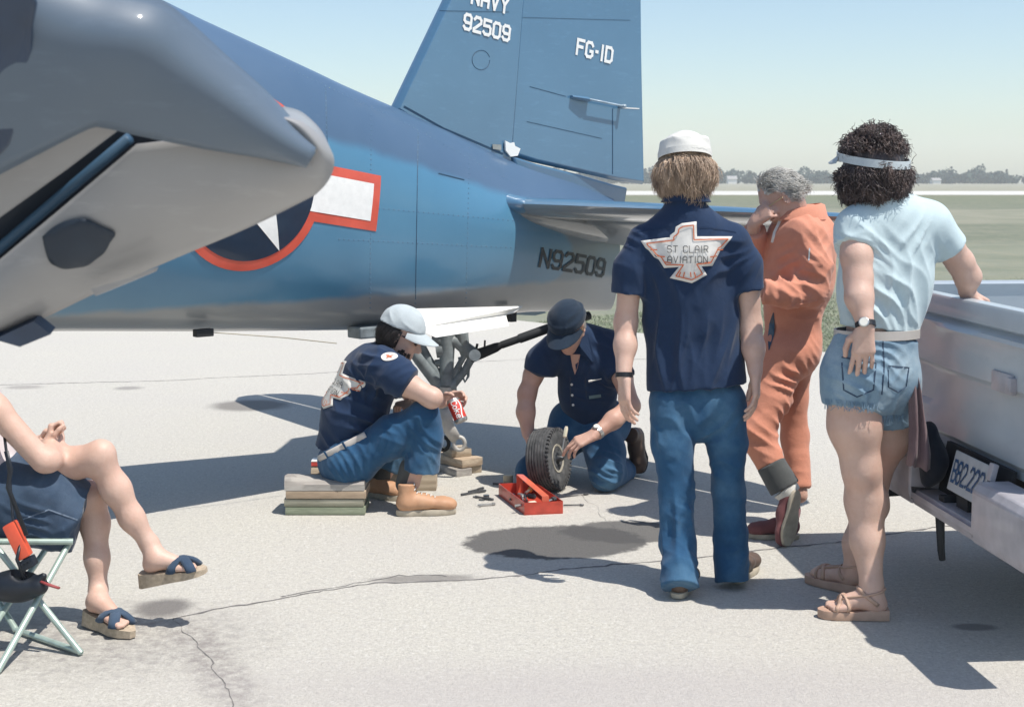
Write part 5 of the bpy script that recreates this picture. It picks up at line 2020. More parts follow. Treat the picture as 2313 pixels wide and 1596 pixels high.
def shoe(name, parent, heel, toe, mat, sole, h=.10, w=.045, top=None, sole_h=.022, up=UP, ank=None, hs=0.006, wsole=None):
    """low shoe or boot from heel to toe; up is the sole's normal"""
    heel, toe = np.asarray(heel, float), np.asarray(toe, float)
    up = nrm(up)
    d = nrm(toe - heel)
    s = np.cross(d, up)
    L_ = np.linalg.norm(toe - heel)
    S = SDF(hs)
    b = up * (sole_h + .008)
    S.c(heel + d * w * .9 + b + up * .025, heel + d * L_ * .45 + b + up * .028, w * .82, w * .80, .02)
    S.c(heel + d * L_ * .45 + b + up * .028, toe - d * w * .95 + b + up * .010, w * .84, w * .86, .03, fl=(up, .72))
    S.c(toe - d * w * 1.2 + b + up * .014, toe - d * w * .8 + b + up * .012, w * .86, w * .70, .03, fl=(up, .75))
    if ank is not None:
        S.c(heel + d * w * 1.1 + b + up * .03, ank, w * .80, w * .86, .03, cut='b')
    S.cutp(heel + up * sole_h * .8, -up)
    o = S.build(name, mat, parent, wr=[(60, .0015, (1, 1, 1))])
    # sole slab
    m = MB()
    wsole = wsole or w * 1.02
    ring0 = []
    for k in range(28):
        a = 2 * math.pi * k / 28
        x = math.cos(a)
        y = math.sin(a)
        lx = L_ / 2 + L_ / 2 * np.sign(x) * abs(x) ** .8
        waist = 1 - .22 * math.exp(-((lx / L_ - .38) / .16) ** 2)
        ring0.append((lx, wsole * np.sign(y) * abs(y) ** .75 * waist * (0.86 if x < 0 else 1.0)))
    m.loft([[heel + d * x * e + d * L_ * .5 * (1 - e) + s * y * e + up * z for x, y in ring0] for z, e in ((.0015, .97), (.005, 1.0), (sole_h, 1.0), (sole_h + .002, .97))])
    so = m.build('sole', sole, o, auto=40)
    return o

# outlines of the winged patch (metres, x right, y up)
EAGLE_H = [(255, 822), (415, 800), (414, 790), (440, 770), (445, 742), (480, 722), (560, 712), (563, 795), (770, 797), (715, 868), (700, 875), (655, 960), (590, 962), (625, 1010), (540, 1056), (417, 1028), (465, 965), (385, 972), (355, 925), (330, 912), (300, 875), (282, 862)]
def eagle_poly(sc=0.0012, cx=512, cy=880):
    return [((x - cx) * sc, -(y - cy) * sc) for x, y in EAGLE_H]
PATCHW = pbr('patch_white', (0.66, 0.64, 0.60), 0.8, var=0.06, vscale=40)
PATCHR = pbr('patch_red_thread', (0.58, 0.16, 0.07), 0.8, var=0.1)
PATCHK = pbr('patch_dark_thread', (0.10, 0.10, 0.10), 0.8, var=0.1)
def back_patch(parent, bvh, C, eu, ev, dirv, sc, mirror=1):
    P = [(mirror * x, y) for x, y in eagle_poly(sc)]
    vs, fs = poly2d(P, .02)
    o = project('back_patch', vs, fs, C, eu, ev, dirv, bvh, .0035, PATCHW, parent, back=.3, thick=.002)
    # stitched red outline inside the edge and feather ticks
    cx_, cy_ = np.mean([p[0] for p in P]), np.mean([p[1] for p in P])
    qs, fq = [], []
    def stroke(a, b, w=.0045):
        a, b = np.array(a), np.array(b)
        nseg = max(1, int(np.linalg.norm(b - a) / .02))
        d = nrm(b - a)
        nn = np.array([-d[1], d[0]]) * w / 2
        for k in range(nseg):
            p, q = lerp(a, b, k / nseg), lerp(a, b, (k + 1) / nseg)
            i = len(qs)
            qs.extend([tuple(p - nn), tuple(q - nn), tuple(q + nn), tuple(p + nn)])
            fq.append([i, i + 1, i + 2, i + 3])
    n = len(P)
    ins = []
    ar = sum(P[i][0] * P[(i + 1) % n][1] - P[(i + 1) % n][0] * P[i][1] for i in range(n))
    sg = 1 if ar > 0 else -1
    for i in range(n):
        a, b, c = np.array(P[i - 1]), np.array(P[i]), np.array(P[(i + 1) % n])
        d1, d2 = nrm(b - a), nrm(c - b)
        n1, n2 = np.array([-d1[1], d1[0]]) * sg, np.array([-d2[1], d2[0]]) * sg
        ins.append(b + (n1 + n2) / max(.55, 1 + np.dot(n1, n2)) * .0125)
    for i in range(n):
        stroke(ins[i], ins[(i + 1) % n])
    k = sc / .0012
    for sx in (1, -1):
        for (x, y, x2, y2) in ((.20, .01, .245, .012), (.15, -.035, .20, -.03), (.11, -.075, .15, -.07)):
            stroke((sx * x * k, y * k), (sx * x2 * k, y2 * k))
    for x in (-.045, -.02, .02, .045):
        stroke((x * k, -.135 * k), (x * 1.25 * k, -.17 * k))
    project('patch_outline', qs, fq, C, eu, ev, dirv, bvh, .0075, PATCHR, o, back=.3, lift=[(i // 4 % 5) * .0001 for i in range(len(qs))])
    for t, y in (('ST CLAIR', .017 * k), ('AVIATION', -.052 * k)):
        q = text2d(t, .043 * k, .92, .75, 1.9)
        vv, ff, lf = [], [], []
        for i, c in enumerate(q):
            b = len(vv)
            vv += [(u, v + y) for u, v in c]
            lf += [(i % 24) * .00006] * 4
            ff.append([b, b + 1, b + 2, b + 3])
        lo = project('patch_lettering', vv, ff, C, eu, ev, dirv, bvh, .0075, PATCHK, o, back=.3, lift=lf)
        lo['kind'] = 'stuff'
    return o

def cap_crown(name, parent, c, f, u, r, rad, mat, h=.12, flat=.0, panel=True, seed=3, drop=.0):
    f, u, r = np.asarray(f), np.asarray(u), np.asarray(r)
    S = SDF(.006)
    R = np.array([r, f, u])
    S.e(c + u * drop, rad, R, .02)
    if flat:
        S.c(c - u * .02, c + u * flat, rad[0] * .985, rad[0] * .955, .018, fl=(f, rad[1] / rad[0]), cut='b')
    S.cutp(c + u * drop, -u)
    for s in (0.6, 2.2, 3.9, 5.2):
        S.fold(c + r * rad[0] * math.cos(s) + f * rad[1] * math.sin(s) + u * .05, u + r * .4, .05, .003, .08, int(s * 10))
    return S.build(name, mat, parent, wr=[(30, .002, (1, 1, 1))], seed=seed)

def brim(name, parent, c, f, u, r, rx, ry, mat, length=.07, tilt=.25, span=1.15):
    """curved bill in front of a cap"""
    f, u, r = np.asarray(f), np.asarray(u), np.asarray(r)
    rows = []
    for a in np.linspace(-span, span, 15):
        row = []
        for t in np.linspace(0, 1, 6):
            bl = length * max(0, math.cos(a / span * math.pi / 2)) ** .6 * t
            p = c + r * math.sin(a) * rx * (1 + .1 * t) + f * (math.cos(a) * ry + bl) - u * (bl * tilt + .028 * (math.sin(a)) ** 2 * (0.4 + t))
            row.append(p)
        rows.append(row)
    m = MB()
    m.loft([[p for p in r_] + [p - u * .004 for p in r_[::-1]] for r_ in rows])
    return m.build(name, mat, parent, auto=50)

# ------------------------------------------------------------------ man in the white cap, seen from the back
def person_back():
    t = root('person', 'man in white cap and navy shirt with winged back patch, standing with his back turned', 'person', V(0.62, 5.45, 0))
    Y = 5.50
    hf, hu = nrm(V(-.05, 1, -.22)), UP
    hc = D(1546, 384, Y)
    S = SDF(.006)
    f, u, r = head(S, hc, hf, hu, D(1550, 455, Y + .0))
    sl, sr = D(1446, 545, Y), D(1660, 540, Y)
    S.c(D(1490, 545, Y), D(1615, 545, Y), .045, .045, .04)
    S.c(D(1550, 540, Y + .02), D(1572, 850, Y + .04), .13, .125, .03, fl=(V(0, 1, 0), .6))
    el, wl_ = D(1413, 728, Y + .02), D(1408, 846, Y - .07)
    S.chain([sl, D(1424, 620, Y), el, D(1412, 780, Y - .02), wl_], [.05, .047, .042, .041, .029], .03)
    hand(S, D(1410, 852, Y - .075), V(.03, -.12, -1), V(.8, .35, 0), V(.2, 1, 0), curl=.28, sc=1.02)
    er, wr_ = D(1694, 735, Y + .03), D(1705, 838, Y - .05)
    S.chain([sr, D(1688, 620, Y + .01), er, D(1701, 785, Y - .01), wr_], [.05, .047, .042, .041, .029], .03)
    hand(S, D(1706, 842, Y - .055), V(-.02, -.14, -1), V(-.85, .25, 0), V(-.1, 1, 0), curl=.25, sc=1.02, tcurl=.2)
    hipl, hipr = D(1518, 905, Y + .03), D(1630, 905, Y + .03)
    kl, kr = D(1526, 1100, Y - .02), D(1645, 1090, Y + .02)
    al, ar = D(1534, 1315, 5.36), D(1654, 1290, 5.52)
    S.chain([hipl, kl, D(1531, 1225, Y - .06), al], [.045, .042, .04, .035], .03)
    S.chain([hipr, kr, D(1649, 1210, Y + .02), ar], [.045, .042, .04, .035], .03)
    S.build('body', SKIN, t)
    # shirt
    S = SDF(.0065)
    yd = V(0, 1, 0)
    S.c(D(1551, 575, Y + .005), D(1560, 700, Y + .04), .178, .178, .05, fl=(yd, .66))
    S.c(D(1560, 700, Y + .04), D(1573, 874, Y + .03), .178, .198, .05, fl=(yd, .62), cut='b')
    S.c(D(1462, 548, Y), D(1550, 494, Y - .01), .055, .072, .06)
    S.c(D(1643, 543, Y), D(1550, 494, Y - .01), .055, .072, .06)
    S.c(D(1549, 470, Y - .01), D(1549, 442, Y - .02), .070, .067, .03, cut='b')
    S.chain([D(1450, 548, Y), D(1426, 605, Y), D(1419, 664, Y)], [.060, .064, .068], .04, cut='b')
    S.chain([D(1656, 543, Y), D(1679, 600, Y + .01), D(1687, 656, Y + .01)], [.060, .063, .066], .04, cut='b')
    # fitted hem tails: cut away the front corners so that the hem is rounded
    for (x, y, ax, lam, am, R) in ((1480, 760, V(1, 0, .15), .09, .010, .20), (1640, 760, V(1, 0, -.2), .085, .010, .20), (1560, 840, V(1, 0, 0), .10, .009, .18), (1440, 560, V(.6, 0, .8), .05, .006, .09), (1665, 560, V(-.6, 0, .8), .05, .006, .09), (1480, 640, V(.8, 0, .5), .06, .007, .12), (1630, 640, V(.8, 0, -.5), .06, .007, .12)):
        S.fold(D(x, y, Y - .10), ax, lam, am, R, int(x))
    sh = S.build('shirt', NAVY, t, wr=[(20, .005, (1, 1, .45)), (48, .0018, (1, 1, .6))], seed=4)
    bv = world_bvh(sh)
    C = D(1554, 569, Y - .13)
    back_patch(sh, bv, C, V(1, 0, 0), UP, V(0, 1, 0), .00068)
    # collar and yoke seam
    m = MB()
    ring = []
    for a in np.linspace(-2.2, 2.2, 18):
        ring.append(D(1549, 446, Y - .01) + V(math.sin(a) * .068, -math.cos(a) * .064, .008 + .004 * math.cos(a)))
    m.loft([[p + UP * .020 + (p - D(1549, 446, Y)) * .02, p + V(0, 0, .0) + (p - D(1549, 446, Y)) * V(.25, .25, 0), p - UP * .026 + (p - D(1549, 446, Y)) * V(.42, .40, 0), p - UP * .02 + (p - D(1549, 446, Y)) * V(.05, .05, 0)] for p in ring])
    m.build('collar', NAVY, sh, auto=60)
    pts = [(x, 526 - 14 * math.cos((x - 1550) / 75)) for x in np.linspace(1440, 1668, 13)]
    ribbon('yoke_seam', pts, bv, .004, NAVY, sh, off=.0025, n=3)
    # arm patch edge
    # jeans
    S = SDF(.007)
    S.c(D(1573, 868, Y + .045), D(1574, 905, Y + .03), .158, .166, .03, fl=(yd, .62))
    S.c(D(1574, 905, Y + .03), D(1568, 935, Y + .02), .07, .045, .03)
    S.chain([D(1515, 905, Y + .025), D(1518, 1000, Y), D(1528, 1110, Y - .02), D(1531, 1225, Y - .06), D(1535, 1326, 5.33)], [.090, .080, .069, .070, .073], .02, cut='b')
    S.chain([D(1632, 905, Y + .025), D(1642, 1000, Y + .01), D(1645, 1100, Y + .02), D(1649, 1210, Y + .02), D(1654, 1312, 5.49)], [.090, .078, .066, .067, .071], .014, cut='b')
    for (x, y, ax, lam, am, R) in ((1530, 1100, V(.25, 0, 1), .055, .006, .10), (1645, 1090, V(-.2, 0, 1), .06, .006, .10), (1535, 1290, V(.3, 0, 1), .06, .006, .10), (1655, 1280, V(-.3, 0, 1), .06, .005, .09), (1530, 960, V(.7, 0, .7), .06, .006, .10), (1620, 960, V(-.7, 0, .7), .06, .006, .10), (1530, 1200, V(1, 0, .2), .08, .006, .14)):
        S.fold(D(x, y, Y - .08), ax, lam, am, R, int(y))
    S.build('jeans', DENIM, t, wr=[(24, .004, (1, 1, .7)), (55, .0018, (1, 1, .8))], seed=6)
    shoe('boot', t, G(1522, 1356) + V(.01, .015, 0), G(1545, 1356) + V(.06, .28, 0), DKSHOE, SOLE, ank=D(1535, 1322, 5.41), w=.046)
    shoe('boot', t, G(1668, 1322) + V(-.01, .02, 0), G(1664, 1322) + V(.11, .28, 0), DKSHOE, SOLE, ank=D(1656, 1300, 5.58), w=.046)
    watch(t, D(1409, 846, Y - .07), V(0, -.2, -1), V(-.4, 1, 0), .031, face=.014)
    # hair below the cap
    mask = lambda d: d[2] < .30 and (d[1] < .25 or abs(d[0]) > .80) and d[2] > -.82
    hair('hair', t, H_BLOND, hc, f, u, r, (.108, .122, .108), mask, 5600, .094, .0017, down=1.0, back=.15, lift=.40, curl=.0026, jit=.38, seed=3, base=.90, cen_u=.012)
    # white painter's cap
    cc = D(1546, 356, Y)
    cp = cap_crown('cap', t, cc + u * .004, f, u, r, (.099, .117, .098), CAPW, flat=.058, seed=9)
    band_ = MB()
    ring = [[cc + r * math.cos(a) * .1015 * e + f * math.sin(a) * .1195 * e + u * z for a in np.linspace(0, 2 * math.pi, 40, endpoint=False)] for z, e in ((-.004, .98), (-.004, 1.01), (.020, 1.012), (.020, .98))]
    band_.loft(ring, caps=False)
    band_.build('cap_band', CAPW, cp, auto=50)
    brim('cap_bill', cp, cc, f, u, r, .10, .118, CAPW)
    return t
person_back()


# ------------------------------------------------------------------ curly-haired man in cut-off shorts leaning on the truck
def person_shorts():
    t = root('person', 'curly-haired man in pale blue T-shirt and cut-off denim shorts leaning on the truck', 'person', V(1.28, 5.15, 0))
    Y = 5.14
    hf = nrm(V(-.42, .88, -.06))
    hc = D(1972, 392, Y + .02)
    S = SDF(.006)
    f, u, r = head(S, hc, hf, nrm(V(.02, .0, 1)), D(1992, 462, Y))
    yd = nrm(V(-.25, 1, 0))
    xd = nrm(V(1, .25, 0))
    S.c(D(2005, 560, Y + .02), D(1982, 740, Y), .13, .12, .03, fl=(yd, .65))
    S.c(D(1940, 520, Y - .02), D(2090, 505, Y + .03), .05, .05, .03)
    # left arm, hand in the back pocket
    el, wr = D(1938, 630, Y - .10), D(1954, 732, Y - .17)
    S.chain([D(1930, 515, Y - .04), D(1934, 580, Y - .08), el, D(1940, 672, Y - .13), wr], [.056, .052, .047, .046, .031], .03)
    hand(S, D(1953, 738, Y - .172), V(-.03, .05, -1), V(.12, 1, .05), V(-1, .2, 0), curl=[.25, .22, .25, .3], sc=1.05, spread=.12, tcurl=.1)
    # right arm out to the tailgate
    er, wrr = D(2168, 592, Y + .10), D(2182, 655, Y + .16)
    S.chain([D(2108, 505, Y + .04), D(2140, 555, Y + .07), er, D(2185, 625, Y + .13), wrr], [.056, .052, .046, .045, .031], .03)
    hand(S, D(2180, 660, Y + .15), nrm(V(.75, .35, -.45)), V(-.2, -.2, -1), V(.0, -1, -.1), curl=[.5, .5, .55, .6], sc=1.02, spread=.14, tcurl=.2)
    # legs
    S.c(D(1950, 850, Y), D(2010, 850, Y + .03), .11, .10, .04, fl=(yd, .7))
    kl = D(1945, 1058, 5.13)
    S.chain([D(1928, 880, Y - .01), D(1930, 960, 5.13), kl, D(1955, 1130, 5.17), D(1958, 1220, 5.14), D(1968, 1318, 5.09)], [.102, .094, .066, .073, .058, .040], .035)
    S.chain([D(2018, 880, Y + .10), D(2002, 985, Y + .16), D(1968, 1080, Y + .22), D(1965, 1140, Y + .26), D(1935, 1225, Y + .26), D(1926, 1292, Y + .26)], [.10, .085, .062, .066, .050, .038], .035)
    # feet in sandals
    h1, t1 = G(2006, 1398), G(1846, 1392)
    d1 = nrm(t1 - h1)
    Lf = np.linalg.norm(t1 - h1)
    z0 = .030
    S.c(D(1968, 1318, 5.09), h1 + d1 * .055 + UP * (z0 + .035), .040, .038, .02)
    S.c(h1 + d1 * .045 + UP * (z0 + .030), h1 + d1 * .04 + UP * (z0 + .026), .034, .034, .02)
    S.c(h1 + d1 * .07 + UP * (z0 + .05), t1 - d1 * .10 + UP * (z0 + .028), .040, .032, .03)
    s1 = np.cross(d1, UP)
    for i in range(5):
        o = (i - 2) * .0165
        S.c(t1 - d1 * (.10 + .004 * abs(i)) + s1 * o + UP * (z0 + .018), t1 - d1 * (.035 + .007 * abs(i - 3.2)) + s1 * o * 1.1 + UP * (z0 + .010), .015, .0095 + (.003 if i == 4 else 0), .006)
    h2, t2 = G(1936, 1338), G(1868, 1336)
    d2 = nrm(V(-.62, .78, 0))
    h2 = D(1944, 1330, Y + .24) * V(1, 1, 0)
    t2 = h2 + d2 * .26
    S.c(D(1926, 1292, Y + .26), h2 + d2 * .05 + UP * .065, .038, .036, .02)
    S.c(h2 + d2 * .05 + UP * .07, t2 - d2 * .07 + UP * .05, .036, .028, .03)
    S.c(t2 - d2 * .08 + UP * .045, t2 - d2 * .03 + UP * .04, .030, .018, .03)
    bo = S.build('body', SKIN, t)
    bb = world_bvh(bo)
    for hh, dd, ll in ((h1, d1, Lf), (h2, d2, .27)):
        m = MB()
        s_ = np.cross(dd, UP)
        out = [(x * ll, w) for x, w in ((0, .026), (.06, .034), (.25, .036), (.5, .040), (.75, .046), (.92, .036), (1.0, .012))]
        ring = out + [(x, -w) for x, w in out[::-1]]
        m.loft([[hh + dd * x + s_ * w * e + UP * (z * (1.25 if x < .1 else 1.0)) for x, w in ring] for z, e in ((.002, .97), (.006, 1.0), (.030, 1.0), (.033, .96))])
        o = m.build('sandal', SANDAL, t, auto=40)
        m = MB()
        def strap(c0, ax, q0, q1, n, rr_, off=.003):
            # a band laid on the skin: rays from outside towards the foot's middle
            ax = nrm(ax)
            e1 = nrm(np.cross(ax, V(0, 0, 1)) if abs(ax[2]) < .9 else s_)
            e2 = nrm(np.cross(e1, ax))
            if e2[2] < 0 and abs(ax[2]) < .9:
                e2 = -e2
            pts = []
            for q in np.linspace(q0, q1, n):
                d_ = e1 * math.cos(q) + e2 * math.sin(q)
                h_ = bb.ray_cast(Vector(c0 + d_ * .2), Vector(-d_))
                if h_[0] is not None:
                    pts.append(np.array(h_[0]) + d_ * off)
            if len(pts) > 3:
                m.tube(pts, rr_, 6, flat=(ax, 2.6) if abs(ax[2]) < .9 else None)
        c0 = hh + dd * ll * .66 + UP * .045
        strap(c0, nrm(dd + s_ * .5), -.3, math.pi + .3, 18, .0030)
        strap(c0, nrm(dd - s_ * .5), -.3, math.pi + .3, 18, .0030)
        strap(hh + dd * ll * .25 + UP * .105, nrm(UP + dd * .25), 0, 2 * math.pi, 26, .0045)
        strap(hh + dd * ll * .20 + UP * .07, nrm(dd * .6 - UP * .8), -.2, math.pi + .2, 14, .0030)
        m.build('sandal_strap', SANDAL, o, smooth=True)
    # T-shirt
    S = SDF(.0065)
    S.c(D(2012, 545, Y + .015), D(1998, 640, Y + .015), .175, .168, .05, fl=(yd, .64))
    S.c(D(1998, 640, Y + .015), D(1984, 745, Y + .005), .168, .152, .05, fl=(yd, .68), cut='b')
    S.c(D(1938, 518, Y - .02), D(2000, 482, Y + .01), .064, .07, .06)
    S.c(D(2096, 505, Y + .03), D(2000, 482, Y + .01), .064, .07, .06)
    S.c(D(1996, 478, Y), D(1994, 452, Y), .068, .064, .03, cut='b')
    S.chain([D(1935, 515, Y - .03), D(1932, 556, Y - .06)], [.072, .073], .05, cut='b')
    S.chain([D(2100, 505, Y + .035), D(2146, 560, Y + .075)], [.070, .066], .05, cut='b')
    for (x, y, ax, lam, am, R) in ((1990, 700, V(1, 0, .35), .075, .009, .17), (2050, 640, V(1, 0, .5), .065, .007, .15), (1960, 560, V(.6, 0, 1), .05, .006, .10), (2095, 545, V(1, 0, -.5), .05, .006, .09), (1985, 745, V(1, 0, .1), .05, .006, .12), (1925, 540, V(.3, 0, 1), .035, .004, .07)):
        S.fold(D(x, y, Y - .10), ax, lam, am, R, int(x))
    sh = S.build('t_shirt', TEE, t, wr=[(20, .004, (1, 1, .4))], seed=14)
    m = MB()
    rc = D(1995, 452, Y)
    m.tube([rc + xd * math.cos(a) * .068 + yd * math.sin(a) * .064 + UP * (.004 - .006 * math.sin(a)) for a in np.linspace(0, 2 * math.pi, 28)], .009, 8, caps=False)
    m.build('neckband', TEE, sh, smooth=True)
    # shorts
    S = SDF(.0065)
    S.c(D(1978, 758, Y), D(1966, 840, Y), .158, .178, .04, fl=(yd, .70), cut='a')
    S.chain([D(1932, 850, Y - .01), D(1926, 916, 5.12)], [.125, .112], .04, cut='b')
    S.chain([D(2008, 855, Y + .07), D(2012, 944, Y + .12)], [.118, .098], .03, cut='b')
    S.e(D(1945, 850, Y - .07), (.085, .07, .085), None, .05)
    S.e(D(2022, 850, Y - .01), (.07, .07, .085), None, .05)
    for (x, y, ax, lam, am, R) in ((1945, 880, V(.7, 0, .8), .045, .006, .10), (2010, 900, V(-.8, 0, .6), .045, .006, .10), (1990, 800, V(.2, 0, 1), .04, .004, .10), (1915, 880, V(.5, 0, 1), .05, .005, .09)):
        S.fold(D(x, y, Y - .12), ax, lam, am, R, int(x))
    so = S.build('denim_shorts', DENIM_L, t, wr=[(34, .003, (1, 1, .7))], seed=15)
    sb = world_bvh(so)
    ribbon('pocket_seam', [(1900, 806), (1978, 820), (1972, 880), (1935, 896), (1905, 880), (1900, 806)], sb, .005, DENIM_D, so, off=.002, n=6)
    ribbon('pocket_seam', [(2005, 826), (2052, 830), (2046, 872), (2028, 886), (2006, 874), (2005, 826)], sb, .005, DENIM_D, so, off=.002, n=6)
    ribbon('centre_seam', [(1993, 770), (1996, 830), (1990, 900)], sb, .006, DENIM_D, so, off=.002, n=8)
    # frayed hem threads
    rg = np.random.default_rng(5)
    m = MB()
    for (x0, y0, x1, y1, n) in ((1864, 908, 1984, 921, 50), (1992, 948, 2040, 944, 24)):
        for k in range(n):
            q = rg.random()
            p = on(sb, lerp(x0, x1, q), lerp(y0, y1, q) - 9, .001)
            if p is not None:
                m.tube([p, p + V(rg.normal(0, .004), -.004, -.02), p + V(rg.normal(0, .008), -.004, -.028 - .012 * rg.random())], [.0016, .0012, .0008], 4)
    if m.v:
        m.build('frayed_hem', DENIM_L, so)['kind'] = 'stuff'
    # belt and loops
    m = MB()
    bc = D(1980, 752, Y + .002)
    rr = lambda a, k: xd * math.cos(a) * (.160 + k) + yd * math.sin(a) * (.113 + k)
    m.loft([[bc + rr(a, k) + UP * z for a in np.linspace(0, 2 * math.pi, 44, endpoint=False)] for z, k in ((-.016, -.006), (-.016, .002), (.016, .002), (.016, -.006))], caps=False)
    m.build('belt', BELT, t, auto=50)
    watch(t, wr + V(0, 0, -.002), nrm(wr - el), V(-.35, -1, .1), .033, face=.017)
    # visor and curls
    vc = hc + u * .048
    m = MB()
    n_ = 44
    m.loft([[vc + r * math.cos(a) * .122 * e + f * math.sin(a) * .136 * e + u * (z * .95 + .030 * math.sin(a)) for a in np.linspace(0, 2 * math.pi, n_, endpoint=False)] for z, e in ((-.014, .985), (-.014, 1.01), (.016, 1.015), (.016, .985))], caps=False)
    vb = m.build('visor_band', CAPB, t, auto=50)
    brim('visor_brim', vb, vc + u * .026, f, u, r, .122, .136, CAPB, length=.06, tilt=.22)
    up_ = lambda d: d[2] > .42 and not (d[1] > .75)
    lo_ = lambda d: -.72 < d[2] < .10 and (d[1] < .45 or abs(d[0]) > .72)
    hair('hair', t, H_DARK, hc, f, u, r, (.108, .122, .132), up_, 2400, .058, .0024, down=.05, back=.1, lift=.75, curl=.007, jit=.75, seed=5, base=.93, cen_u=.030, scalp=lambda d: d[2] > -.3 and d[1] < .8, steps=8, twist=15)
    hair('hair', t, H_DARK, hc, f, u, r, (.118, .128, .118), lo_, 4400, .072, .0024, down=.80, back=.2, lift=.60, curl=.008, jit=.65, seed=6, base=.90, cen_u=.010, steps=8, twist=15)
    # rag out of the hip pocket
    m = MB()
    rows = []
    rg = np.random.default_rng(3)
    for k, (x, y, w) in enumerate(((2056, 836, 16), (2062, 870, 24), (2066, 920, 34), (2070, 970, 42), (2072, 1020, 52), (2068, 1056, 56))):
        c = D(x + 6, y, Y - .04 - .012 * k)
        row = []
        for q in np.linspace(-1, 1, 15):
            dp = .016 * math.sin(q * 6 + k * .35) * min(1, .4 + k * .2)
            row.append(c + V(q * w * .00078 + .003 * math.sin(k + q * 3), dp, -.012 * q * (k / 5) + .006 * math.sin(q * 9) * (k == 5)))
        rows.append(row + [p + V(0, .008, 0) for p in row[::-1]])
    m.loft(rows)
    rg_ = m.build('shop_rag', BROWNC, None, smooth=True)
    tag(rg_, 'brown shop rag hanging from the hip pocket of the denim shorts', 'rag')
    return t
person_shorts()

# dark cloth draped over the far bumper end
def dark_cloth():
    S = SDF(.007)
    p = K(1.36, -.12, .66)
    S.c(D(2098, 985, 5.24), D(2108, 1045, 5.20), .055, .075, .04, fl=(V(1, 0, 0), .6))
    S.c(D(2108, 1040, 5.20), D(2092, 1080, 5.19), .065, .03, .04, fl=(V(1, 0, 0), .6))
    for k, y in enumerate((1000, 1040, 1070)):
        S.fold(D(2090, y, 5.05), V(.5, 0, 1), .05, .008, .08, k)
    o = S.build('dark_bag', mat_cloth('black_bag_cloth', (0.008, 0.012, 0.02), (0.016, 0.02, 0.03)), None, wr=[(30, .004, (1, 1, 1))])
    tag(o, 'crumpled black cloth bag hanging at the bumper behind the brown rag', 'bag')
dark_cloth()

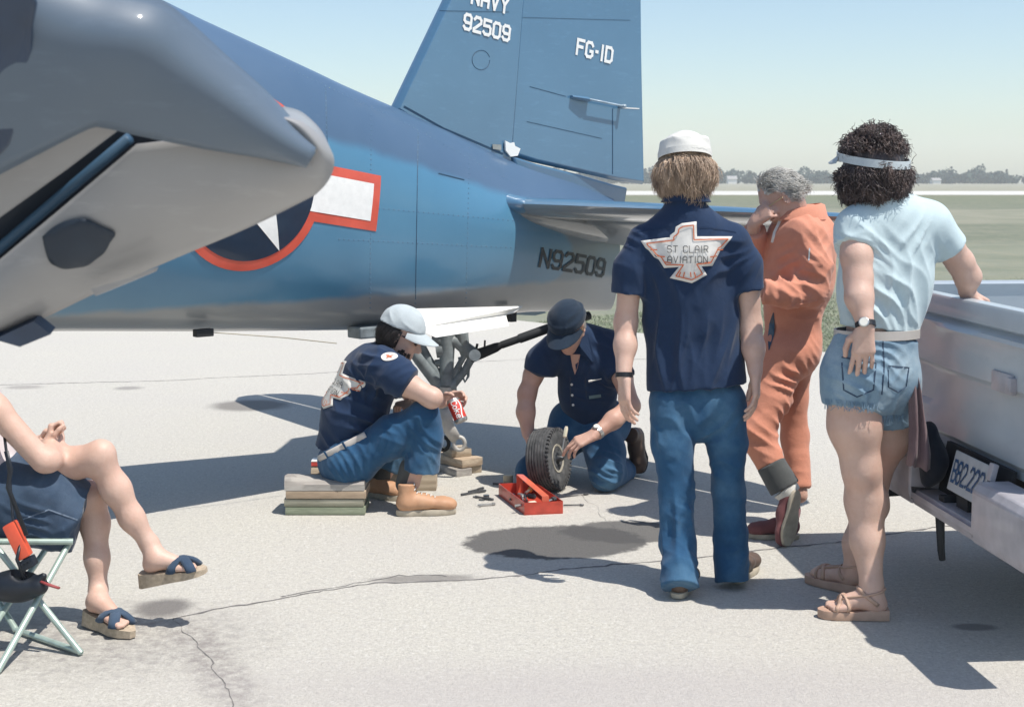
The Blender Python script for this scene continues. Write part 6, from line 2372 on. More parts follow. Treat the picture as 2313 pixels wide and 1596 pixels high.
# ------------------------------------------------------------------ grey-haired man in the orange flight suit
def person_orange():
    t = root('person', 'grey-haired man in orange flight suit looking down, hand at his chin', 'person', D(1770, 1210, 6.4) * V(1, 1, 0))
    Y = 6.42
    hf = nrm(V(-.80, .10, -.52))
    hu = nrm(V(-.45, 0, .85))
    hc = D(1769, 446, Y)
    S = SDF(.006)
    f, u, r = head(S, hc, hf, hu, D(1800, 505, Y + .03), nk=.058)
    bd = nrm(V(1, .1, 0))
    side = V(0, 1, 0)
    S.c(D(1800, 560, Y + .06), D(1795, 690, Y + .05), .11, .11, .03)
    # near arm (his left) across the waist, sleeve ends at the wrist
    elb, wr = D(1838, 648, Y - .12), D(1722, 656, Y - .16)
    S.chain([D(1815, 530, Y - .08), elb], [.045, .04], .03)
    S.chain([elb, wr], [.04, .03], .03)
    hand(S, wr, V(-1, .1, .05), V(0, .9, -.4), V(0, 0, 1), curl=.5, sc=1.0)
    # far arm bent up, fist at the chin
    e2, w2 = D(1700, 590, Y + .12), D(1702, 508, Y - .02)
    S.chain([D(1770, 540, Y + .22), e2], [.045, .042], .03)
    S.chain([e2, w2], [.042, .031], .03)
    hand(S, D(1701, 502, Y - .03), V(.65, -.35, .55), V(.35, .8, -.4), V(0, 0, 1), curl=[1.2, 1.25, 1.3, 1.35], sc=1.02, spread=.05, tcurl=.9)
    hipa, hipb = D(1786, 800, Y + .10), D(1770, 800, Y - .02)
    ka, aa = D(1792, 965, Y + .10), D(1806, 1118, Y + .02)
    kb, ab = D(1706, 980, Y - .14), D(1782, 1106, Y - .22)
    S.chain([hipa, ka, aa], [.07, .045, .036], .03)
    S.chain([hipb, kb, ab], [.07, .045, .036], .03)
    S.build('body', SKIN_T, t)
    # one-piece suit
    S = SDF(.0075)
    S.c(D(1812, 545, Y + .04), D(1804, 640, Y + .04), .160, .150, .06, fl=(side, 1.12))
    S.c(D(1804, 640, Y + .04), D(1790, 700, Y + .04), .142, .122, .05, fl=(side, 1.12))
    S.c(D(1790, 700, Y + .04), D(1787, 790, Y + .04), .122, .130, .05, fl=(side, 1.15))
    S.e(D(1813, 790, Y - .02), (.080, .095, .095), None, .05)
    S.e(D(1811, 790, Y + .12), (.075, .095, .095), None, .05)
    S.c(D(1806, 505, Y + .02), D(1798, 478, Y + .02), .095, .078, .04, cut='b')
    S.chain([D(1816, 535, Y - .09), D(1836, 600, Y - .13), D(1836, 652, Y - .14)], [.085, .080, .072], .05)
    S.chain([D(1836, 652, Y - .14), D(1780, 662, Y - .17), D(1722, 658, Y - .17)], [.072, .064, .056], .03, cut='b')
    S.chain([D(1775, 540, Y + .22), D(1702, 595, Y + .13)], [.08, .068], .05)
    S.chain([D(1702, 595, Y + .13), D(1701, 520, Y + .0)], [.066, .055], .03, cut='b')
    S.chain([D(1788, 810, Y + .10), D(1788, 900, Y + .10), D(1794, 985, Y + .10), D(1806, 1102, Y + .03)], [.095, .068, .060, .052], .03, cut='b')
    S.chain([D(1768, 800, Y - .02), D(1737, 900, Y - .08), D(1708, 978, Y - .14), D(1742, 1050, Y - .19)], [.118, .092, .078, .064], .04, cut='b')
    for (x, y, ax, lam, am, R) in ((1825, 600, V(.8, 0, -.7), .05, .008, .14), (1815, 650, V(.5, 0, 1), .045, .010, .11), (1770, 655, V(1, 0, .3), .045, .009, .09), (1735, 655, V(1, 0, 0), .035, .006, .06), (1845, 540, V(1, 0, .6), .06, .008, .12), (1780, 600, V(.6, 0, 1), .055, .008, .13), (1845, 690, V(.2, 0, 1), .035, .009, .08), (1840, 830, V(.7, 0, 1), .05, .008, .10), (1805, 1050, V(.2, 0, 1), .05, .010, .12), (1800, 940, V(1, 0, .6), .06, .008, .12), (1720, 985, V(.5, 0, 1), .05, .007, .10), (1790, 860, V(.8, 0, .9), .055, .008, .10)):
        S.fold(D(x, y, Y - .16), ax, lam, am, R, int(x + y))
    su = S.build('flight_suit', ORNG, t, wr=[(24, .006, (1, 1, .6))], seed=22)
    sb = world_bvh(su)
    # collar standing open
    m = MB()
    cb = D(1800, 480, Y + .02)
    ring = []
    for a in np.linspace(-2.5, 2.5, 20):
        ring.append((nrm(V(math.cos(a), math.sin(a), 0)), .092 + .014 * math.cos(a)))
    m.loft([[cb + d * rr_ * .98 + UP * (.025 + .018 * d[0]), cb + d * (rr_ + .016) + UP * (.018 + .018 * d[0]), cb + d * (rr_ + .034) - UP * .030, cb + d * (rr_ + .014) - UP * .034] for d, rr_ in ring])
    m.build('collar', ORNG, su, auto=60)
    # white undershirt edge, side vent showing dark, zip lines
    ribbon('undershirt_edge', [(1762, 500), (1750, 525), (1744, 550)], sb, .018, CAPW, su, off=.004)
    m = MB()
    for x0, y0, w in ((1745, 708, 1), (1741, 738, 7), (1738, 765, 6), (1736, 785, 1)):
        pass
    vs = []
    for x0, y0, w in ((1746, 706, 1), (1743, 730, 6), (1741, 755, 7), (1738, 775, 4), (1736, 790, 1)):
        a, b = on(sb, x0 - w, y0, .004), on(sb, x0 + w, y0, .004)
        if a is not None and b is not None:
            vs.append((a, b))
    if len(vs) > 1:
        mesh_obj('side_vent', [p for ab_ in vs for p in ab_], [(2 * i, 2 * i + 1, 2 * i + 3, 2 * i + 2) for i in range(len(vs) - 1)], MARKN, su)
    ribbon('zip', [(1828, 560), (1826, 590)], sb, .006, METALW, su, off=.003)
    ribbon('waist_seam', [(1735, 700), (1790, 690), (1850, 676)], sb, .006, ORNG, su, off=.004)
    # legs below the suit: charcoal cuff with white lining on the raised leg
    S = SDF(.006)
    S.chain([D(1740, 1046, Y - .19), D(1772, 1102, Y - .22)], [.066, .070], .02, cut='ab')
    S.build('charcoal_legging', SOCKD, t, wr=[(30, .001, (1, 1, 1))])
    S = SDF(.005)
    S.chain([D(1772, 1102, Y - .22), D(1786, 1118, Y - .23)], [.062, .052], .02, cut='ab')
    S.build('white_sock', CAPW, t)
    h1, t1 = G(1806, 1216), G(1688, 1213)
    shoe('canvas_shoe', t, h1, t1, MAROON, SOLE, ank=D(1790, 1150, Y + .04), w=.044)
    tip = G(1778, 1236)
    heel = D(1802, 1106, tip[1] + .03)
    shoe('canvas_shoe', t, heel, tip + UP * .006, MAROON, SOLE, w=.044, up=nrm(V(-.55, .80, -.10)), sole_h=.016)
    # grey hair
    mask = lambda d: (d[2] > -.60 and d[1] < -.08) or (d[2] > .30 and d[1] < .62) or (d[2] > .62 and d[1] < .75)
    hair('hair', t, H_GREY, hc, f, u, r, (.088, .106, .104), mask, 3400, .055, .0020, down=.15, back=1.2, lift=.22, curl=.002, jit=.30, seed=8, base=.94, cen_u=.028)
    # spectacles
    m = MB()
    sgn = -1
    for s_ in (1, -1):
        m.tube([hc + f * .006 + r * s_ * .084 + u * .012, hc + f * .06 + r * s_ * .078 + u * .010, hc + f * .105 + r * s_ * .066 + u * .004], .0022, 6)
        m.tube([hc + f * .108 + r * (s_ * .034 + .026 * math.cos(a)) + u * (-.002 + .022 * math.sin(a)) for a in np.linspace(0, 6.283, 20)], .0018, 6, caps=False)
    m.tube([hc + f * .110 + r * .010, hc + f * .112 - r * .010], .002, 6)
    m.build('spectacles', GOLD, t, smooth=True)
    return t
person_orange()


# ------------------------------------------------------------------ seated man with the can
def person_seated():
    t = root('person', 'man in pale cap sitting on stacked boards with a red can in his hand', 'person', D(850, 1163, 6.85) * V(1, 1, 0))
    Y = 6.90
    hf = nrm(V(.88, -.12, -.42))
    hu = nrm(V(.38, -.05, .9))
    hc = D(904, 757, Y)
    S = SDF(.006)
    f, u, r = head(S, hc, hf, hu, D(872, 815, Y + .05))
    S.c(D(825, 860, Y + .06), D(780, 1010, Y + .05), .11, .12, .03)
    # near arm resting on the knee
    e1, w1 = D(976, 898, Y - .20), D(925, 912, Y + .06)
    S.chain([D(868, 830, Y - .14), D(920, 868, Y - .18), e1], [.055, .054, .046], .03)
    S.chain([e1, D(955, 906, Y - .08), w1], [.046, .044, .032], .03)
    hand(S, w1, V(-.5, .8, -.1), V(0, .2, -1), V(1, .3, 0), curl=.5)
    # far arm forward, hand round the can
    e2, w2 = D(945, 905, Y + .26), D(996, 908, Y + .10)
    S.chain([D(875, 840, Y + .24), e2], [.05, .044], .03)
    S.chain([e2, w2], [.044, .031], .03)
    ca, cb = D(1021, 901, Y + .02), D(1041, 948, Y - .01)
    cax = nrm(cb - ca)
    hand(S, D(994, 906, Y + .11), nrm(V(.95, -.12, .25)), nrm(V(.25, -.9, -.3)), V(0, 0, 1) * .5 + V(.2, -.5, 0), curl=[.55, .6, .65, .7], sc=.98, spread=.12, tcurl=.8)
    h1, k1, a1 = D(778, 1045, Y - .06), D(966, 940, Y - .14), D(930, 1090, Y - .12)
    h2, k2, a2 = D(785, 1045, Y + .20), D(935, 945, Y + .26), D(862, 1080, Y + .22)
    S.chain([h1, k1, a1], [.07, .05, .04], .03)
    S.chain([h2, k2, a2], [.07, .05, .04], .03)
    S.build('body', SKIN, t)
    # shirt
    side = V(0, 1, 0)
    S = SDF(.007)
    S.c(D(838, 845, Y + .05), D(800, 930, Y + .05), .150, .150, .06, fl=(side, 1.25))
    S.c(D(800, 930, Y + .05), D(772, 1020, Y + .05), .150, .135, .06, fl=(side, 1.28), cut='b')
    S.c(D(850, 822, Y - .08), D(862, 822, Y + .18), .085, .085, .06)
    S.c(D(862, 812, Y + .05), D(878, 793, Y + .04), .078, .070, .03, cut='b')
    S.chain([D(862, 828, Y - .13), D(895, 848, Y - .17), D(922, 866, Y - .185)], [.095, .085, .078], .05, cut='b')
    S.chain([D(870, 835, Y + .24), D(915, 878, Y + .26)], [.085, .075], .05, cut='b')
    for (x, y, ax, lam, am, R) in ((760, 990, V(1, 0, .6), .06, .010, .16), (820, 960, V(.7, 0, 1), .055, .010, .14), (860, 860, V(.8, 0, -.5), .05, .009, .12), (905, 850, V(.5, 0, -.8), .045, .006, .09), (790, 880, V(1, 0, .4), .07, .007, .13), (840, 800, V(.5, 0, 1), .05, .006, .10)):
        S.fold(D(x, y, Y - .16), ax, lam, am, R, int(x))
    sh = S.build('shirt', NAVY, t, wr=[(24, .005, (1, 1, .6))], seed=31)
    bv = world_bvh(sh)
    # winged patch wraps round the back, its wing seen from the side
    bn = nrm(V(.80, .42, -.18))
    ev = nrm(UP - bn * np.dot(UP, bn) + V(.22, 0, 0))
    eu = nrm(np.cross(bn, ev)) * -1
    eu = nrm(np.cross(ev, -bn))
    back_patch(sh, bv, D(752, 865, Y - .03) - bn * .05, -eu if np.dot(eu, V(0, -1, 0)) > 0 and False else eu, ev, bn, .00074)
    # round sleeve patch
    pd = nrm(V(-.15, .85, -.55))
    pv = nrm(UP - pd * np.dot(UP, pd))
    pu = nrm(np.cross(pd, pv))
    pc_ = D(880, 800, Y - .22)
    vs, fs = poly2d([(.040 * math.cos(a), .028 * math.sin(a)) for a in np.linspace(0, 6.283, 22, endpoint=False)], .015)
    pt = project('sleeve_patch', vs, fs, pc_, pu, pv, pd, bv, .004, PATCHW, sh, back=.3)
    vs, fs = poly2d([(-.018, .010), (-.004, .012), (.0, .004), (.022, .006), (.006, -.004), (.012, -.014), (-.004, -.006), (-.018, -.012), (-.010, .0)], .012)
    project('patch_bird', vs, fs, pc_, pu, pv, pd, bv, .006, PATCHR, pt, back=.3)
    m = MB()
    cb_ = D(874, 797, Y + .04)
    ax = nrm(V(.35, 0, 1))
    e1_, e2_ = nrm(V(1, 0, -.35)), V(0, 1, 0)
    m.loft([[cb_ + (e1_ * math.cos(a) + e2_ * math.sin(a)) * .070 + ax * .022, cb_ + (e1_ * math.cos(a) + e2_ * math.sin(a)) * .086 + ax * .012, cb_ + (e1_ * math.cos(a) + e2_ * math.sin(a)) * .102 - ax * .022, cb_ + (e1_ * math.cos(a) + e2_ * math.sin(a)) * .080 - ax * .025] for a in np.linspace(.9, 5.4, 20)])
    m.build('collar', NAVY, sh, auto=60)
    # jeans
    S = SDF(.007)
    S.e(D(785, 1040, Y - .01), (.145, .19, .125), None, .05)
    S.e(D(785, 1040, Y + .12), (.145, .16, .12), None, .05)
    S.chain([D(800, 1035, Y - .07), D(885, 985, Y - .11), D(955, 942, Y - .14)], [.118, .096, .078], .05)
    S.chain([D(955, 942, Y - .14), D(962, 985, Y - .13), D(950, 1062, Y - .12)], [.078, .078, .088], .03, cut='b')
    S.chain([D(800, 1035, Y + .18), D(930, 950, Y + .26)], [.11, .078], .05)
    S.chain([D(930, 950, Y + .26), D(868, 1055, Y + .22)], [.076, .080], .03, cut='b')
    S.cutp(D(772, 1093, Y - .05), -UP)
    for (x, y, ax, lam, am, R) in ((830, 1020, V(1, 0, -.15), .035, .007, .12), (790, 1050, V(1, 0, .5), .04, .006, .10), (950, 980, V(.7, 0, .5), .05, .007, .10), (900, 960, V(.6, 0, 1), .05, .006, .10), (960, 1040, V(1, 0, .2), .05, .006, .10)):
        S.fold(D(x, y, Y - .2), ax, lam, am, R, int(x + y))
    je = S.build('jeans', DENIM, t, wr=[(24, .005, (1, 1, .8)), (55, .002, (1, 1, .8))], seed=33)
    jb = world_bvh(je)
    m = MB()
    pts = []
    for q in np.linspace(0, 1, 16):
        p = on(jb, lerp(724, 826, q), lerp(1034, 982, q), .006)
        if p is not None:
            pts.append(p)
    if len(pts) > 3:
        m.tube(pts, .019, 8, flat=(V(0, 1, 0), .3))
        b_ = m.build('belt', BELT, je, smooth=True)
        m = MB()
        for q in (.18, .55):
            c = pts[int(q * (len(pts) - 1))]
            m.box(c - V(0, .007, 0), nrm(pts[-1] - pts[0]), V(0, 1, 0), np.cross(nrm(pts[-1] - pts[0]), V(0, 1, 0)), .005, .003, .024)
        m.build('belt_loop', DENIM, b_)
    # boots and socks
    S = SDF(.006)
    S.chain([D(926, 1056, Y - .11), D(916, 1092, Y - .10)], [.052, .050], .02)
    S.build('dark_sock', SOCKD, t)
    S = SDF(.006)
    S.chain([D(868, 1050, Y + .22), D(858, 1085, Y + .21)], [.048, .048], .02)
    S.build('dark_sock', SOCKD, t)
    h_, to = G(894, 1164), G(1030, 1158)
    b1 = shoe('work_boot', t, h_, to, LEATH, SOLE, ank=D(918, 1092, h_[1] + .02), w=.050, sole_h=.028)
    m = MB()
    d_ = nrm(to - h_)
    s_ = np.cross(d_, UP)
    bbv = world_bvh(b1)
    for k in range(7):
        c = lerp(h_ + d_ * .085 + UP * .150, h_ + d_ * .185 + UP * .085, k / 6)
        lp = []
        for q in np.linspace(-1, 1, 7):
            o_ = c + s_ * q * .020 + nrm(d_ + UP) * .15
            hh_ = bbv.ray_cast(Vector(o_), Vector(-nrm(d_ + UP)))
            if hh_[0] is not None:
                lp.append(np.array(hh_[0]) + nrm(d_ + UP) * .002)
        if len(lp) > 3:
            m.tube(lp, .0028, 6)
    m.build('laces', CAPW, b1, smooth=True)
    h_, to = D(832, 1130, Y + .24) * V(1, 1, 0), D(908, 1140, Y + .14) * V(1, 1, 0)
    b2 = shoe('work_boot', t, h_, to, LEATH, SOLE, ank=D(858, 1080, Y + .21), w=.050, sole_h=.028)
    # hair, beard, cap
    mask = lambda d: d[2] < .35 and d[1] < .05 and d[2] > -.75
    hair('hair', t, H_BLACK, hc, f, u, r, (.092, .110, .104), mask, 1800, .080, .0022, down=.9, back=.35, lift=.2, curl=.003, jit=.3, seed=12, base=.92, cen_u=.012)
    mb = lambda d: -.95 < d[2] < -.22 and d[1] > .25 and not (d[1] > .86 and d[2] > -.4)
    hair('beard', t, H_BLACK, hc - u * .035 + f * .018, f, u, r, (.066, .084, .088), mb, 900, .020, .0018, down=.8, back=-.2, lift=.25, jit=.35, seed=13, base=.97, cen_u=0, steps=4)
    m = MB()
    for s__ in (1, -1):
        m.e = None
        m.lathe(hc + f * .093 + r * s__ * .030 + u * .012, nrm(f + r * s__ * .25), [(.004, -.006), (.020, -.002), (.021, .002), (.004, .005)], 16)
    m.tube([hc + f * .02 + r * .084 + u * .016, hc + f * .085 + r * .062 + u * .014], .003, 6)
    m.tube([hc + f * .02 - r * .084 + u * .016, hc + f * .085 - r * .062 + u * .014], .003, 6)
    m.build('dark_glasses', EYE, t, auto=50)
    cc = hc + u * .042 - f * .008
    cu = nrm(u - f * .10)
    cf = nrm(f + u * .10)
    cp = cap_crown('cap', t, cc, cf, cu, r, (.098, .118, .112), CAPB, flat=0, seed=19)
    brim('cap_bill', cp, cc + cu * .006, cf, cu, r, .098, .114, CAPB, length=.085, tilt=.35)
    # drink can
    can = root('drink_can', 'red and white drink can tilted in the seated man hand', 'can', cb)
    m = MB()
    m.lathe(ca, cax, [(.022, .004), (.027, .002), (.0285, 0), (.0285, .003), (.033, .012), (.033, .112), (.030, .120), (.028, .122), (.022, .118)], 32)
    m.build('can_body', pbr('can_red', (.62, .05, .03), .3, var=.08, coat=.5), can, auto=35)
    m = MB()
    m.lathe(ca, cax, [(.0278, .001), (.0292, .0008), (.0292, .004), (.0337, .0125), (.0337, .017), (.0325, .017)], 32)
    m.build('can_rim', STEEL, can, auto=35)
    m = MB()
    m.lathe(ca, cax, [(.0325, .105), (.0337, .105), (.0337, .1125), (.0305, .1205), (.0285, .1225), (.02, .119)], 32)
    m.build('can_rim', STEEL, can, auto=35)
    CB = BVHTree.FromPolygons([Vector(v) for v in MB().lathe(ca, cax, [(.033, .005), (.033, .118)], 48).v], [list(x) for x in MB().lathe(ca, cax, [(.033, .005), (.033, .118)], 48).f])
    cvw = nrm(np.array([0, 0, CAM_H]) - ca)
    dn = -nrm(cvw - cax * np.dot(cvw, cax))
    tu = cax * 1.0
    tv = nrm(np.cross(dn, tu)) * -1
    tv = nrm(np.cross(tu, -dn)) * -1
    if np.dot(np.cross(tu, tv), -dn) < 0:
        tv = -tv
    cmid = ca + cax * .06
    project_text('can_lettering', 'Coke', .026, cmid, tu, tv, dn, CB, .0012, MARKW, can, wfac=1.0, th=1.1, gap=1.3)
    vs, fs = poly2d([(-.048 + .096 * q, .017 + .006 * math.sin(q * 5)) for q in np.linspace(0, 1, 14)] + [(.048 - .096 * q, .023 + .006 * math.sin((1 - q) * 5)) for q in np.linspace(0, 1, 14)], .01)
    project('can_ribbon', vs, fs, cmid, tu, tv, dn, CB, .0010, MARKW, can)
    return t
person_seated()

# ------------------------------------------------------------------ kneeling man working on the wheel
def person_kneeling():
    t = root('person', 'man in dark cap and navy shirt kneeling over the aircraft wheel with a screwdriver', 'person', D(1340, 1110, 7.4) * V(1, 1, 0))
    Y = 7.38
    hf = nrm(V(-.34, -.70, -.62))
    hu = nrm(V(-.22, -.55, .8))
    hc = D(1284, 738, Y - .08)
    S = SDF(.006)
    f, u, r = head(S, hc, hf, hu, D(1318, 775, Y + .06))
    S.c(D(1320, 820, Y + .08), D(1335, 930, Y + .16), .11, .11, .03)
    S.c(D(1310, 785, Y + .03), D(1312, 812, Y + .03), .042, .042, .04)
    # his right arm (image left) down to the tyre
    e1, w1 = D(1190, 888, Y + .02), D(1192, 978, Y - .06)
    S.chain([D(1235, 790, Y + .02), D(1205, 845, Y + .04), e1], [.055, .050, .046], .03)
    S.chain([e1, D(1187, 930, Y - .02), w1], [.046, .046, .033], .03)
    hand(S, D(1193, 980, Y - .06), nrm(V(.30, -.35, -.9)), nrm(V(.75, -.30, .3)), nrm(V(.6, -.5, .6)), curl=[.35, .4, .45, .5], sc=1.05, spread=.1, tcurl=.3)
    # his left arm (image right) forward to the hub
    e2, w2 = D(1424, 916, Y - .16), D(1344, 980, Y - .30)
    S.chain([D(1382, 785, Y + .06), D(1405, 850, Y - .06), e2], [.055, .050, .046], .03)
    S.chain([e2, D(1385, 948, Y - .24), w2], [.046, .044, .032], .03)
    hand(S, D(1341, 982, Y - .31), nrm(V(-.86, -.15, -.38)), nrm(V(-.25, .35, -.85)), nrm(V(-.25, -.35, .75)), curl=[.75, .35, .45, .5], sc=1.05, spread=.14, tcurl=.5)
    hr, kr = D(1300, 960, Y + .22), D(1200, 1068, Y + .03)
    hl, kl = D(1352, 960, Y + .20), D(1366, 1066, Y - .14)
    S.chain([hr, kr], [.07, .05], .03)
    S.chain([hl, kl], [.07, .05], .03)
    S.build('body', SKIN_T, t)
    # shirt
    sd = nrm(V(1, -.15, 0))
    fw = nrm(V(-.25, -1, 0))
    S = SDF(.007)
    S.c(D(1322, 815, Y + .05), D(1326, 880, Y + .10), .160, .145, .06, fl=(fw, .72))
    S.c(D(1326, 880, Y + .10), D(1340, 950, Y + .17), .145, .140, .06, fl=(fw, .78))
    S.c(D(1258, 790, Y + .02), D(1310, 768, Y + .05), .075, .08, .06)
    S.c(D(1365, 778, Y + .08), D(1312, 768, Y + .05), .078, .08, .06)
    S.chain([D(1250, 790, Y + .02), D(1224, 815, Y + .03), D(1218, 838, Y + .03)], [.080, .080, .080], .05, cut='b')
    S.chain([D(1376, 785, Y + .06), D(1402, 850, Y - .05)], [.082, .078], .05, cut='b')
    for (x, y, ax, lam, am, R) in ((1330, 930, V(.2, 0, 1), .06, .009, .13), (1360, 850, V(.7, 0, .8), .06, .008, .13), (1285, 870, V(.8, 0, -.6), .06, .007, .12), (1355, 780, V(.8, 0, .6), .05, .008, .10), (1240, 810, V(.6, 0, .8), .05, .005, .08)):
        S.fold(D(x, y, Y - .12), ax, lam, am, R, int(x))
    sh = S.build('shirt', NAVY, t, wr=[(24, .005, (1, 1, .6))], seed=41)
    bv = world_bvh(sh)
    # open collar, both points
    def flap(pts, th_=.006):
        m = MB()
        P = []
        for x, y, o in pts:
            p = on(bv, x, y, .008 + o)
            P.append(p if p is not None else D(x, y, Y - .08))
        m.plate(P, nrm(P[0] - np.array([0, 0, CAM_H])) * th_)
        return m.build('collar', COLR, sh)
    COLR = NAVY
    flap([(1313, 762, .012), (1326, 752, .006), (1344, 812, 0), (1338, 818, 0), (1310, 800, .004), (1308, 780, .012)])
    flap([(1252, 778, .012), (1266, 790, .012), (1262, 805, 0), (1250, 792, 0)])
    # open neck showing skin
    vs = []
    for x, y in ((1288, 800), (1310, 800), (1304, 830), (1298, 846), (1292, 826)):
        p = on(bv, x, y, .004)
        vs.append(p if p is not None else D(x, y, Y - .06))
    mesh_obj('open_neck', vs, [tuple(range(len(vs)))], SKIN_T, sh)
    m = MB()
    for x, y in ((1291, 868), (1292, 892), (1294, 914)):
        p = on(bv, x, y, .002)
        if p is not None:
            m.lathe(p, V(-.2, -.97, .1), [(.006, 0), (.007, .002), (.005, .004)], 10)
    m.build('shirt_buttons', PATCHW, sh, auto=40)
    ribbon('button_placket', [(1287, 850), (1289, 930)], bv, .003, MARKN, sh, off=.002)
    # pocket with pens
    m = MB()
    p, q = on(bv, 1329, 861, .008), on(bv, 1358, 855, .008)
    if p is not None and q is not None:
        m.tube([p, lerp(p, q, .25), lerp(p, q, .3), q], [.006, .006, .004, .002], 8)
        m.build('pocket_pen', PATCHW, sh, auto=40)
    ribbon('pocket_label', [(1330, 897), (1359, 893)], bv, .016, pbr('grey_green_label', (.12, .18, .18), .7), sh, off=.004)
    ribbon('pocket_seam', [(1322, 852), (1324, 900), (1362, 898)], bv, .003, MARKN, sh, off=.002)
    p = on(bv, 1388, 815, .004)
    # jeans: thighs forward, shins folded back on the ground
    S = SDF(.007)
    S.c(D(1295, 955, Y + .22), D(1370, 955, Y + .20), .135, .135, .06)
    S.chain([D(1300, 965, Y + .18), D(1245, 1020, Y + .10), D(1200, 1062, Y + .04)], [.118, .098, .082], .05)
    S.chain([D(1200, 1066, Y + .04), D(1240, 1066, Y + .36)], [.080, .07], .03)
    S.chain([D(1355, 965, Y + .15), D(1366, 1020, Y + .0), D(1368, 1066, Y - .13)], [.118, .100, .088], .05)
    S.chain([D(1368, 1070, Y - .13), D(1410, 1065, Y + .28)], [.086, .075], .03)
    S.cutp(V(0, 0, .004), -UP)
    for (x, y, ax, lam, am, R) in ((1372, 1050, V(.3, 0, 1), .045, .009, .11), (1360, 1080, V(.3, 0, 1), .035, .006, .09), (1365, 1000, V(.9, 0, .4), .05, .006, .11), (1300, 990, V(.8, 0, .8), .06, .008, .14), (1210, 1050, V(.5, 0, 1), .05, .006, .10)):
        S.fold(D(x, y, Y - .22), ax, lam, am, R, int(x + y))
    S.build('jeans', DENIM, t, wr=[(26, .004, (1, 1, .8))], seed=43)
    # boots: toes on the ground behind, soles up
    for (x, y, dy, lb) in ((1440, 1010, .26, 0), (1268, 1040, .42, 1)):
        toe = D(x + 8, y + 60, Y + dy) * V(1, 1, 0) + V(0, .02, .01)
        heel = D(x, y - 45, Y + dy + .05)
        shoe('boot', t, heel, toe, DKSHOE, UNDER, up=nrm(V(-.35, -.9, .2)), w=.050, sole_h=.022, ank=heel + V(-.05, -.12, -.02))
    watch(t, lerp(e2, w2, .93), nrm(w2 - e2), V(-.2, -.5, 1), .034, face=.016, strap=METALW, w=.020)
    # hair, ears are on the head; cap with bill pulled low
    mask = lambda d: d[2] < .25 and d[1] < -.05 and d[2] > -.6
    hair('hair', t, H_GREY, hc, f, u, r, (.084, .102, .098), mask, 1200, .035, .0018, down=.9, back=.2, lift=.12, jit=.25, seed=17, base=.95, cen_u=.020)
    m = MB()
    for s_ in (1, -1):
        m.tube([hc + f * .006 + r * s_ * .084 + u * .010, hc + f * .06 + r * s_ * .080 + u * .006, hc + f * .108 + r * s_ * .066 + u * .0], .0022, 6)
        m.tube([hc + f * .110 + r * (s_ * .034 + .026 * math.cos(a)) + u * (-.004 + .021 * math.sin(a)) for a in np.linspace(0, 6.283, 20)], .0018, 6, caps=False)
    m.tube([hc + f * .112 + r * .010, hc + f * .114 - r * .010], .002, 6)
    m.build('spectacles', GOLD, t, smooth=True)
    cc = hc + u * .046 - f * .004
    cp = cap_crown('cap', t, cc, f, u, r, (.096, .114, .105), CAPD, flat=.04, seed=23)
    brim('cap_bill', cp, cc + u * .004, f, u, r, .096, .112, CAPD, length=.085, tilt=.30)
    # screwdriver in the fingers
    a, b = D(1270, 1014, Y - .36), D(1279, 962, Y - .34)
    tool(a, b, .003, STEEL, pbr('ivory_handle', (.68, .63, .48), .35, coat=.4, var=.06), 'ivory-handled screwdriver held upright at the wheel hub by the kneeling man', .5, 3.4)
    return t
person_kneeling()

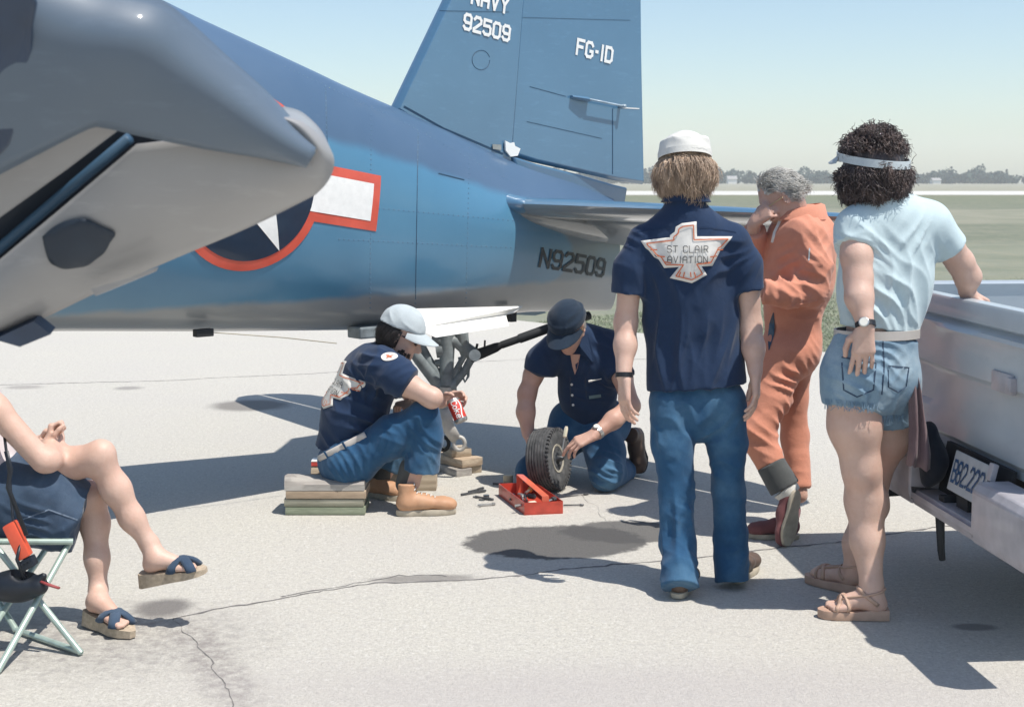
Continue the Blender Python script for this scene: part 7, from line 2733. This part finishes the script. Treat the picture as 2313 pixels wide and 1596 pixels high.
# ------------------------------------------------------------------ woman on the folding chair, seen from the knees across
def person_woman():
    t = root('person', 'seated woman in dark denim skirt and wedge sandals with crossed bare legs', 'person', D(60, 1400, 5.0) * V(1, 1, 0))
    Y = 4.98
    S = SDF(.006)
    pel, ch = D(-15, 1135, Y + .02), D(-120, 870, Y + .08)
    hc = D(-95, 610, Y + .05)
    f, u, r = head(S, hc, nrm(V(.9, .35, -.15)), UP, D(-125, 740, Y + .08))
    S.c(pel, ch, .12, .125, .05)
    S.c(D(-130, 790, Y - .06), D(-120, 790, Y + .22), .055, .055, .05)
    # near arm: elbow on the thigh, hand up
    e1, w1 = D(96, 1040, Y - .10), D(112, 1004, Y + .03)
    S.chain([D(-115, 800, Y - .10), D(-10, 925, Y - .11), e1], [.050, .047, .040], .03)
    S.chain([e1 + V(.02, .02, 0), w1], [.044, .031], .03)
    hand(S, w1, nrm(V(.10, .25, .90)), nrm(V(.9, .1, -.3)), V(-.2, -1, 0), curl=[1.25, 1.35, 1.4, 1.45], sc=.78, spread=.03, tcurl=.6)
    # far arm folded
    e2, w2 = D(40, 1010, Y + .30), D(92, 1000, Y + .12)
    S.chain([D(-105, 800, Y + .28), e2], [.048, .042], .03)
    S.chain([e2, w2], [.04, .03], .03)
    hand(S, w2, nrm(V(.6, -.3, .6)), V(0, 0, -1), V(-1, 0, 0), curl=.8, sc=.86)
    # crossed leg
    k1, a1 = D(222, 1034, Y - .01), D(338, 1228, Y + .03)
    S.chain([D(10, 1110, Y + .14), D(120, 1055, Y + .05), k1], [.080, .072, .053], .04)
    S.chain([k1, D(262, 1104, Y + .01), D(298, 1170, Y + .02), a1], [.050, .049, .041, .031], .035)
    S.e(D(232, 1018, Y - .02), (.034, .034, .034), None, .04)
    # standing leg
    k2, a2 = D(205, 1120, Y + .08), D(222, 1332, Y + .04)
    S.chain([D(10, 1140, Y + .02), D(110, 1120, Y + .06), k2], [.080, .074, .052], .04)
    S.chain([k2, D(214, 1180, Y + .09), D(219, 1260, Y + .06), a2], [.050, .049, .040, .030], .035)
    # feet
    def foot(heel, toe, up, ank):
        d = nrm(toe - heel)
        up = nrm(up)
        s = np.cross(d, up)
        L_ = np.linalg.norm(toe - heel)
        S.c(ank, heel + d * .045 + up * .045, .034, .033, .02)
        S.c(heel + d * .030 + up * .026, heel + d * .03 + up * .024, .029, .029, .02)
        S.c(heel + d * .06 + up * .045, toe - d * .085 + up * .020, .036, .026, .03)
        for i in range(5):
            o = (i - 2) * .0145
            S.c(toe - d * (.085 + .004 * abs(i - 2)) + s * o + up * .014, toe - d * (.020 + .008 * abs(i - 3.2)) + s * o * 1.05 + up * .009, .0135, .0085 + (.003 if i == 4 else 0), .006)
    u1 = nrm(V(.06, -.10, 1))
    h1, t1 = D(322, 1290, Y + .02), D(456, 1280, Y + .0)
    foot(h1, t1, u1, a1)
    h2, t2 = D(203, 1386, Y + .02), D(316, 1388, Y - .16)
    h2[2] = t2[2] = .062
    t2 = h2 + nrm(t2 - h2) * .235
    h2[2], t2[2] = .066, .035
    foot(h2, t2, UP, a2)
    S.build('body', SKIN, t)
    # wedge sandals
    WEDGE = pbr('straw_wedge_sole', (.42, .34, .25), .85, var=.2, vscale=60, bscale=120, bstr=.5)
    def wedge(h, to, up, th, tt):
        d = nrm(to - h)
        up = nrm(up - d * np.dot(up, d))
        s = np.cross(d, up)
        L_ = np.linalg.norm(to - h) + .015
        out = [(-.012, .020), (.0, .030), (.05, .033), (.11, .034), (.17, .044), (.215, .036), (L_, .012)]
        ring = out + [(x, -w) for x, w in out[::-1]]
        m = MB()
        m.loft([[h + d * x + s * w - up * .002 for x, w in ring], [h + d * x + s * w - up * .008 for x, w in ring],
                [h + d * (x - .004 * (x < .02)) + s * w - up * (lerp(th, tt, np.clip(x / L_, 0, 1))) for x, w in ring]])
        o = m.build('wedge_sandal', WEDGE, t, auto=40)
        m = MB()
        for a, b in (((.115, -.040), (.195, .042)), ((.115, .040), (.195, -.042))):
            pts = []
            for q in np.linspace(0, 1, 9):
                pts.append(h + d * lerp(a[0], b[0], q) + s * lerp(a[1], b[1], q) + up * (.050 * math.sin(math.pi * q) ** .8 * (1 - .25 * q)))
            m.tube(pts, .020, 8, flat=(nrm(up), .22))
        m.build('denim_strap', DENIM_D, o, smooth=True)
    wedge(h1, t1, u1, .055, .020)
    wedge(h2, t2, UP, .060, .028)
    # denim skirt
    S = SDF(.007)
    S.c(D(-20, 1120, Y + .06), D(60, 1125, Y + .05), .15, .15, .06, fl=(V(0, 1, 0), 1.15))
    S.chain([D(20, 1120, Y + .0), D(100, 1118, Y + .0), D(183, 1150, Y + .03)], [.12, .115, .098], .05, cut='b')
    S.chain([D(20, 1100, Y + .13), D(110, 1072, Y + .08), D(150, 1068, Y + .06)], [.12, .100, .092], .05, cut='b')
    S.chain([D(60, 1180, Y - .02), D(168, 1192, Y + .0)], [.09, .085], .05, cut='b')
    S.cutp(D(100, 1240, Y), -UP)
    for (x, y, ax, lam, am, R) in ((120, 1130, V(1, 0, .6), .06, .006, .12), (60, 1190, V(.5, 0, 1), .06, .006, .12), (150, 1190, V(.3, 0, 1), .05, .005, .10)):
        S.fold(D(x, y, Y - .12), ax, lam, am, R, int(x))
    sk = S.build('denim_skirt', DENIM_D, t, wr=[(22, .006, (1, 1, .7)), (50, .002, (1, 1, 1))], seed=51)
    kb = world_bvh(sk)
    HEM = pbr('pale_stitching', (.13, .17, .23), .9, var=.3, vscale=90)
    ribbon('hem_stitch', [(2, 1222), (60, 1228), (120, 1227), (172, 1222)], kb, .004, HEM, sk, off=.002)
    ribbon('side_seam', [(30, 1180), (110, 1150), (180, 1175)], kb, .005, HEM, sk, off=.002)
    # pale blouse
    S = SDF(.008)
    S.c(D(-35, 1085, Y + .05), D(-118, 850, Y + .08), .14, .15, .05, fl=(V(0, 1, 0), 1.2), cut='a')
    S.c(D(-125, 800, Y - .06), D(-115, 800, Y + .22), .08, .08, .05)
    S.c(D(10, 1070, Y + .04), D(35, 1062, Y + .0), .05, .03, .04)
    S.build('blouse', pbr('pale_blouse', (.62, .56, .56), .85, var=.06), t, wr=[(24, .004, (1, 1, .7))], seed=52)
    mask = lambda d: d[1] < .35 and d[2] > -.8
    hair('hair', t, H_DARK, hc, f, u, r, (.092, .110, .108), mask, 500, .14, .005, down=1, back=.3, lift=.2, jit=.3, seed=22, base=.93)
    return t
person_woman()
